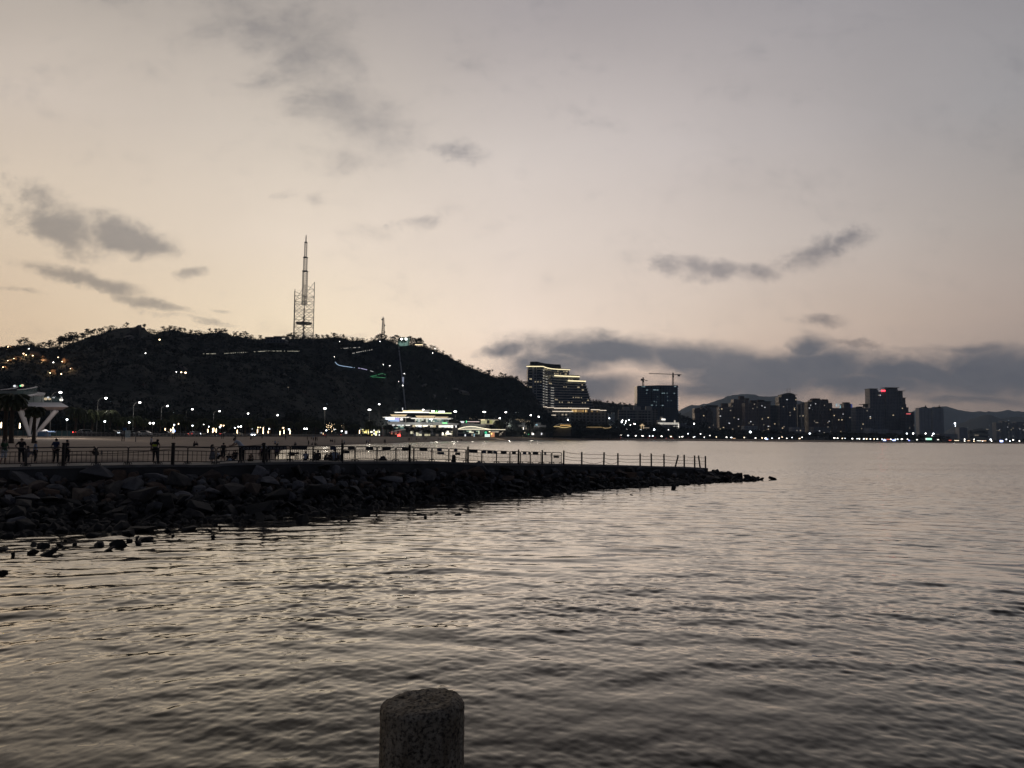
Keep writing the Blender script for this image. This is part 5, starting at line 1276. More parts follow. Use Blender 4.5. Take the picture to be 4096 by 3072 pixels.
def wavy():
    Y = 2250; t = thing('wavy_building', 'low pale building with wavy stacked terraces', 'building', pt(3920, 1765, Y)); wl = pm('wavy_wall', (.36,.37,.35), None, .1, .7)
    m = MB(); m.bx(3880, 3952, 1722, 1775, Y + 3, 30); m.build('wall', M['dkwall'], t)
    for k, (y0, x0, x1) in enumerate(((1715,3891,3956),(1733,3876,3958),(1749,3880,3956))):
        up = [(x0 + (x1 - x0) * i / 14, y0 + 1.5 - 3.2 * math.sin(i / 14 * 4.5 - .5)) for i in range(15)]; dn = [(x, y + 11 - .25 * i) for i, (x, y) in enumerate(up)]
        m = MB(); m.prism([pt(x, y, Y) for x, y in up + dn[::-1]], (0, 3.0, 0)); m.build('terrace', wl, t)
    paint_panel(t, 'window', 3898, 3915, 1738, 1744, Y - .5, em('wavy_glow', (.6,.5,.35), .18), .3)
    paint_panel(t, 'roof_light', 3945, 3953, 1716, 1718, Y - .5, M['windim'], .3)
wavy()
# ------------------------------------------------------------------ white terraced mall
SHOP = em_glaze('shop_glow', [(1.,.92,.72),(.8,.9,1.),(.5,.42,.26),(1.,1.,.95)], 1.3, .35, .45, .35)
DIMSHOP = em_glaze('shop_dim', [(.10,.22,.20),(.35,.40,.30),(.05,.12,.12),(.7,.75,.6)], .8, .45, .3, .45)
WARMSHOP = em_glaze('shop_warm', [(1.,.72,.36),(.7,.42,.18),(1.,.85,.6),(.3,.18,.09)], 1.1, .4, .3, .3)
TERR = pm('terrace_grey', (.42,.44,.46), (.36,.38,.40), .15, .6)
def strokes(t, nm, px0, px1, py0, py1, Y, mat, n):
    """a row of square sign characters too small to read, built from strokes"""
    w = (px1 - px0) / n
    for k in range(n):
        m = MB(); a = px0 + w * k + w * .08; b = px0 + w * (k + 1) - w * .08; h = (py1 - py0)
        m.bx(a, b, py0, py0 + h * .2, Y, .3); m.bx(a, b, py0 + h * .42, py0 + h * .58, Y, .3); m.bx(a, b, py1 - h * .2, py1, Y, .3)
        m.bx(a + w * .02, a + w * .22, py0 + h * .2, py1 - h * .2, Y + .02, .3); m.bx(b - w * .24, b - w * .04, py0 + h * .2, py1 - h * .2, Y + .02, .3); m.build(nm, mat, t)
def mall():
    Y = 780; t = thing('mall', 'white terraced mall with bright shop fronts at the foot of the hill', 'mall', pt(1660, 1746, Y))
    P = lambda nm, a, b, c, d, mat, dy=0., dp=.4: paint_panel(t, nm, a, b, c, d, Y + dy, mat, dp)
    m = MB(); m.prism([pt(1493,1699,Y), pt(1831,1700,Y), pt(1838,1694,Y), pt(1800,1692,Y), pt(1790,1690,Y), pt(1748,1687.5,Y), pt(1738,1690,Y), pt(1552,1689,Y), pt(1545,1685,Y), pt(1497,1684,Y), pt(1493,1688,Y)], (0, 26, 0)); m.build('terrace', TERR, t)
    m = MB(); m.bx(1500, 1826, 1699.3, 1748, Y + 9, 22); m.build('wall', M['dkwall'], t)
    # upper pavilions
    for r0, r1, y0, y1, u, gl in ((1517,1639,1666,1669,[(1560,1623,1658,1664)],(1523,1613)), (1641,1807,1670.5,1674.5,[(1661,1738,1663,1669),(1735,1790,1667,1671)],(1661,1791))):
        P('roof', r0, r1, y0, y1, M['white'], -3, 20)
        P('roof_soffit_light', r0 + 3, r1 - 3, y1, y1 + 1.2, M['stripw'], -2, .4)
        for a, b, c, d in u:
            m = MB(); m.prism([pt(a, c, Y + 3), pt(b, c, Y + 3), pt(b - 7, d + .5, Y + 3), pt(a + 7, d + .5, Y + 3)][::-1], (0, 10, 0)); m.build('roof', M['strip'] if False else em('roof_glow', (1,.75,.42), .7), t)
            P('roof_cap', a - 1, b + 1, c - 1.2, c, M['white'], 2.6, 11)
        P('glazing', gl[0], gl[1], y1 + 1, 1688.5, DIMSHOP if r0 > 1600 else em_glaze('shop_mid', [(.25,.24,.22),(.5,.5,.55),(.12,.12,.13)], .6, .3, .3, .2), 2, .4)
    for px in (1524, 1533, 1622, 1660, 1709, 1759, 1792): P('column', px, px + 1.5, 1669, 1688.5, M['white'], -1, .8)
    P('screen', 1540, 1577, 1671, 1678, em('screen_white', (.85,.92,1.), 3.), .6); P('screen', 1577.4, 1597, 1672, 1685, em('screen_violet', (.32,.28,.85), .9), .7); P('screen', 1553, 1595, 1679, 1686, em('screen_blue', (.25,.5,.9), .7), .5)
    m = MB(); 
    for a, b, c, d in ((1602,1605,1674,1675.4),(1604,1605.3,1674,1677.5),(1602,1605.3,1677,1678.2),(1602,1603.2,1678,1681),(1602,1605.3,1680.4,1681.5),(1606.3,1609.5,1674,1675.3),(1606.3,1607.5,1674,1681.5),(1608.4,1609.6,1674,1681.5)): m.bx(a, b, c, d, Y + .5, .3)
    m.build('shop_sign', M['stripw'], t)
    P('sign_light', 1717, 1731, 1675.5, 1679, em('sign_white', (.9,1,.95), 2.2), 1.6); P('sign_light', 1725, 1727.5, 1680, 1686, M['stripw'], 1.6); P('sign_light', 1675, 1677, 1676, 1688, M['winw'], 1.7); P('sign_light', 1708, 1710.5, 1682, 1690, M['winw'], 1.0)
    # third level roofs
    P('roof', 1578, 1719, 1648.6, 1650.2, M['stripw'], 30, 8); P('roof', 1633, 1720, 1638.5, 1641.5, M['whiteg'], 33, 14)
    P('roof_glow', 1611, 1692, 1643, 1648.2, em('roof_gold', (1.,.82,.36), 1.7), 32, .5); P('wall', 1612, 1716, 1641.5, 1649, M['whiteg'], 36, 8)
    P('roof', 1717, 1804, 1650.5, 1653.5, em('roof_lime', (.85,.95,.5), 1.2), 30, 8); P('roof', 1692, 1760, 1649.3, 1651, M['stripw'], 30.5, 6)
    P('light_post', 1608.6, 1611.4, 1631, 1640, M['winw'], 30, 1)
    m = MB(); c = pt(1746, 1645.5, Y + 29); s = Y / F
    star = [(c.x + (4.8 if k % 2 == 0 else 2.) * s * math.sin(k * math.pi / 5), Y + 29, c.z + (4.8 if k % 2 == 0 else 2.) * s * math.cos(k * math.pi / 5)) for k in range(10)]
    m.prism(star, (0, .4, 0)); m.build('star_sign', em('star_green', (.35,1.,.25), 2.), t)
    strokes(t, 'sign_character', 1753.5, 1779, 1643.5, 1650, Y + 29, em('sign_char', (1,1,1), 2.6), 4)
    strokes(t, 'sign_letter', 1769, 1789, 1690, 1694.5, Y - .6, em('sign_lettergreen', (.25,1.,.35), 1.6), 5)
    # shop fronts under the terrace
    P('shop_screen', 1553.5, 1573, 1698.8, 1714, em('screen_bright', (1,1,1), 4.5), 8, .4)
    P('shop_front', 1575, 1618, 1702, 1714, DIMSHOP, 8.5, .4)
    P('shop_lights', 1574, 1619, 1699.6, 1701.2, em_glaze('bulbs', [(1,1,.95),(.9,.95,1)], 2.2, 1.4, .1, .4), 8, .4)
    P('shop_front', 1622, 1640, 1698.6, 1702, M['stripw'], 8, .4)
    P('shop_front', 1650, 1826, 1700.5, 1709.5, SHOP, 8.4, .4); P('shop_front', 1640, 1826, 1724, 1744, em_glaze('street_glow', [(.6,.55,.35),(.12,.1,.08),(.9,.85,.6),(.05,.05,.06)], .8, .35, .3, .5), 8.4, .4)
    for a, b, c, d in ((1660,1685,1699.5,1705),(1690,1710,1700,1706),(1709,1720,1697.8,1701),(1790,1797,1701,1710),(1806,1812,1701,1711),(1768,1774,1730,1741),(1782,1806,1724,1738)): P('shop_light', a, b, c, d, em('shop_light', (1,.93,.75), 1.8) if 'sl' not in M else M['sl'], 7.8, .3)
    m = MB(); m.prism([pt(1523,1732,Y-4), pt(1528,1737,Y-4), pt(1621,1718,Y-4), pt(1621,1714,Y-4)], (0, 5, 0)); m.build('ramp', M['whiteg'], t)
M['sl'] = em('shop_light', (1,.93,.75), 1.8)
mall()
def side_shops():
    Y = 700; t = thing('shop_row', 'row of small brightly lit shops with yellow fronts left of the mall', 'shops', pt(1480, 1746, Y))
    P = lambda nm, a, b, c, d, mat, dy=0., dp=.4: paint_panel(t, nm, a, b, c, d, Y + dy, mat, dp)
    P('wall', 1412, 1528, 1712, 1747, M['dkwall'], .6, 12); P('roof', 1408, 1530, 1709.5, 1712, M['whiteg'], -1, 14)
    P('shop_front', 1448, 1475, 1717, 1737, em_glaze('yellow_front', [(1.,.86,.30),(.8,.62,.16),(1.,.95,.6)], 1.5, .5, .6, .22), .1, .4)
    P('shop_front', 1478, 1519, 1718, 1742, em_glaze('yellow_front_b', [(1.,.95,.7),(.9,.75,.25),(1.,1.,.9)], 1.7, .6, .7, .38), .1, .4)
    P('shop_front', 1416, 1444, 1716, 1722, em_glaze('white_front', [(1,1,.95),(.8,.9,1)], 2., .6, .3, .25), .1, .4); P('shop_front', 1420, 1446, 1723, 1737, DIMSHOP, .1, .4)
    P('upper_wall', 1418, 1450, 1697, 1706, M['whiteg'], 40, 10); P('upper_wall', 1455, 1495, 1686, 1697, M['dkwall'], 50, 10)
    P('upper_light', 1412, 1428, 1688, 1690, M['windim'], 49, .4); P('upper_light', 1444, 1452, 1686.5, 1689, M['windim'], 49, .4)
    for a, b, c, d, mt in ((1281,1287,1729,1734,'winw'),(1282,1296,1705,1709,'windim'),(1380,1388,1724,1735,'winw')):
        k = thing('light_box', 'light box', 'light box', pt(a, 1746, 560)); paint_panel(k, 'panel', a, b, c, d, 560, M[mt], .4); paint_panel(k, 'leg', a + 1, a + 2, d, 1747, 560, M['dkwall'], .3)
        later(k, 'small glowing light box on a leg', a, 'light boxes along the promenade', [(-999,'near the orange fairy lights')])
side_shops()
def tents():
    for i, (a, b, py) in enumerate(((1556,1574,1724),(1576,1592,1725),(1593,1606,1722))):
        Y = 765; t = thing('market_tent', 'red tent', 'tent', pt((a + b) / 2, 1747, Y)); c = pt((a + b) / 2, py, Y + 3); m = MB()
        z = pt(a, py + 7, Y).z; q = [Vector((pt(a, py, Y).x, Y, z)), Vector((pt(b, py, Y).x, Y, z)), Vector((pt(b, py, Y).x, Y + 5, z)), Vector((pt(a, py, Y).x, Y + 5, z))]
        m.add(q + [c], [(0,1,4),(1,2,4),(2,3,4),(3,0,4),(3,2,1,0)]); m.build('canopy', M['redp'], t)
        for p in q: m = MB(); m.bar(p - Vector((0, 0, z - lz(a))), p, .25); m.build('leg', M['pole'], t)
        paint_panel(t, 'stall_light', a + 4, b - 4, py + 9, py + 13, Y + 3, em('tent_glow', (1,.35,.2), .5), .3)
        later(t, 'red peaked market tent under the white ramp', a, 'market tents before the mall', [(-999,'of the mall')])
    m = MB(); p = pt(1596, 1742, 740); m.ell(p, (1.6, .4, 1.4)); t = thing('beacon', 'red glowing light among people before the market tents', 'light', p - Vector((0,0,2))); m.build('lamp', M['red'], t); m = MB(); m.tube([p - Vector((0,0,2.5)), p], .12, 5); m.build('pole', M['pole'], t)
tents()
# --- arched cafe
def cafe():
    Y = 930; t = thing('arched_cafe', 'low cafe with a lit arched roof line and raised glass pavilion', 'cafe', pt(1930, 1746, Y)); K = 6.32
    S = lambda x: 1800 + x / K
    T = lambda y: 1600 + y / K
    P = lambda nm, a, b, c, d, mat, dy=0., dp=.4: paint_panel(t, nm, S(a), S(b), T(c), T(d), Y + dy, mat, dp)
    m = MB(); ar = [(200,738),(260,712),(340,690),(430,675),(530,668),(640,676),(760,698),(900,725),(1040,745)]
    for a, b in zip(ar, ar[1:]): m.bar(pt(S(a[0]), T(a[1]), Y - 2), pt(S(b[0]), T(b[1]), Y - 2), .55, .7)
    m.build('arch_light', em('arch_gold', (1,.88,.62), 1.5), t)
    m = MB(); m.prism([pt(S(a), T(b), Y - 1.5) for a, b in [(200,742),(1400,768)] + ar[::-1][1:]], (0, 20, 0)); m.build('arched_roof', TERR, t)
    P('roof_slab', 205, 1400, 736, 748, em('slab_gold', (1,.88,.62), 1.2), -3, 1); P('roof_slab', 205, 1405, 748, 768, TERR, -2.4, 22)
    P('glazing', 345, 745, 775, 860, em_glaze('cafe_glow', [(.45,.55,.35),(1.,.95,.7),(.2,.3,.22),(.8,.85,.6)], 1.0, .35, .4, .3), 4, .4); P('wall', 210, 1400, 768, 935, M['dkwall'], 6, 14)
    m = MB(); m.prism([pt(S(a), T(b), Y - 2) for a, b in [(770,768),(880,768),(815,905),(755,905),(765,840)]], (0, 5, 0)); m.build('column', M['whiteg'], t)
    # shaped tree-like prop with a dim warm emission
    m = MB(); L = [(1255,895),(1270,850),(1310,830),(1345,800)]
    for a, b in zip(L, L[1:]): m.bar(pt(S(a[0]), T(a[1]), Y - 2.5), pt(S(b[0]), T(b[1]), Y - 2.5), .7)
    m.bar(pt(S(1270), T(850), Y - 2.5), pt(S(1305), T(885), Y - 2.5), .6); m.build('branching_column', M['windim'], t)
    # upper terrace and pavilion
    m = MB(); m.prism([pt(S(a), T(b), Y + 6) for a, b in [(190,700),(890,672),(890,620),(600,598),(250,582),(238,600)]], (0, 14, 0)); m.build('upper_terrace', TERR, t)
    P('rail_light', 430, 745, 541, 556, em('rail_rose', (1,.75,.7), .9), 12, .3); P('light_post', 405, 420, 520, 575, M['green'], 12, .4); P('upper_room', 255, 362, 535, 548, M['winw'], 12, 3); P('upper_room', 275, 350, 552, 580, M['winw'], 12.3, .4)
    m = MB(); m.prism([pt(S(a), T(b), Y + 5) for a, b in [(780,605),(1090,610),(1215,520),(1215,490),(780,490)]], (0, 12, 0)); m.build('pavilion', em_glaze('pav_glow', [(.42,.40,.16),(.55,.52,.30),(.26,.25,.12)], .75, .3, .25, .12), t)
    P('pavilion_roof', 712, 1280, 484, 498, M['white'], 2, 18); P('pavilion_light', 780, 885, 494, 508, M['strip'], 3.5, .4); P('pavilion_light', 1065, 1215, 500, 512, M['windim'], 3.5, .4); P('pavilion_floor', 775, 1095, 603, 615, M['windim'], 4, 6)
    m = MB(); m.prism([pt(S(a), T(b), Y + 3) for a, b in [(895,712),(1005,712),(985,660),(1010,615),(885,615),(905,660)]], (0, 6, 0)); m.build('pedestal', M['dkwall'], t)
cafe()
def cafe_front():
    Y = 905; K = 6.32; S = lambda x: 1800 + x / K
    T = lambda y: 1600 + y / K
    t = thing('kiosk', 'low blue grey kiosk with pale roof before the arched cafe', 'kiosk', pt(S(380), T(940), Y))
    paint_panel(t, 'wall', S(200), S(555), T(850), T(940), Y, pm('kiosk_wall', (.08,.10,.16), None, .4, .6), 8); m = MB(); m.prism([pt(S(150), T(848), Y - 1), pt(S(700), T(856), Y - 1), pt(S(600), T(830), Y - 1), pt(S(220), T(820), Y - 1)], (0, 10, 0)); m.build('roof', M['whiteg'], t)
    for a, b, c, d, mt in ((368,402,870,920,'winw'),(545,572,850,910,'windim'),(150,172,808,840,'winw')): paint_panel(t, 'window', S(a), S(b), T(c), T(d), Y - .3, M[mt], .2)
    t = thing('sign_totem', 'green ring sign above white glowing letters before the cafe', 'sign', pt(S(930), T(935), Y))
    c = pt(S(905), T(828), Y); s = Y / F / K; m = MB(); m.tube([(c.x + 25*s*math.cos(a), Y, c.z + 25*s*math.sin(a)) for a in np.linspace(-2.2, 3.4, 22)], 6.5 * s, 6); m.build('ring', em('ring_green', (.05,.9,.45), 1.2), t)
    m = MB()   # R in the ring
    for a, b in (((896,845),(896,812)),((896,812),(912,814)),((912,814),(912,826)),((912,826),(896,829)),((902,829),(914,846))): m.bar(pt(S(a[0]), T(a[1]), Y), pt(S(b[0]), T(b[1]), Y), 5 * s)
    m.build('letter', em('letter_green', (.1,.9,.5), .9), t)
    strokes(t, 'letter', S(880), S(1010), T(865), T(930), Y, em('letter_whitegreen', (.8,1.,.92), 1.7), 4)
    m = MB(); m.bx(S(890), S(1005), T(925), T(945), Y + .5, 1); m.build('plinth', M['dkwall'], t)
    t = thing('orange_stall', 'orange glowing stall right of the green ring sign', 'stall', pt(S(1075), T(935), Y + 2))
    paint_panel(t, 'wall', S(1030), S(1125), T(820), T(935), Y + 2, em('stall_orange', (1.,.30,.06), .45), 4); paint_panel(t, 'sign', S(1032), S(1066), T(835), T(872), Y + 1.5, em('stall_gold', (1,.66,.2), 1.8), .3); paint_panel(t, 'light', S(980), S(1020), T(790), T(812), Y + 1.5, M['strip'], .3); paint_panel(t, 'roof', S(1050), S(1230), T(795), T(815), Y + 1, M['windim'], 5)
    t = thing('light_totem', 'slim stacked white light totem right of the kiosk', 'light', pt(S(609), T(940), Y - 3)); paint_panel(t, 'lamp', S(598), S(622), T(860), T(902), Y - 3, M['cyan'], .5); paint_panel(t, 'lamp', S(598), S(624), T(910), T(934), Y - 3, M['winw'], .5)
cafe_front()
def arcade():
    Y = 1060; K = 6.32; S = lambda x: 1800 + x / K
    T = lambda y: 1600 + y / K
    t = thing('arcade', 'long low white roofed arcade with warm shop bays', 'arcade', pt(2070, 1747, Y))
    P = lambda nm, a, b, c, d, mat, dy=0., dp=.4: paint_panel(t, nm, S(a), S(b), T(c), T(d), Y + dy, mat, dp)
    P('roof_band', 1010, 2430, 628, 680, TERR, -2, 24); P('upper_band', 1300, 2300, 572, 626, TERR, 8, 16); P('upper_cut', 1930, 2040, 588, 626, M['dkwall'], 7.6, .4); P('wall', 1030, 2420, 680, 945, M['dkwall'], 4, 16)
    P('soffit_light', 1300, 1760, 680, 685, em('soffit_rose', (1,.6,.4), .35), -1.6, .3)
    for a, b, mt in ((1165,1248,'stripw'),(1252,1262,'winw'),(1300,1340,'windim'),(1400,1450,'win'),(1490,1540,'win'),(1552,1605,'win'),(1640,1745,'hotglow'),(1782,1830,'win'),(1846,1866,'stripw'),(1915,1930,'windim')): P('shop_bay', a, b, 692, 748, M[mt] if mt in M else WARMSHOP, 3.4, .4)
    for a, b, c, d, mt in ((1360,1415,822,848,'windim'),(1520,1545,815,838,'windim'),(1552,1610,815,838,'winw'),(1690,1745,828,850,'windim'),(1828,1898,815,842,'win'),(1930,1942,840,860,'winw'),(1972,2002,828,870,'green'),(2068,2122,815,880,'stripw'),(2300,2330,830,880,'winw')): P('street_and_fill_light', a, b, c, d, M[mt], 2, .4)
    P('roof_sign', 2160, 2215, 618, 638, M['cyan'], -2.5, .3)
    Y2 = 1080; t = thing('gold_lit_house', 'low house with a gold lit wavy eave below the terraced hotel', 'house', pt(2250, 1748, Y2)); K2 = 4.1475
    S2 = lambda x: 2050 + x / K2
    T2 = lambda y: 1400 + y / K2
    m = MB(); m.prism([pt(S2(a), T2(b), Y2) for a, b in [(700,1258),(730,1238),(780,1218),(970,1218),(975,1235),(790,1236),(745,1254),(720,1262)]], (0, 10, 0)); m.build('roof', M['white'], t)
    paint_panel(t, 'glow', S2(790), S2(960), T2(1240), T2(1258), Y2 + 1, em('gold_glow', (1,.55,.15), .5), .4)
    m = MB(); m.prism([pt(S2(a), T2(b), Y2 - 1) for a, b in [(680,1275),(760,1272),(830,1290),(900,1288),(975,1268),(975,1262),(900,1280),(830,1282),(760,1264),(680,1268)]], (0, 8, 0)); m.build('eave_light', em('eave_gold', (1,.72,.3), .8), t); paint_panel(t, 'wall', S2(690), S2(975), T2(1260), T2(1430), Y2 + 3, M['dkwall'], 10)
    t = thing('dim_gold_house', 'low house with a dim gold eave half hidden by trees right of the hotel', 'house', pt(2395, 1752, 1180))
    m = MB(); m.prism([pt(S2(a), T2(b), 1180) for a, b in [(1220,1275),(1480,1276),(1540,1292),(1600,1290),(1640,1272),(1640,1282),(1600,1300),(1540,1302),(1470,1284),(1220,1282)]], (0, 8, 0)); m.build('eave_light', em('eave_dim', (1,.68,.3), .35), t); paint_panel(t, 'wall', 2345, 2444, 1708, 1750, 1184, M['dkwall'], 10)
M['hotglow'] = WARMSHOP
arcade()

# ------------------------------------------------------------------ the white pavilion at the far left
def pavilion():
    Y = 172; K = 6.913; S = lambda x: x / K
    T = lambda y: 1520 + y / K
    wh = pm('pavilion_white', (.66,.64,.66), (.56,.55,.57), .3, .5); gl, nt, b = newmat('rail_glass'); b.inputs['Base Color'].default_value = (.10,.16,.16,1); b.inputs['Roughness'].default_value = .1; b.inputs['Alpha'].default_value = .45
    t = thing('pavilion', 'white beach pavilion with a pointed deck on splayed columns and glass balconies', 'pavilion', pt(130, 1743, Y)); zg = lz(130) - .4
    P3 = lambda a, b, dy=0.: pt(S(a), T(b), Y + dy)
    # deck: wedge with sloped white fascia running to a point on the right
    m = MB(); v = [P3(-900, 600, 3), P3(1690, 622, 3), P3(1905, 742, -1), P3(-900, 738, -1), P3(1690, 835, 4), P3(-900, 846, 4), P3(-900, 600, 14), P3(1690, 622, 14), P3(-900, 846, 14), P3(1690, 835, 14)]
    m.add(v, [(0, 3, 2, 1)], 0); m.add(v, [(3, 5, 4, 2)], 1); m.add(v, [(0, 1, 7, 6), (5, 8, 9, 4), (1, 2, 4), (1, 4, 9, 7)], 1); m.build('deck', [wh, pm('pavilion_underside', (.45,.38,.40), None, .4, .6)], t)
    def colm(p0, p1, w0, w1): m = MB(); a, c = P3(*p0), P3(*p1); m.tube([a, a.lerp(c, .5), c], [w0, (w0 + w1) / 2, w1], 12); m.build('column', wh, t)
    colm((570, 838, 5), (830, 1560, 5), .62, .33); colm((1130, 838, 8), (905, 1560, 5), .42, .33); colm((1560, 835, 4), (945, 1560, 5), .52, .36); colm((900, 838, 11), (800, 1560, 5), .3, .28)
    m = MB(); m.tube([P3(900, 1600, 5), P3(900, 1545, 5)], 1.0, 12); m.build('footing', M['conc'], t)
    # glass railing of the deck, its top rail and posts
    m = MB(); m.add([P3(560, 605, 3.5), P3(1700, 620, 3.5), P3(1705, 478, 3.5), P3(560, 415, 3.5)], [(0, 1, 2, 3)]); m.build('glass_rail', gl, t)
    m = MB(); m.tube([P3(560, 414, 3.5), P3(1150, 435, 3.5), P3(1705, 476, 3.5)], .035, 6)
    for x in (700, 930, 1150, 1480, 1700): m.bar(P3(x, 612, 3.5), P3(x, lut([(560,414),(1705,476)], x), 3.5), .07)
    m.build('rail', M['steel'], t)
    # upper curved balcony: bottom band, glass and bright top rim
    def arc(y0, y1, ex, n=14):
        r = []
        for k in range(n + 1):
            f = k / n; r.append((f, f))
        return r
    bot = [(420,428,0),(640,420,0),(800,405,.3),(920,385,.8),(990,370,1.6),(1025,350,2.6),(1035,330,4)]; top = [(480,270,0),(650,258,0),(850,225,.4),(960,205,1),(1010,195,2),(1030,190,3.2)]
    m = MB()
    for a, c in zip(bot, bot[1:]):
        h = 42 if a[0] > 600 else 20
        q = [P3(a[0], a[1] + h * .7, a[2] + 2), P3(c[0], c[1] + h, c[2] + 2), P3(c[0], c[1], c[2] + 2), P3(a[0], a[1], a[2] + 2)]; m.prism(q, (0, 3, 0))
    m.build('balcony_band', wh, t)
    m = MB(); m.tube([P3(a, b, c + 2) for a, b, c in top] + [P3(1005, 180, 5), P3(970, 178, 6)], .11, 6); m.build('balcony_rim', wh, t)
    m = MB(); q = [P3(a, b, c + 2.3) for a, b, c in [(480,425,0),(800,405,.3),(1030,335,3)]]; u = [P3(a, b, c + 2.3) for a, b, c in [(480,270,0),(800,235,.3),(1030,192,3)]]; m.add(q + u, [(0,1,4,3),(1,2,5,4)]); m.build('balcony_glass', gl, t)
    m = MB(); m.tube([P3(20, 270, 2), P3(200, 252, 2), P3(360, 230, 2.2), P3(440, 210, 3), P3(478, 185, 4), P3(450, 160, 5.5), P3(400, 150, 6.5)], [.1,.1,.13,.19,.19,.15,.1], 8); m.build('balcony_rim', wh, t)
    m = MB(); m.bx(S(-900), S(640), T(300), T(600), Y + 7, 8); m.build('core_wall', pm('pavilion_core', (.16,.19,.19), None, .3, .6), t)
    for x, y, r, mt in ((405,165,.36,'winw'),(615,150,.4,'win'),(575,160,.25,'green'),(1330,482,.3,'winw'),(1265,522,.45,'win'),(1370,525,.36,'win'),(1482,485,.25,'winw'),(1692,548,.45,'stripw'),(1700,480,.16,'winw')):
        m = MB(); m.ell(P3(x, y, 5.5), (r, .2, r * .7)); m.build('lamp', M[mt], t)
    # added point lights, with no lamp objects, that wash the white deck
    for x, y, dy, e, c in ((1500, 560, -12, 2700, (1,.94,.9)), (1150, 900, -8, 120, (1,.9,.8))):
        ld = bpy.data.lights.new('wash', 'POINT'); ld.energy = e; ld.color = c; ld.shadow_soft_size = .5; lo = bpy.data.objects.new('wash', ld); COL.objects.link(lo); lo.location = P3(x, y, dy)
    # things about its feet
    k = thing('screen_fence', 'low blue glass fence under the pavilion', 'fence', pt(130, 1743, 180)); m = MB(); bg = pm('fence_glass', (.06,.13,.15), (.04,.09,.11), .8, .35)
    m.bx(-60, 285, 1722.5, 1743.5, 186, .12); m.build('panel', bg, k)
    for px in range(-40, 290, 22): m = MB(); m.bx(px, px + .8, 1722, 1744, 185.8, .3); m.build('post', M['pole'], k)
    k = thing('stall', 'blue covered beach stall with white umbrella top beside the columns', 'stall', pt(172, 1745, 158)); m = MB(); m.bx(150, 178, 1729, 1746, 158, 2.2); m.build('counter', M['bluep'], k)
    m = MB(); c = pt(181, 1717.5, 159); m.tube([c - Vector((0, 0, .55)), c - Vector((0, 0, .3)), c], [.95, .65, .05], 10); m.build('umbrella_top', M['white'], k); m = MB(); m.prism([pt(152,1730,157.6), pt(192,1728,157.6), pt(188,1724,157.6), pt(158,1725,157.6)], (0, 2.6, 0)); m.build('awning', pm('awning_blue', (.25,.38,.62), None, 2, .7), k); m = MB(); m.tube([pt(190,1746,158), pt(190,1724,158)], .05, 6); m.tube([pt(172,1746,159.6), pt(181,1722,159)], .05, 6); m.build('pole', M['pole'], k)
pavilion()
# ------------------------------------------------------------------ promenade balustrade
def balustrade():
    for a, b, lab in ((285,560,'balustrade with dark posts beside the parked cars'),(562,1000,'long low balustrade behind the open sand'),(1002,1440,'far balustrade running to the shops')):
        t = thing('balustrade', 'low grey ' + lab, 'fence', pland(a)); r, ps = MB(), []
        pxs = list(range(a, b + 1, 14)); P = [pland(p) + Vector((0, 1.2, 0)) for p in pxs]
        for p, q in zip(P, P[1:]):
            r.bar(p + Vector((0,0,1.05)), q + Vector((0,0,1.05)), .14); r.bar(p + Vector((0,0,.15)), q + Vector((0,0,.15)), .1)
            n = max(2, int((q - p).length / .5))
            for k in range(n): u = p.lerp(q, k / n); r.bar(u, u + Vector((0,0,1.0)), .06)
        r.build('rails', M['pole'], t); m = MB()
        for p in P: m.bar(p - Vector((0,0,.1)), p + Vector((0,0,1.2)), .2)
        m.build('posts', M['conc'], t)
balustrade()
for i, px in enumerate(range(276, 545, 19)):
    p = pland(px) + Vector((0, .5, 0)); t = thing('planter', 'planter', 'planter', p); m = MB(); m.tube([p, p + Vector((0,0,.55)), p + Vector((0,0,.8))], [.42, .55, .6], 10); m.build('pot', M['dkwall'], t)
    f = Leafy(); f.clump(p + Vector((0,0,1.2)), (.55,.55,.55), 60, .14); f.build('shrub', M['leafd'], t)
    later(t, 'dark round planter with low shrub', px, 'planters by the parked cars')

# ------------------------------------------------------------------ lamps
def street_lamp(px, py, Y, desc='tall lit street lamp with a curved arm', arm=True, dbl=False):
    hd = pt(px, py, Y); z0 = lz(px); off = (36 if px < 300 else 33) * Y / F * (.75 if px > 450 else 1) if arm else 0
    off = min(off, 2.8) if arm else 0; bx = hd.x - off; b = Vector((bx, Y, z0)); t = thing('street_lamp', 'lamp', 'street lamp', b)
    H = hd.z - z0; m = MB()
    if arm:
        m.tube([b, b + Vector((0, 0, H * .5)), b + Vector((0, 0, H - 1.3))], [.12, .1, .075], 7); m.build('pole', M['pole'], t)
        m = MB(); e = b + Vector((0, 0, H - 1.3)); m.tube([e, e + Vector((.12, 0, .6)), e + Vector((.55, 0, 1.15)), e + Vector((1.2, 0, 1.42)), e + Vector((off - .3, 0, 1.4))], .055, 6); hold = m.build('arm', M['pole'], t)
    else:
        m.tube([b, b + Vector((0, 0, H))], [.14, .08], 7); hold = m.build('pole', M['pole'], t)
    s = max(.42, Y / 900)
    for dx in ((-.62, .62) if dbl else (0,)):
        m = MB(); c = hd + Vector((dx * s * 1.2, -.15, 0)); m.ell(c, (s * .95, s * .6, s * .62), 10, 6); m.build('lamp_head', M['lamp'], hold)
    return t
LM = [(-999,'behind the pavilion'),(300,'above the parked cars'),(520,'above the beach signs'),(740,'behind the open sand'),(1150,'left of the lit shops'),(1440,'before the terraced mall'),(1800,'before the arched cafe'),(2080,'near the terraced hotel')]
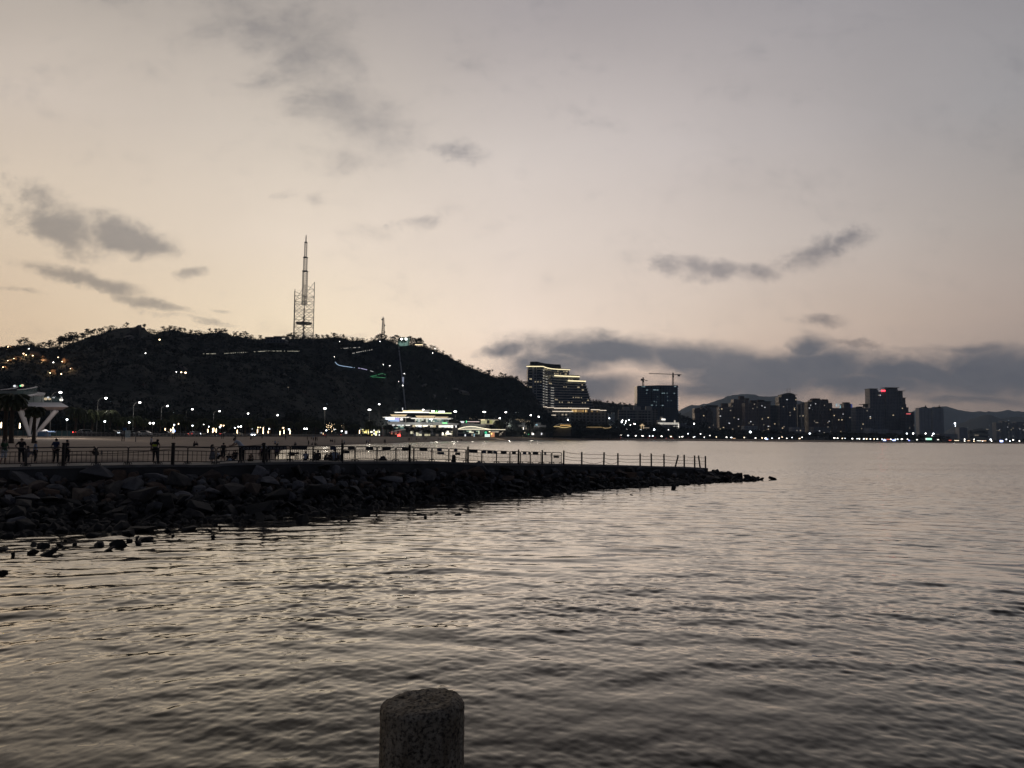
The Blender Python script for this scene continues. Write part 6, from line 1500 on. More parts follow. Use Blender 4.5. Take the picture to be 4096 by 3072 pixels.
for px, py, Y in [(243,1570,196),(425,1593,236),(560,1610,264),(671,1624,300),(770,1637,336),(879,1645,362),(993,1654,392),(1111,1661,424)]:
    later(street_lamp(px, py, Y), 'tall lit street lamp with a curved arm', px, 'street lamps along the promenade', LM)
for px, py, Y, d in [(1300,1634,470,1),(1478,1639,560,1),(1517,1617,520,0),(1693,1639,650,0),(1732,1645,760,1),(1821,1646,820,1),(1937,1648,900,1),(2023,1649,950,0),(2123,1661,1010,0),(2155,1667,1000,0),(1999,1673,1000,0)]:
    later(street_lamp(px, py, Y, arm=False, dbl=bool(d)), 'tall straight street lamp with ' + ('two heads' if d else 'one bright head'), px, 'street lamps before the mall and cafe', LM)
def promenade_lamp(px, py, Y):
    hd = pt(px, py, Y); b = Vector((hd.x, Y, lz(px))); t = thing('promenade_lamp', 'lamp', 'lamp', b); m = MB(); m.tube([b, hd], [.07, .05], 6); m.build('pole', M['pole'], t)
    s = max(.33, Y / 900); m = MB(); m.tube([hd, hd + Vector((0, 0, s * .9)), hd + Vector((0, 0, s * 1.25))], [.12, s * .72, s * .45], 10); m.build('lamp_head', M['lampc'], t); return t
for px, py, Y in [(268,1682,206),(419,1689,226),(517,1693,240),(696,1702,275),(770,1705,295),(834,1709,315),(880,1711,330),(940,1714,350),(1008,1716,375),(1077,1718,400),(1156,1720,430),(1305,1724,520),(1367,1727,540)]:
    later(promenade_lamp(px, py, Y), 'short promenade lamp with a flared white head', px, 'short lamps along the promenade', LM)
def twin_lamp(px0, px1, py, Y):
    a, c = pt(px0, py, Y), pt(px1, py, Y); z0 = lz(px0); bx = a.x * .25 + c.x * .75; b = Vector((bx, Y, z0)); t = thing('twin_lamp', 'lamp', 'lamp', b); m = MB(); m.tube([b, Vector((bx, Y, a.z - .2))], .06, 6); m.build('pole', M['pole'], t)
    m = MB(); m.bar(a - Vector((0, 0, .25)), c - Vector((0, 0, .25)), .07); cb = m.build('crossbar', M['pole'], t); s = max(.34, Y / 950)
    for q in (a, c): m = MB(); m.ell(q, (s * .9, s * .6, s * .75), 10, 6); m.build('lamp_head', M['lampw'] if px0 % 3 else M['lamp'], cb)
    return t
for a, b, py, Y in [(600,614,1693,262),(713,725,1695,290),(804,813,1698,315),(884,895,1702,335),(954,964,1706,360),(1031,1040,1709,385),(1124,1133,1711,420),(1218,1227,1715,450),(1338,1345,1718,560)]:
    later(twin_lamp(a, b, py, Y), 'twin globe lamp on one post', (a + b) / 2, 'twin globe lamps behind the beach', LM)
for px, py, h in [(5,1700,22),(53,1700,14),(79,1703,20),(661,1717,8),(683,1720,9),(692,1721,26),(831,1723,13),(851,1720,20),(855,1719,16),(865,1722,15),(949,1726,14),(1030,1724,16),(1053,1722,26),(1073,1728,9),(1120,1732,16),(1136,1727,16),(1160,1728,18),(1292,1735,8),(1438,1727,14)]:
    Y = backY(px) + 22; p = pt(px, py, Y); w = max(.16, Y / 2300); t = thing('light_column', 'lamp', 'lamp', (p.x, Y, lz(px))); m = MB(); z1 = pt(px, py + h / 2, Y).z; m.tube([(p.x, Y, lz(px)), (p.x, Y, z1)], .1, 6); m.build('stem', M['dkwall'], t)
    m = MB(); z2 = pt(px, py - h / 2, Y).z; m.tube([(p.x, Y, z1), (p.x, Y, (z1 + z2) / 2), (p.x, Y, z2)], [w * .8, w * .75, w * .5], 8); m.build('lamp_tube', M['column'] if 'column' in M else M['lampw'], t)
    later(t, 'slim glowing light column behind the promenade', px, 'light columns behind the promenade', LM)
# point lights at lit lamps and shop fronts, plus added terrace fill without lamps
for px, py, Y, e in [(243,1580,192,420),(425,1600,232,520),(560,1616,260,520),(671,1630,296,520),(879,1652,358,520),(1300,1642,466,700),(1478,1648,552,900),(1821,1652,815,900),(1660,1712,772,1500),(2000,1726,900,1200),(1560,1682,767,2200),(1650,1684,767,2200),(1745,1684,767,2200),(1810,1686,767,1500),(1890,1690,915,2500),(2040,1694,1040,3000),(2120,1694,1040,3000)]:
    ld = bpy.data.lights.new('street_and_fill_light', 'POINT'); ld.energy = e; ld.color = (1, .93, .8); ld.shadow_soft_size = .4; lo = bpy.data.objects.new('street_and_fill_light', ld); COL.objects.link(lo); lo.location = pt(px, py, Y) + Vector((0, 0, -.9))
M['lampfw'] = em('lamp_far_warm', (1.,.78,.5), 5.); M['lampfc'] = em('lamp_far_cool', (.88,.94,1.), 5.)
# far shore lamps
def shore_lamp(px, py, Y, w, h, mt='lampfar'):
    p = pt(px, py, Y); b = Vector((p.x, Y, min(lz(px), p.z - .6))); t = thing('shore_lamp', 'lamp', 'lamp', b); m = MB(); m.tube([b, p], .13, 5); m.build('pole', M['pole'], t)
    s = Y / F; m = MB(); m.ell(p + Vector((0, -.3, 0)), (w * s * .5, .4, h * s * .5), 8, 5); m.build('lamp_head', M[mt], t); return t
FAR = [(2158,1735,6,3),(2201,1736,7,3.4),(2242,1736.5,7,3.4),(2281,1737,7,3.4),(2320,1738,7,3.4),(2356,1738.5,7,3.4),(2391,1739,7,3.4),(2422,1740,6,3.2),(2405,1743,4,3),(2453,1740.5,7,3.6),(2483,1741,7,3.4),(2512,1742,7,3.4),(2543,1743,6,3.4),(2567,1744,5,3),(2572,1743.6,5,3.2),(2598,1744,4,3),(2611,1744,7,3.2),(2646,1745,7,3.4),(2684,1746,7,3.4),(2729,1746.5,7,3.4),(2778,1747,5,3),(2817,1749,4,2.6),(2839,1742,4,2.6),(2865,1748,4,2.6),(2906,1749,6,3),(2925,1750,7,3),(2977,1750,5,3),(2988,1752,7,3),(3022,1752,6,3),(3048,1752,5,3),(3062,1752.4,8,3),(3088,1752.8,6,3),(3116,1753,6,3),(3128,1748,4,2.6),(3147,1753,4,2.6),(3168,1750,5,2.6),(3198,1754,7,3),(3208,1749,4,3),(3337,1752,8,3.2),(3350,1753,6,3),(3369,1753.6,5,3),(3380,1753.6,3,2.4),(3409,1754.6,6,4),(3428,1755,4,3),(3437,1755,5,4),(3455,1755.2,6,4),(3466,1755.4,6,4),(3481,1756,5,3.6),(3496,1756,5,3.6),(3509,1756.4,5,3.6),(3528,1757,5,4),(3538,1757,4,3),(3555,1757,5,3.4),(3563,1757,5,3.6),(3581,1757,5,3),(3590,1757,5,3.8),(3607,1757,8,3.6),(3630,1757.4,5,4),(3667,1758.6,5,3.6),(3858,1757,5,3.4),(3858,1764,5,3),(3896,1757,4,3),(3895,1764.4,5,3),(3930,1764,5,3),(3962,1758,7,5.4),(3966,1764,4,3),(4003,1764,5,3),(4025,1757.6,5,3.6),(4039,1764.4,5,3.6),(4052,1760,5,3.6),(4077,1764,5,3.4),
       (2718,1748,3,2.4),(2752,1735,3,5),(2773,1749,3,2.4),(3060,1755,4,2)]
for px, py, w, h in FAR:
    later(shore_lamp(px, py, backY(px) + U(5, 20), w, h, random.choice(['lampfar', 'lampfar', 'lampfw', 'lampfc'])), 'small lit lamp in the far shore row', px, 'lamps along the far shore')
HI = [(3001,1728,8,8),(2802,1737,7,6),(3239,1734,6,4),(3627,1734,5,4),(3652,1734,7,4),(3702,1734,5,4),(3733,1735,7,5),(2460,1715,6,5),(2510,1716,6,6),(2563,1717.5,6,4),(2617,1718,6,7),(2515,1680,4,4),(2490,1681.5,4,4),(2487,1688,6,6),(2504,1684.5,3,3.4),(2502,1692,3,3),(2674,1719,3,2),(2415,1696,3,3),(2437,1700,3,3),(2538,1696,8,3),(2437,1673,4,4),(2410,1677,6,3),(2522,1700,4,2.4),(2495,1699,5,3),(2776,1695,5,5),(2272,1679,4,4),(2395,1691,2.6,2.6),(2318,1687,4,3),(2210,1694,3,4),(3819,1693.5,7,5),(3821,1703.5,2.6,2.6),(3728,1743,2.6,2.4)]
for px, py, w, h in HI:
    later(shore_lamp(px, py, backY(px) + U(60, 90), w, h, 'lampc' if px % 2 else 'lamp'), 'bright lamp standing above the far shore row', px, 'taller lamps behind the far shore')
def shopfront(px0, px1, py0, py1, mat, desc):
    Y = backY(px0) + 14; t = thing('shore_stall', 'stall', 'stall', pt((px0 + px1) / 2, py1 + 3, Y)); paint_panel(t, 'front', px0, px1, py0, py1, Y, M[mat], .3); paint_panel(t, 'wall', px0 - 1, px1 + 1, py0 - 1, py1 + 3, Y + .5, M['dkwall'], 5); paint_panel(t, 'awning', px0 - 1.5, px1 + 1.5, py0 - 2, py0 - 1, Y - 1, M['dkwall'], 6); later(t, desc, px0, 'lit stalls along the far shore')
M['neon'] = em_glaze('neon_white', [(.6,.65,1.),(1,1,1),(.3,.35,.9)], 2.2, .12, .05, .3); M['neonw'] = em_glaze('neon_warm', [(1.,.85,.6),(1,1,.9),(.8,.5,.3)], 2., .12, .05, .3); M['neong'] = em_glaze('neon_green', [(.4,1.,.6),(.9,1,.95),(.2,.7,.5)], 1.8, .12, .05, .3); M['bluel'] = em('blue_lamp', (.4,.5,1.), 5.); M['redl'] = em('red_glow', (1.,.2,.12), .9)
for a in [(3225,3242,1752.6,1756.5,'neon','white blue glowing stall'),(3244,3262,1750,1754.5,'neonw','warm glowing stall'),(3264,3296,1752.5,1756.5,'neon','white blue glowing stall'),(3300,3312,1748.4,1750.6,'neonw','warm glowing stall'),(3533,3544,1759,1763,'bluel','bright blue glowing stall'),(3546,3562,1756,1759,'redl','dim red glowing stall'),(3570,3582,1759.5,1763,'bluel','bright blue glowing stall'),(3586,3594,1760,1763,'neon','white blue glowing stall'),(3634,3658,1760,1764,'neon','white blue glowing stall'),(3703,3727,1752.5,1759.5,'neong','greenish glowing stall'),(3743,3756,1757,1760,'neonw','warm glowing stall'),(3777,3792,1759,1762.6,'neonw','warm glowing stall'),(3795,3806,1760,1762.6,'redl','dim red glowing stall'),(3818,3846,1761,1763,'neonw','warm glowing stall'),(3870,3882,1761.6,1763.6,'neonw','warm glowing stall'),(3908,3945,1762,1764,'neonw','warm glowing stall'),(4000,4012,1761,1768,'bluel','bright blue glowing stall'),(3062,3072,1755.5,1758,'bluel','bright blue glowing stall'),(2982,2992,1747.5,1752,'neonw','warm glowing stall'),(2930,2942,1752.6,1754,'neonw','warm glowing stall')]: shopfront(*a[:5], a[5] + ' on the far shore')

# ------------------------------------------------------------------ palms and trees of the promenade
def palm_parts(nf, fl, wd_, seg, droop):
    cr = MB()
    for i in range(nf):
        a = i * 2.39996; el = .95 - 1.25 * (i / nf); L = fl * U(.85, 1.1); prev = None
        d = Vector((math.cos(a), math.sin(a), 0)); side = Vector((-math.sin(a), math.cos(a), 0)); p = Vector((0, 0, 0)); e = el
        for k in range(seg + 1):
            f = k / seg; w = wd_ * math.sin(math.pi * min(1, .12 + f * .88)) + .012
            if prev is not None:
                q0, w0 = prev
                for s in (-1, 1):   # leaflets hang from both sides of the rib
                    for j in range(3):
                        u, v = q0.lerp(p, j / 3), q0.lerp(p, j / 3 + .17); ww = w0 + (w - w0) * j / 3; tip = side * s * ww + Vector((0, 0, -ww * U(.35, .75))) + d * ww * .35
                        cr.add([u, v, u.lerp(v, .6) + tip], [(0, 1, 2)])
                cr.bar(q0, p, .035)
            prev = (p.copy(), w); e -= droop / seg; p = p + (d * math.cos(e) + Vector((0, 0, math.sin(e)))) * (L / seg)
    return cr
PALMS = {}
def palm(var, p, H, desc, px, group, big=False, label=None):
    key = (var, big)
    if key not in PALMS:
        r = thing('palm_tree', 'palm', 'palm tree', (0, 0, 0)); c = palm_parts(34 if big else 20, .25 if big else .36, .06 if big else .085, 9 if big else 6, 1.5 if big else 1.9)
        th = .72; c.v = [(x, y, z + th) for x, y, z in c.v]; c.build('crown', M['frond'], r)
        m = MB(); lx = U(-.03, .03); m.tube([(0, 0, -.03), (lx * .3, 0, .1), (lx * .7, 0, .4), (lx * 0, 0, th)], [.045, .036, .03, .026], 9); m.build('trunk', M['bark'], r); PALMS[key] = r; o = r
        o.location = p; o.scale = (H, H, H); o.rotation_euler = (0, 0, U(0, 6.3))
    else: o = dup(PALMS[key], p, U(0, 6.3), H); o['category'] = 'palm tree'
    if label: o['label'] = label; o['group'] = group
    else: later(o, desc, px, group)
    return o
def ground_at(px, py): # sand level through a picture point
    return None
for px, py, Y, H, lab in [(44,1773,118,9.6,'taller dark palm before the pavilion, right one of the close pair'),(134,1768,120,7.0,'dark bushy palm in front of the pavilion columns'),(20,1771,121,9.2,'dark palm cut by the left picture edge, left one of the close pair')]:
    p = pt(px, py, Y); palm(0 if px < 50 else 1, p, H, '', px, 'palms before the pavilion', True, lab)
PX = list(range(300, 1180, 34))
for i, px in enumerate(PX):
    Y = backY(px) + U(8, 60); b = Vector((pt(px, 1740, Y).x, Y, lz(px))); palm(i % 3, b, U(7.5, 11.), 'dark palm behind the promenade lamps', px + 1, 'palms along the promenade', False)
for i, px in enumerate([1195,1232,1262,1290,1352,1392,1420,1470,1492,1512,1545,1562]):
    Y = backY(px) + U(4, 30); b = Vector((pt(px, 1740, Y).x, Y, lz(px))); palm(i % 3, b, U(9, 12), 'dark palm before the bright shops', px, 'palms along the promenade', False)
for i, (px, py, Y) in enumerate([(1478,1668,545),(1822,1668,800),(1996,1668,930),(2120,1674,990)]):
    b = Vector((pt(px, 1740, Y).x, Y, lz(px))); palm(i % 3, b, (pt(px, py, Y).z - b.z) * 1.05, 'palm lit green from a lamp above it', px, 'lamp lit palms', False)
def belt(px, pyt, Y, kind, desc, group, sxy=1.25, mat='leafd'):
    b = Vector((pt(px, 1740, Y).x, Y, lz(px) - .4)); H = max(3., pt(px, pyt, Y).z - b.z); return tree(kind, random.randrange(4), b, H, 'shore_tree', desc, px, group, mat, sxy=sxy)
for px in range(-20, 1440, 30):   # dark belt behind the road
    belt(px + U(-8, 8), U(1585, 1640) if px < 250 else U(1625, 1668) if px < 900 else U(1650, 1690), backY(px) + U(62, 110), random.choice(['round', 'bushy']), 'dark broad tree behind the promenade road', 'trees behind the promenade', 1.1)
for px, pt_ in [(1150,1650),(1178,1640),(1205,1652),(1240,1648),(1265,1660),(1330,1668),(1380,1672),(1420,1680)]:
    belt(px, pt_, backY(px) + 80, 'round', 'tall dark tree left of the lit shops', 'trees behind the promenade', 1.0)
for px, pt_ in [(1628,1703),(1650,1700),(1672,1702),(1695,1704),(1715,1706),(1738,1704),(1760,1706),(1780,1707),(1800,1709)]:
    belt(px, pt_, 762 - 2, 'round', 'dark round tree before the mall shop fronts', 'trees before the mall', 1.05)
for px, pt_ in [(2010,1722),(2035,1724),(2060,1720),(2085,1722),(2112,1716),(2140,1712),(2170,1706),(2195,1704),(2215,1702)]:
    belt(px, pt_, 1035 if px < 2150 else 1045, 'round', 'dark tree before the arcade', 'trees before the arcade', 1.2)
for px in range(2180, 2330, 13): belt(px, U(1676, 1692), 1175 + U(0, 20), 'bushy', 'dark tree below the lit hotel podium', 'trees below the hotel', 1.3)
for px in range(2295, 2475, 13): belt(px, U(1668, 1690) if px < 2420 else U(1680, 1700), 1205 + U(0, 15), 'bushy', 'dark tree right of the hotel podium', 'trees below the hotel', 1.3)
for px in range(2225, 2480, 11): belt(px, U(1706, 1722), 1140 + U(0, 20), 'round', 'dark low tree behind the far shore lamps', 'low trees along the far shore', 1.5)
PT = [(2460,1672),(2490,1668),(2515,1678),(2540,1676),(2560,1668),(2580,1674),(2600,1690),(2625,1700),(2660,1702),(2690,1700),(2720,1706),(2760,1704),(2800,1708),(2860,1708),(2920,1712),(3000,1713),(3100,1716),(3200,1723),(3300,1724),(3400,1724),(3480,1726),(3530,1726),(3580,1727),(3620,1731),(3655,1733),(3690,1733),(3720,1736),(3760,1737),(3785,1742),(3800,1748),(3830,1754),(3900,1757),(4000,1758),(4110,1757)]
for px in range(2460, 4110, 13):
    top = lut(PT, px); belt(px + U(-4, 4), top + U(-3, 7), backY(px) + 70 + U(0, 25), random.choice(['round', 'bushy', 'bushy']), 'dark tree behind the far shore', 'trees along the far shore', 1.45)
for px in range(2470, 3800, 16):
    belt(px + U(-4, 4), (lut(PT, px) + lut(BPY, px)) / 2 + U(-4, 6), backY(px) + 30 + U(0, 15), 'bushy', 'low dark tree near the far shore', 'trees along the far shore', 1.7)
# trees hung with fairy lights
for px, py, Y, mt, n, sp in [(1322,1708,520,'lampw',42,16),(1362,1706,540,'win',26,13),(1384,1712,545,'win',22,10),(2089,1683,1020,'windimy',34,7),(2112,1686,1020,'windimy',20,5),(2068,1679,1020,'windimy',14,4),(2265,1738,1150,'windimy',26,8),(1888,1672,930,'windimy',8,8)]:
    t = thing('fairy_lights', 'string', 'fairy lights', pt(px, py + 8, Y)); m = MB()
    for _ in range(n):
        c = pt(px + random.gauss(0, sp), py + random.gauss(0, sp * .42), Y - U(0, 3)); r = Y / F * U(.5, 1.1); m.ell(c, (r * .8, r * .4, r * .5), 5, 4)
    m.build('bulbs', M[mt] if mt in M else M['win'], t); later(t, ('orange' if mt == 'lampw' else 'small yellow') + ' fairy lights scattered through a dark tree', px, 'fairy lit trees')

# ------------------------------------------------------------------ cars on the promenade road
def car(px, py, Y, paint, away, lights, lab, sc=1., rot=0.):
    zg = lz(px) + .14; o = Vector((pt(px, py, Y).x, Y, zg)); t = thing('parked_car', lab, 'car', o, 'cars on the promenade road'); m = MB()
    c, s = math.cos(rot), math.sin(rot)
    X = lambda x, y, z: (o.x + (x * c - y * s) * sc, o.y + (x * s + y * c) * sc, zg + z * sc)
    prof = [(-2.1,.35),(-2.15,.8),(-1.95,.98),(-1.1,1.02),(-.55,1.48),(.95,1.5),(1.75,1.05),(2.1,.95),(2.15,.4)]
    m.prism([X(a, -.85, b) for a, b in prof], Vector(X(0, .85, 0)) - Vector(X(0, -.85, 0))); m.build('body', paint, t)
    wn = [(-1.0,1.06),(-.52,1.42),(.9,1.44),(1.5,1.08)]
    for y in (-.87, .86): m = MB(); m.prism([X(a, y, b) for a, b in wn], Vector(X(0, .02, 0)) - Vector(X(0, 0, 0))); m.build('window', M['dkglass'], t)
    for x in (-1.3, 1.3):
        for y in (-.9, .72): m = MB(); a = Vector(X(x, y, .33)); m.tube([a, a + Vector((-s * .18, c * .18, 0))], .33 * sc, 12); wh_ = m.build('wheel', M['tyre'], t); m = MB(); q = a + Vector((-s, c, 0)) * (-.02 if y < 0 else .19); m.tube([q, q + Vector((-s * .012, c * .012, 0))], .19 * sc, 10); m.build('rim', M['pole'], wh_)
    for x, mt in ((-2.12, 'red' if lights in ('tail', 'both') else 'redp'), (2.12, 'lampc' if lights in ('head', 'both') else 'white')):
        for y in (-.62, .62): m = MB(); m.ell(X(x, y, .8), (.12 * sc, .2 * sc, .13 * sc), 8, 5); m.build('tail_light' if x < 0 else 'headlight', M[mt], t)
    return t
W_, D_, S_ = pm('car_white', (.62,.63,.64), None, 1, .3), pm('car_dark', (.05,.05,.06), None, 1, .3), pm('car_silver', (.40,.41,.42), None, 1, .3, metal=.4)
for px, Y, p, l, lab, r in [(334,214,W_,'tail','white car with glowing red tail lights at the left of the parked row',.9),(438,228,D_,'head','dark car with lit headlights beside a short lamp',.2),(478,232,W_,'none','white van-like car left of the blue beach sign',1.2),(530,240,S_,'none','silver car behind the two-legged blue sign',.3),(574,247,W_,'none','white car right of the round paddle sign',.0),(655,262,D_,'none','dark car half hidden by the balustrade below the twin lamps',.1),(773,284,S_,'tail','car with two bright red tail lights below a short lamp',1.5),(803,290,D_,'head','car with white headlights right of the red tail lights',-1.5),(906,318,D_,'tail','dark car with red tail lights left of the canopy tent',.8),(946,328,W_,'none','pale car right of the dark tail lit car',.2),(1303,505,D_,'tail','far car with red tail lights below a short lamp left of the shops',1.4),(1378,520,D_,'tail','far car with red lights before the white light box',.6),(1432,560,W_,'none','far pale car at the left end of the shops',.1)]:
    car(px, 1740, Y, p, False, l, lab, 1.15, r)
for px, lab in ((2488,'left of the pagoda'),(2600,'below the glass tower'),(2625,'right of the glass tower cars'),(2670,'below the domed hall'),(2695,'right of the domed hall'),(2757,'below the gabled block')):
    car(px, 1750, backY(px) + 10, D_ if px % 2 else W_, False, 'tail', 'tiny far car with red lights on the shore road ' + lab, 1.2, .3)

# ------------------------------------------------------------------ things standing on the sand
def notice(px, pyb, pyt, Y, w, panel, lab, lit=None):
    b = pt(px, pyb, Y); t = thing('notice_board', lab, 'sign', b, 'signs on the beach'); s = Y / F
    for dx in (-.5, .5):
        m = MB(); m.bar(b + Vector((dx * w * s, 0, -.2)), Vector((b.x + dx * w * s, Y, pt(px, pyt + 2, Y).z)), .13); m.build('leg', M['post'], t)
    for a, c, d, e, mt in panel: paint_panel(t, 'panel', px + a, px + c, d, e, Y - .15, M[mt], .08)
    return t
notice(492, 1764, 1712, 150, 8, [(-1, 14, 1711, 1722, 'bluep'), (-4.5, 2.5, 1724, 1737, 'whiteg')], 'two-legged beach sign with a blue panel near the parked cars')
t = notice(694, 1752, 1722, 205, 7, [(-6, 4, 1715, 1731, 'signlit' if 'signlit' in M else 'winw')], 'two-legged beach sign with a bright white blue lit panel'); paint_panel(t, 'light', 698, 700, 1721, 1727, 204.6, M['blue'], .1)
notice(890, 1752, 1730, 215, 6, [], 'bare two-legged sign frame at the sand edge right of the red tail lights'); notice(1048, 1751, 1738, 240, 5, [], 'small two-legged sign frame right of the canopy tent'); notice(1304, 1751, 1735, 380, 4, [], 'small dark two-legged sign far along the sand before the shops')
p = pt(543, 1766, 148); t = thing('paddle_sign', 'round dark paddle sign on one leg in the sand', 'sign', p, 'signs on the beach'); m = MB(); m.bar(p - Vector((0,0,.2)), pt(543, 1730, 148), .12); m.build('leg', M['pole'], t); m = MB(); c = pt(546, 1718, 148); m.tube([c, c + Vector((0, .06, 0))], 9.5 * 148 / F, 20); m.build('disc', M['board'], t)
t = thing('lattice_screen', 'pale lattice panel stand behind the blue beach sign', 'screen', pt(512, 1750, 175)); m = MB()
for k in range(5): m.bx(501 + k * 4.6, 502 + k * 4.6, 1722, 1750, 175, .1)
for k in range(4): m.bx(501, 521, 1723 + k * 8, 1725 + k * 8, 174.9, .08)
m.build('lattice', pm('lattice', (.25,.33,.38), None, 2, .7), t)
def tent():
    Y = 345; b = pt(1012, 1746, Y); t = thing('canopy_tent', 'pale blue peaked canopy tent lit from inside behind the sand', 'tent', b); m = MB(); c = pt(1012, 1727, Y + 2); z = pt(1012, 1736.5, Y).z
    q = [Vector((pt(990, 1737, Y).x, Y - 1, z)), Vector((pt(1034, 1737, Y).x, Y - 1, z)), Vector((pt(1034, 1737, Y).x, Y + 4, z)), Vector((pt(990, 1737, Y).x, Y + 4, z))]
    mid = [v.lerp(c, .45) - Vector((0, 0, .22)) for v in q]; m.add(q + mid + [c], [(0,1,5,4),(1,2,6,5),(2,3,7,6),(3,0,4,7),(4,5,8),(5,6,8),(6,7,8),(7,4,8)]); m.build('canopy', pm('tent_cloth', (.38,.48,.56), None, 1, .7), t)
    for v in q: m = MB(); m.bar(Vector((v.x, v.y, lz(1012))), v, .1); m.build('leg', M['pole'], t)
    for px in (1008, 1019): m = MB(); m.ell(pt(px, 1738, Y + .5), (.45, .2, .4)); m.build('lamp', M['lampc'], t)
tent()
t = thing('beach_umbrella', 'closed dark beach umbrella stuck in the sand', 'umbrella', pt(1143, 1760, 215)); m = MB(); a, c = pt(1143, 1760, 215), pt(1143, 1742, 215); m.tube([a, a.lerp(c, .3), a.lerp(c, .8), c], [.03, .09, .24, .05], 8); m.build('canopy', M['black'], t); m = MB(); m.tube([a - Vector((0,0,.2)), c + Vector((0,0,.15))], .025, 5); m.build('pole', M['pole'], t)
# ------------------------------------------------------------------ people
def skin_mesh(pts, edges, sub=2, root=0):
    me = bpy.data.meshes.new('tmp'); me.from_pydata([p[:3] for p in pts], edges, []); ob = bpy.data.objects.new('tmp', me); COL.objects.link(ob)
    ob.modifiers.new('s', 'SKIN').use_smooth_shade = True; md = ob.modifiers.new('b', 'SUBSURF'); md.levels = sub; md.render_levels = sub
    for i, v in enumerate(me.skin_vertices[0].data):
        r = pts[i][3]; v.radius = (r, r) if not isinstance(r, tuple) else r; v.use_root = (i == root)
    dg = bpy.context.evaluated_depsgraph_get(); dg.update(); m2 = bpy.data.meshes.new_from_object(ob.evaluated_get(dg))
    v = [tuple(x.co) for x in m2.vertices]; f = [tuple(p.vertices) for p in m2.polygons]
    bpy.data.objects.remove(ob); bpy.data.meshes.remove(me); bpy.data.meshes.remove(m2); return v, f
V3 = Vector
STAND = dict(pel=(0,0,.94), wst=(0,0,1.08), chs=(0,.01,1.30), nck=(0,.0,1.46), hd=(0,-.02,1.58), top=(0,-.01,1.66),
             shL=(-.17,.01,1.42), elL=(-.235,.03,1.15), wrL=(-.245,-.03,.90), haL=(-.245,-.05,.82), shR=(.17,.01,1.42), elR=(.235,.03,1.15), wrR=(.245,-.03,.90), haR=(.245,-.05,.82),
             hiL=(-.09,0,.90), knL=(-.10,-.02,.49), anL=(-.10,.02,.08), toL=(-.115,-.13,.035), hiR=(.09,0,.90), knR=(.10,-.02,.49), anR=(.10,.02,.08), toR=(.115,-.13,.035))
def pose(**k): d = dict(STAND); d.update(k); return d
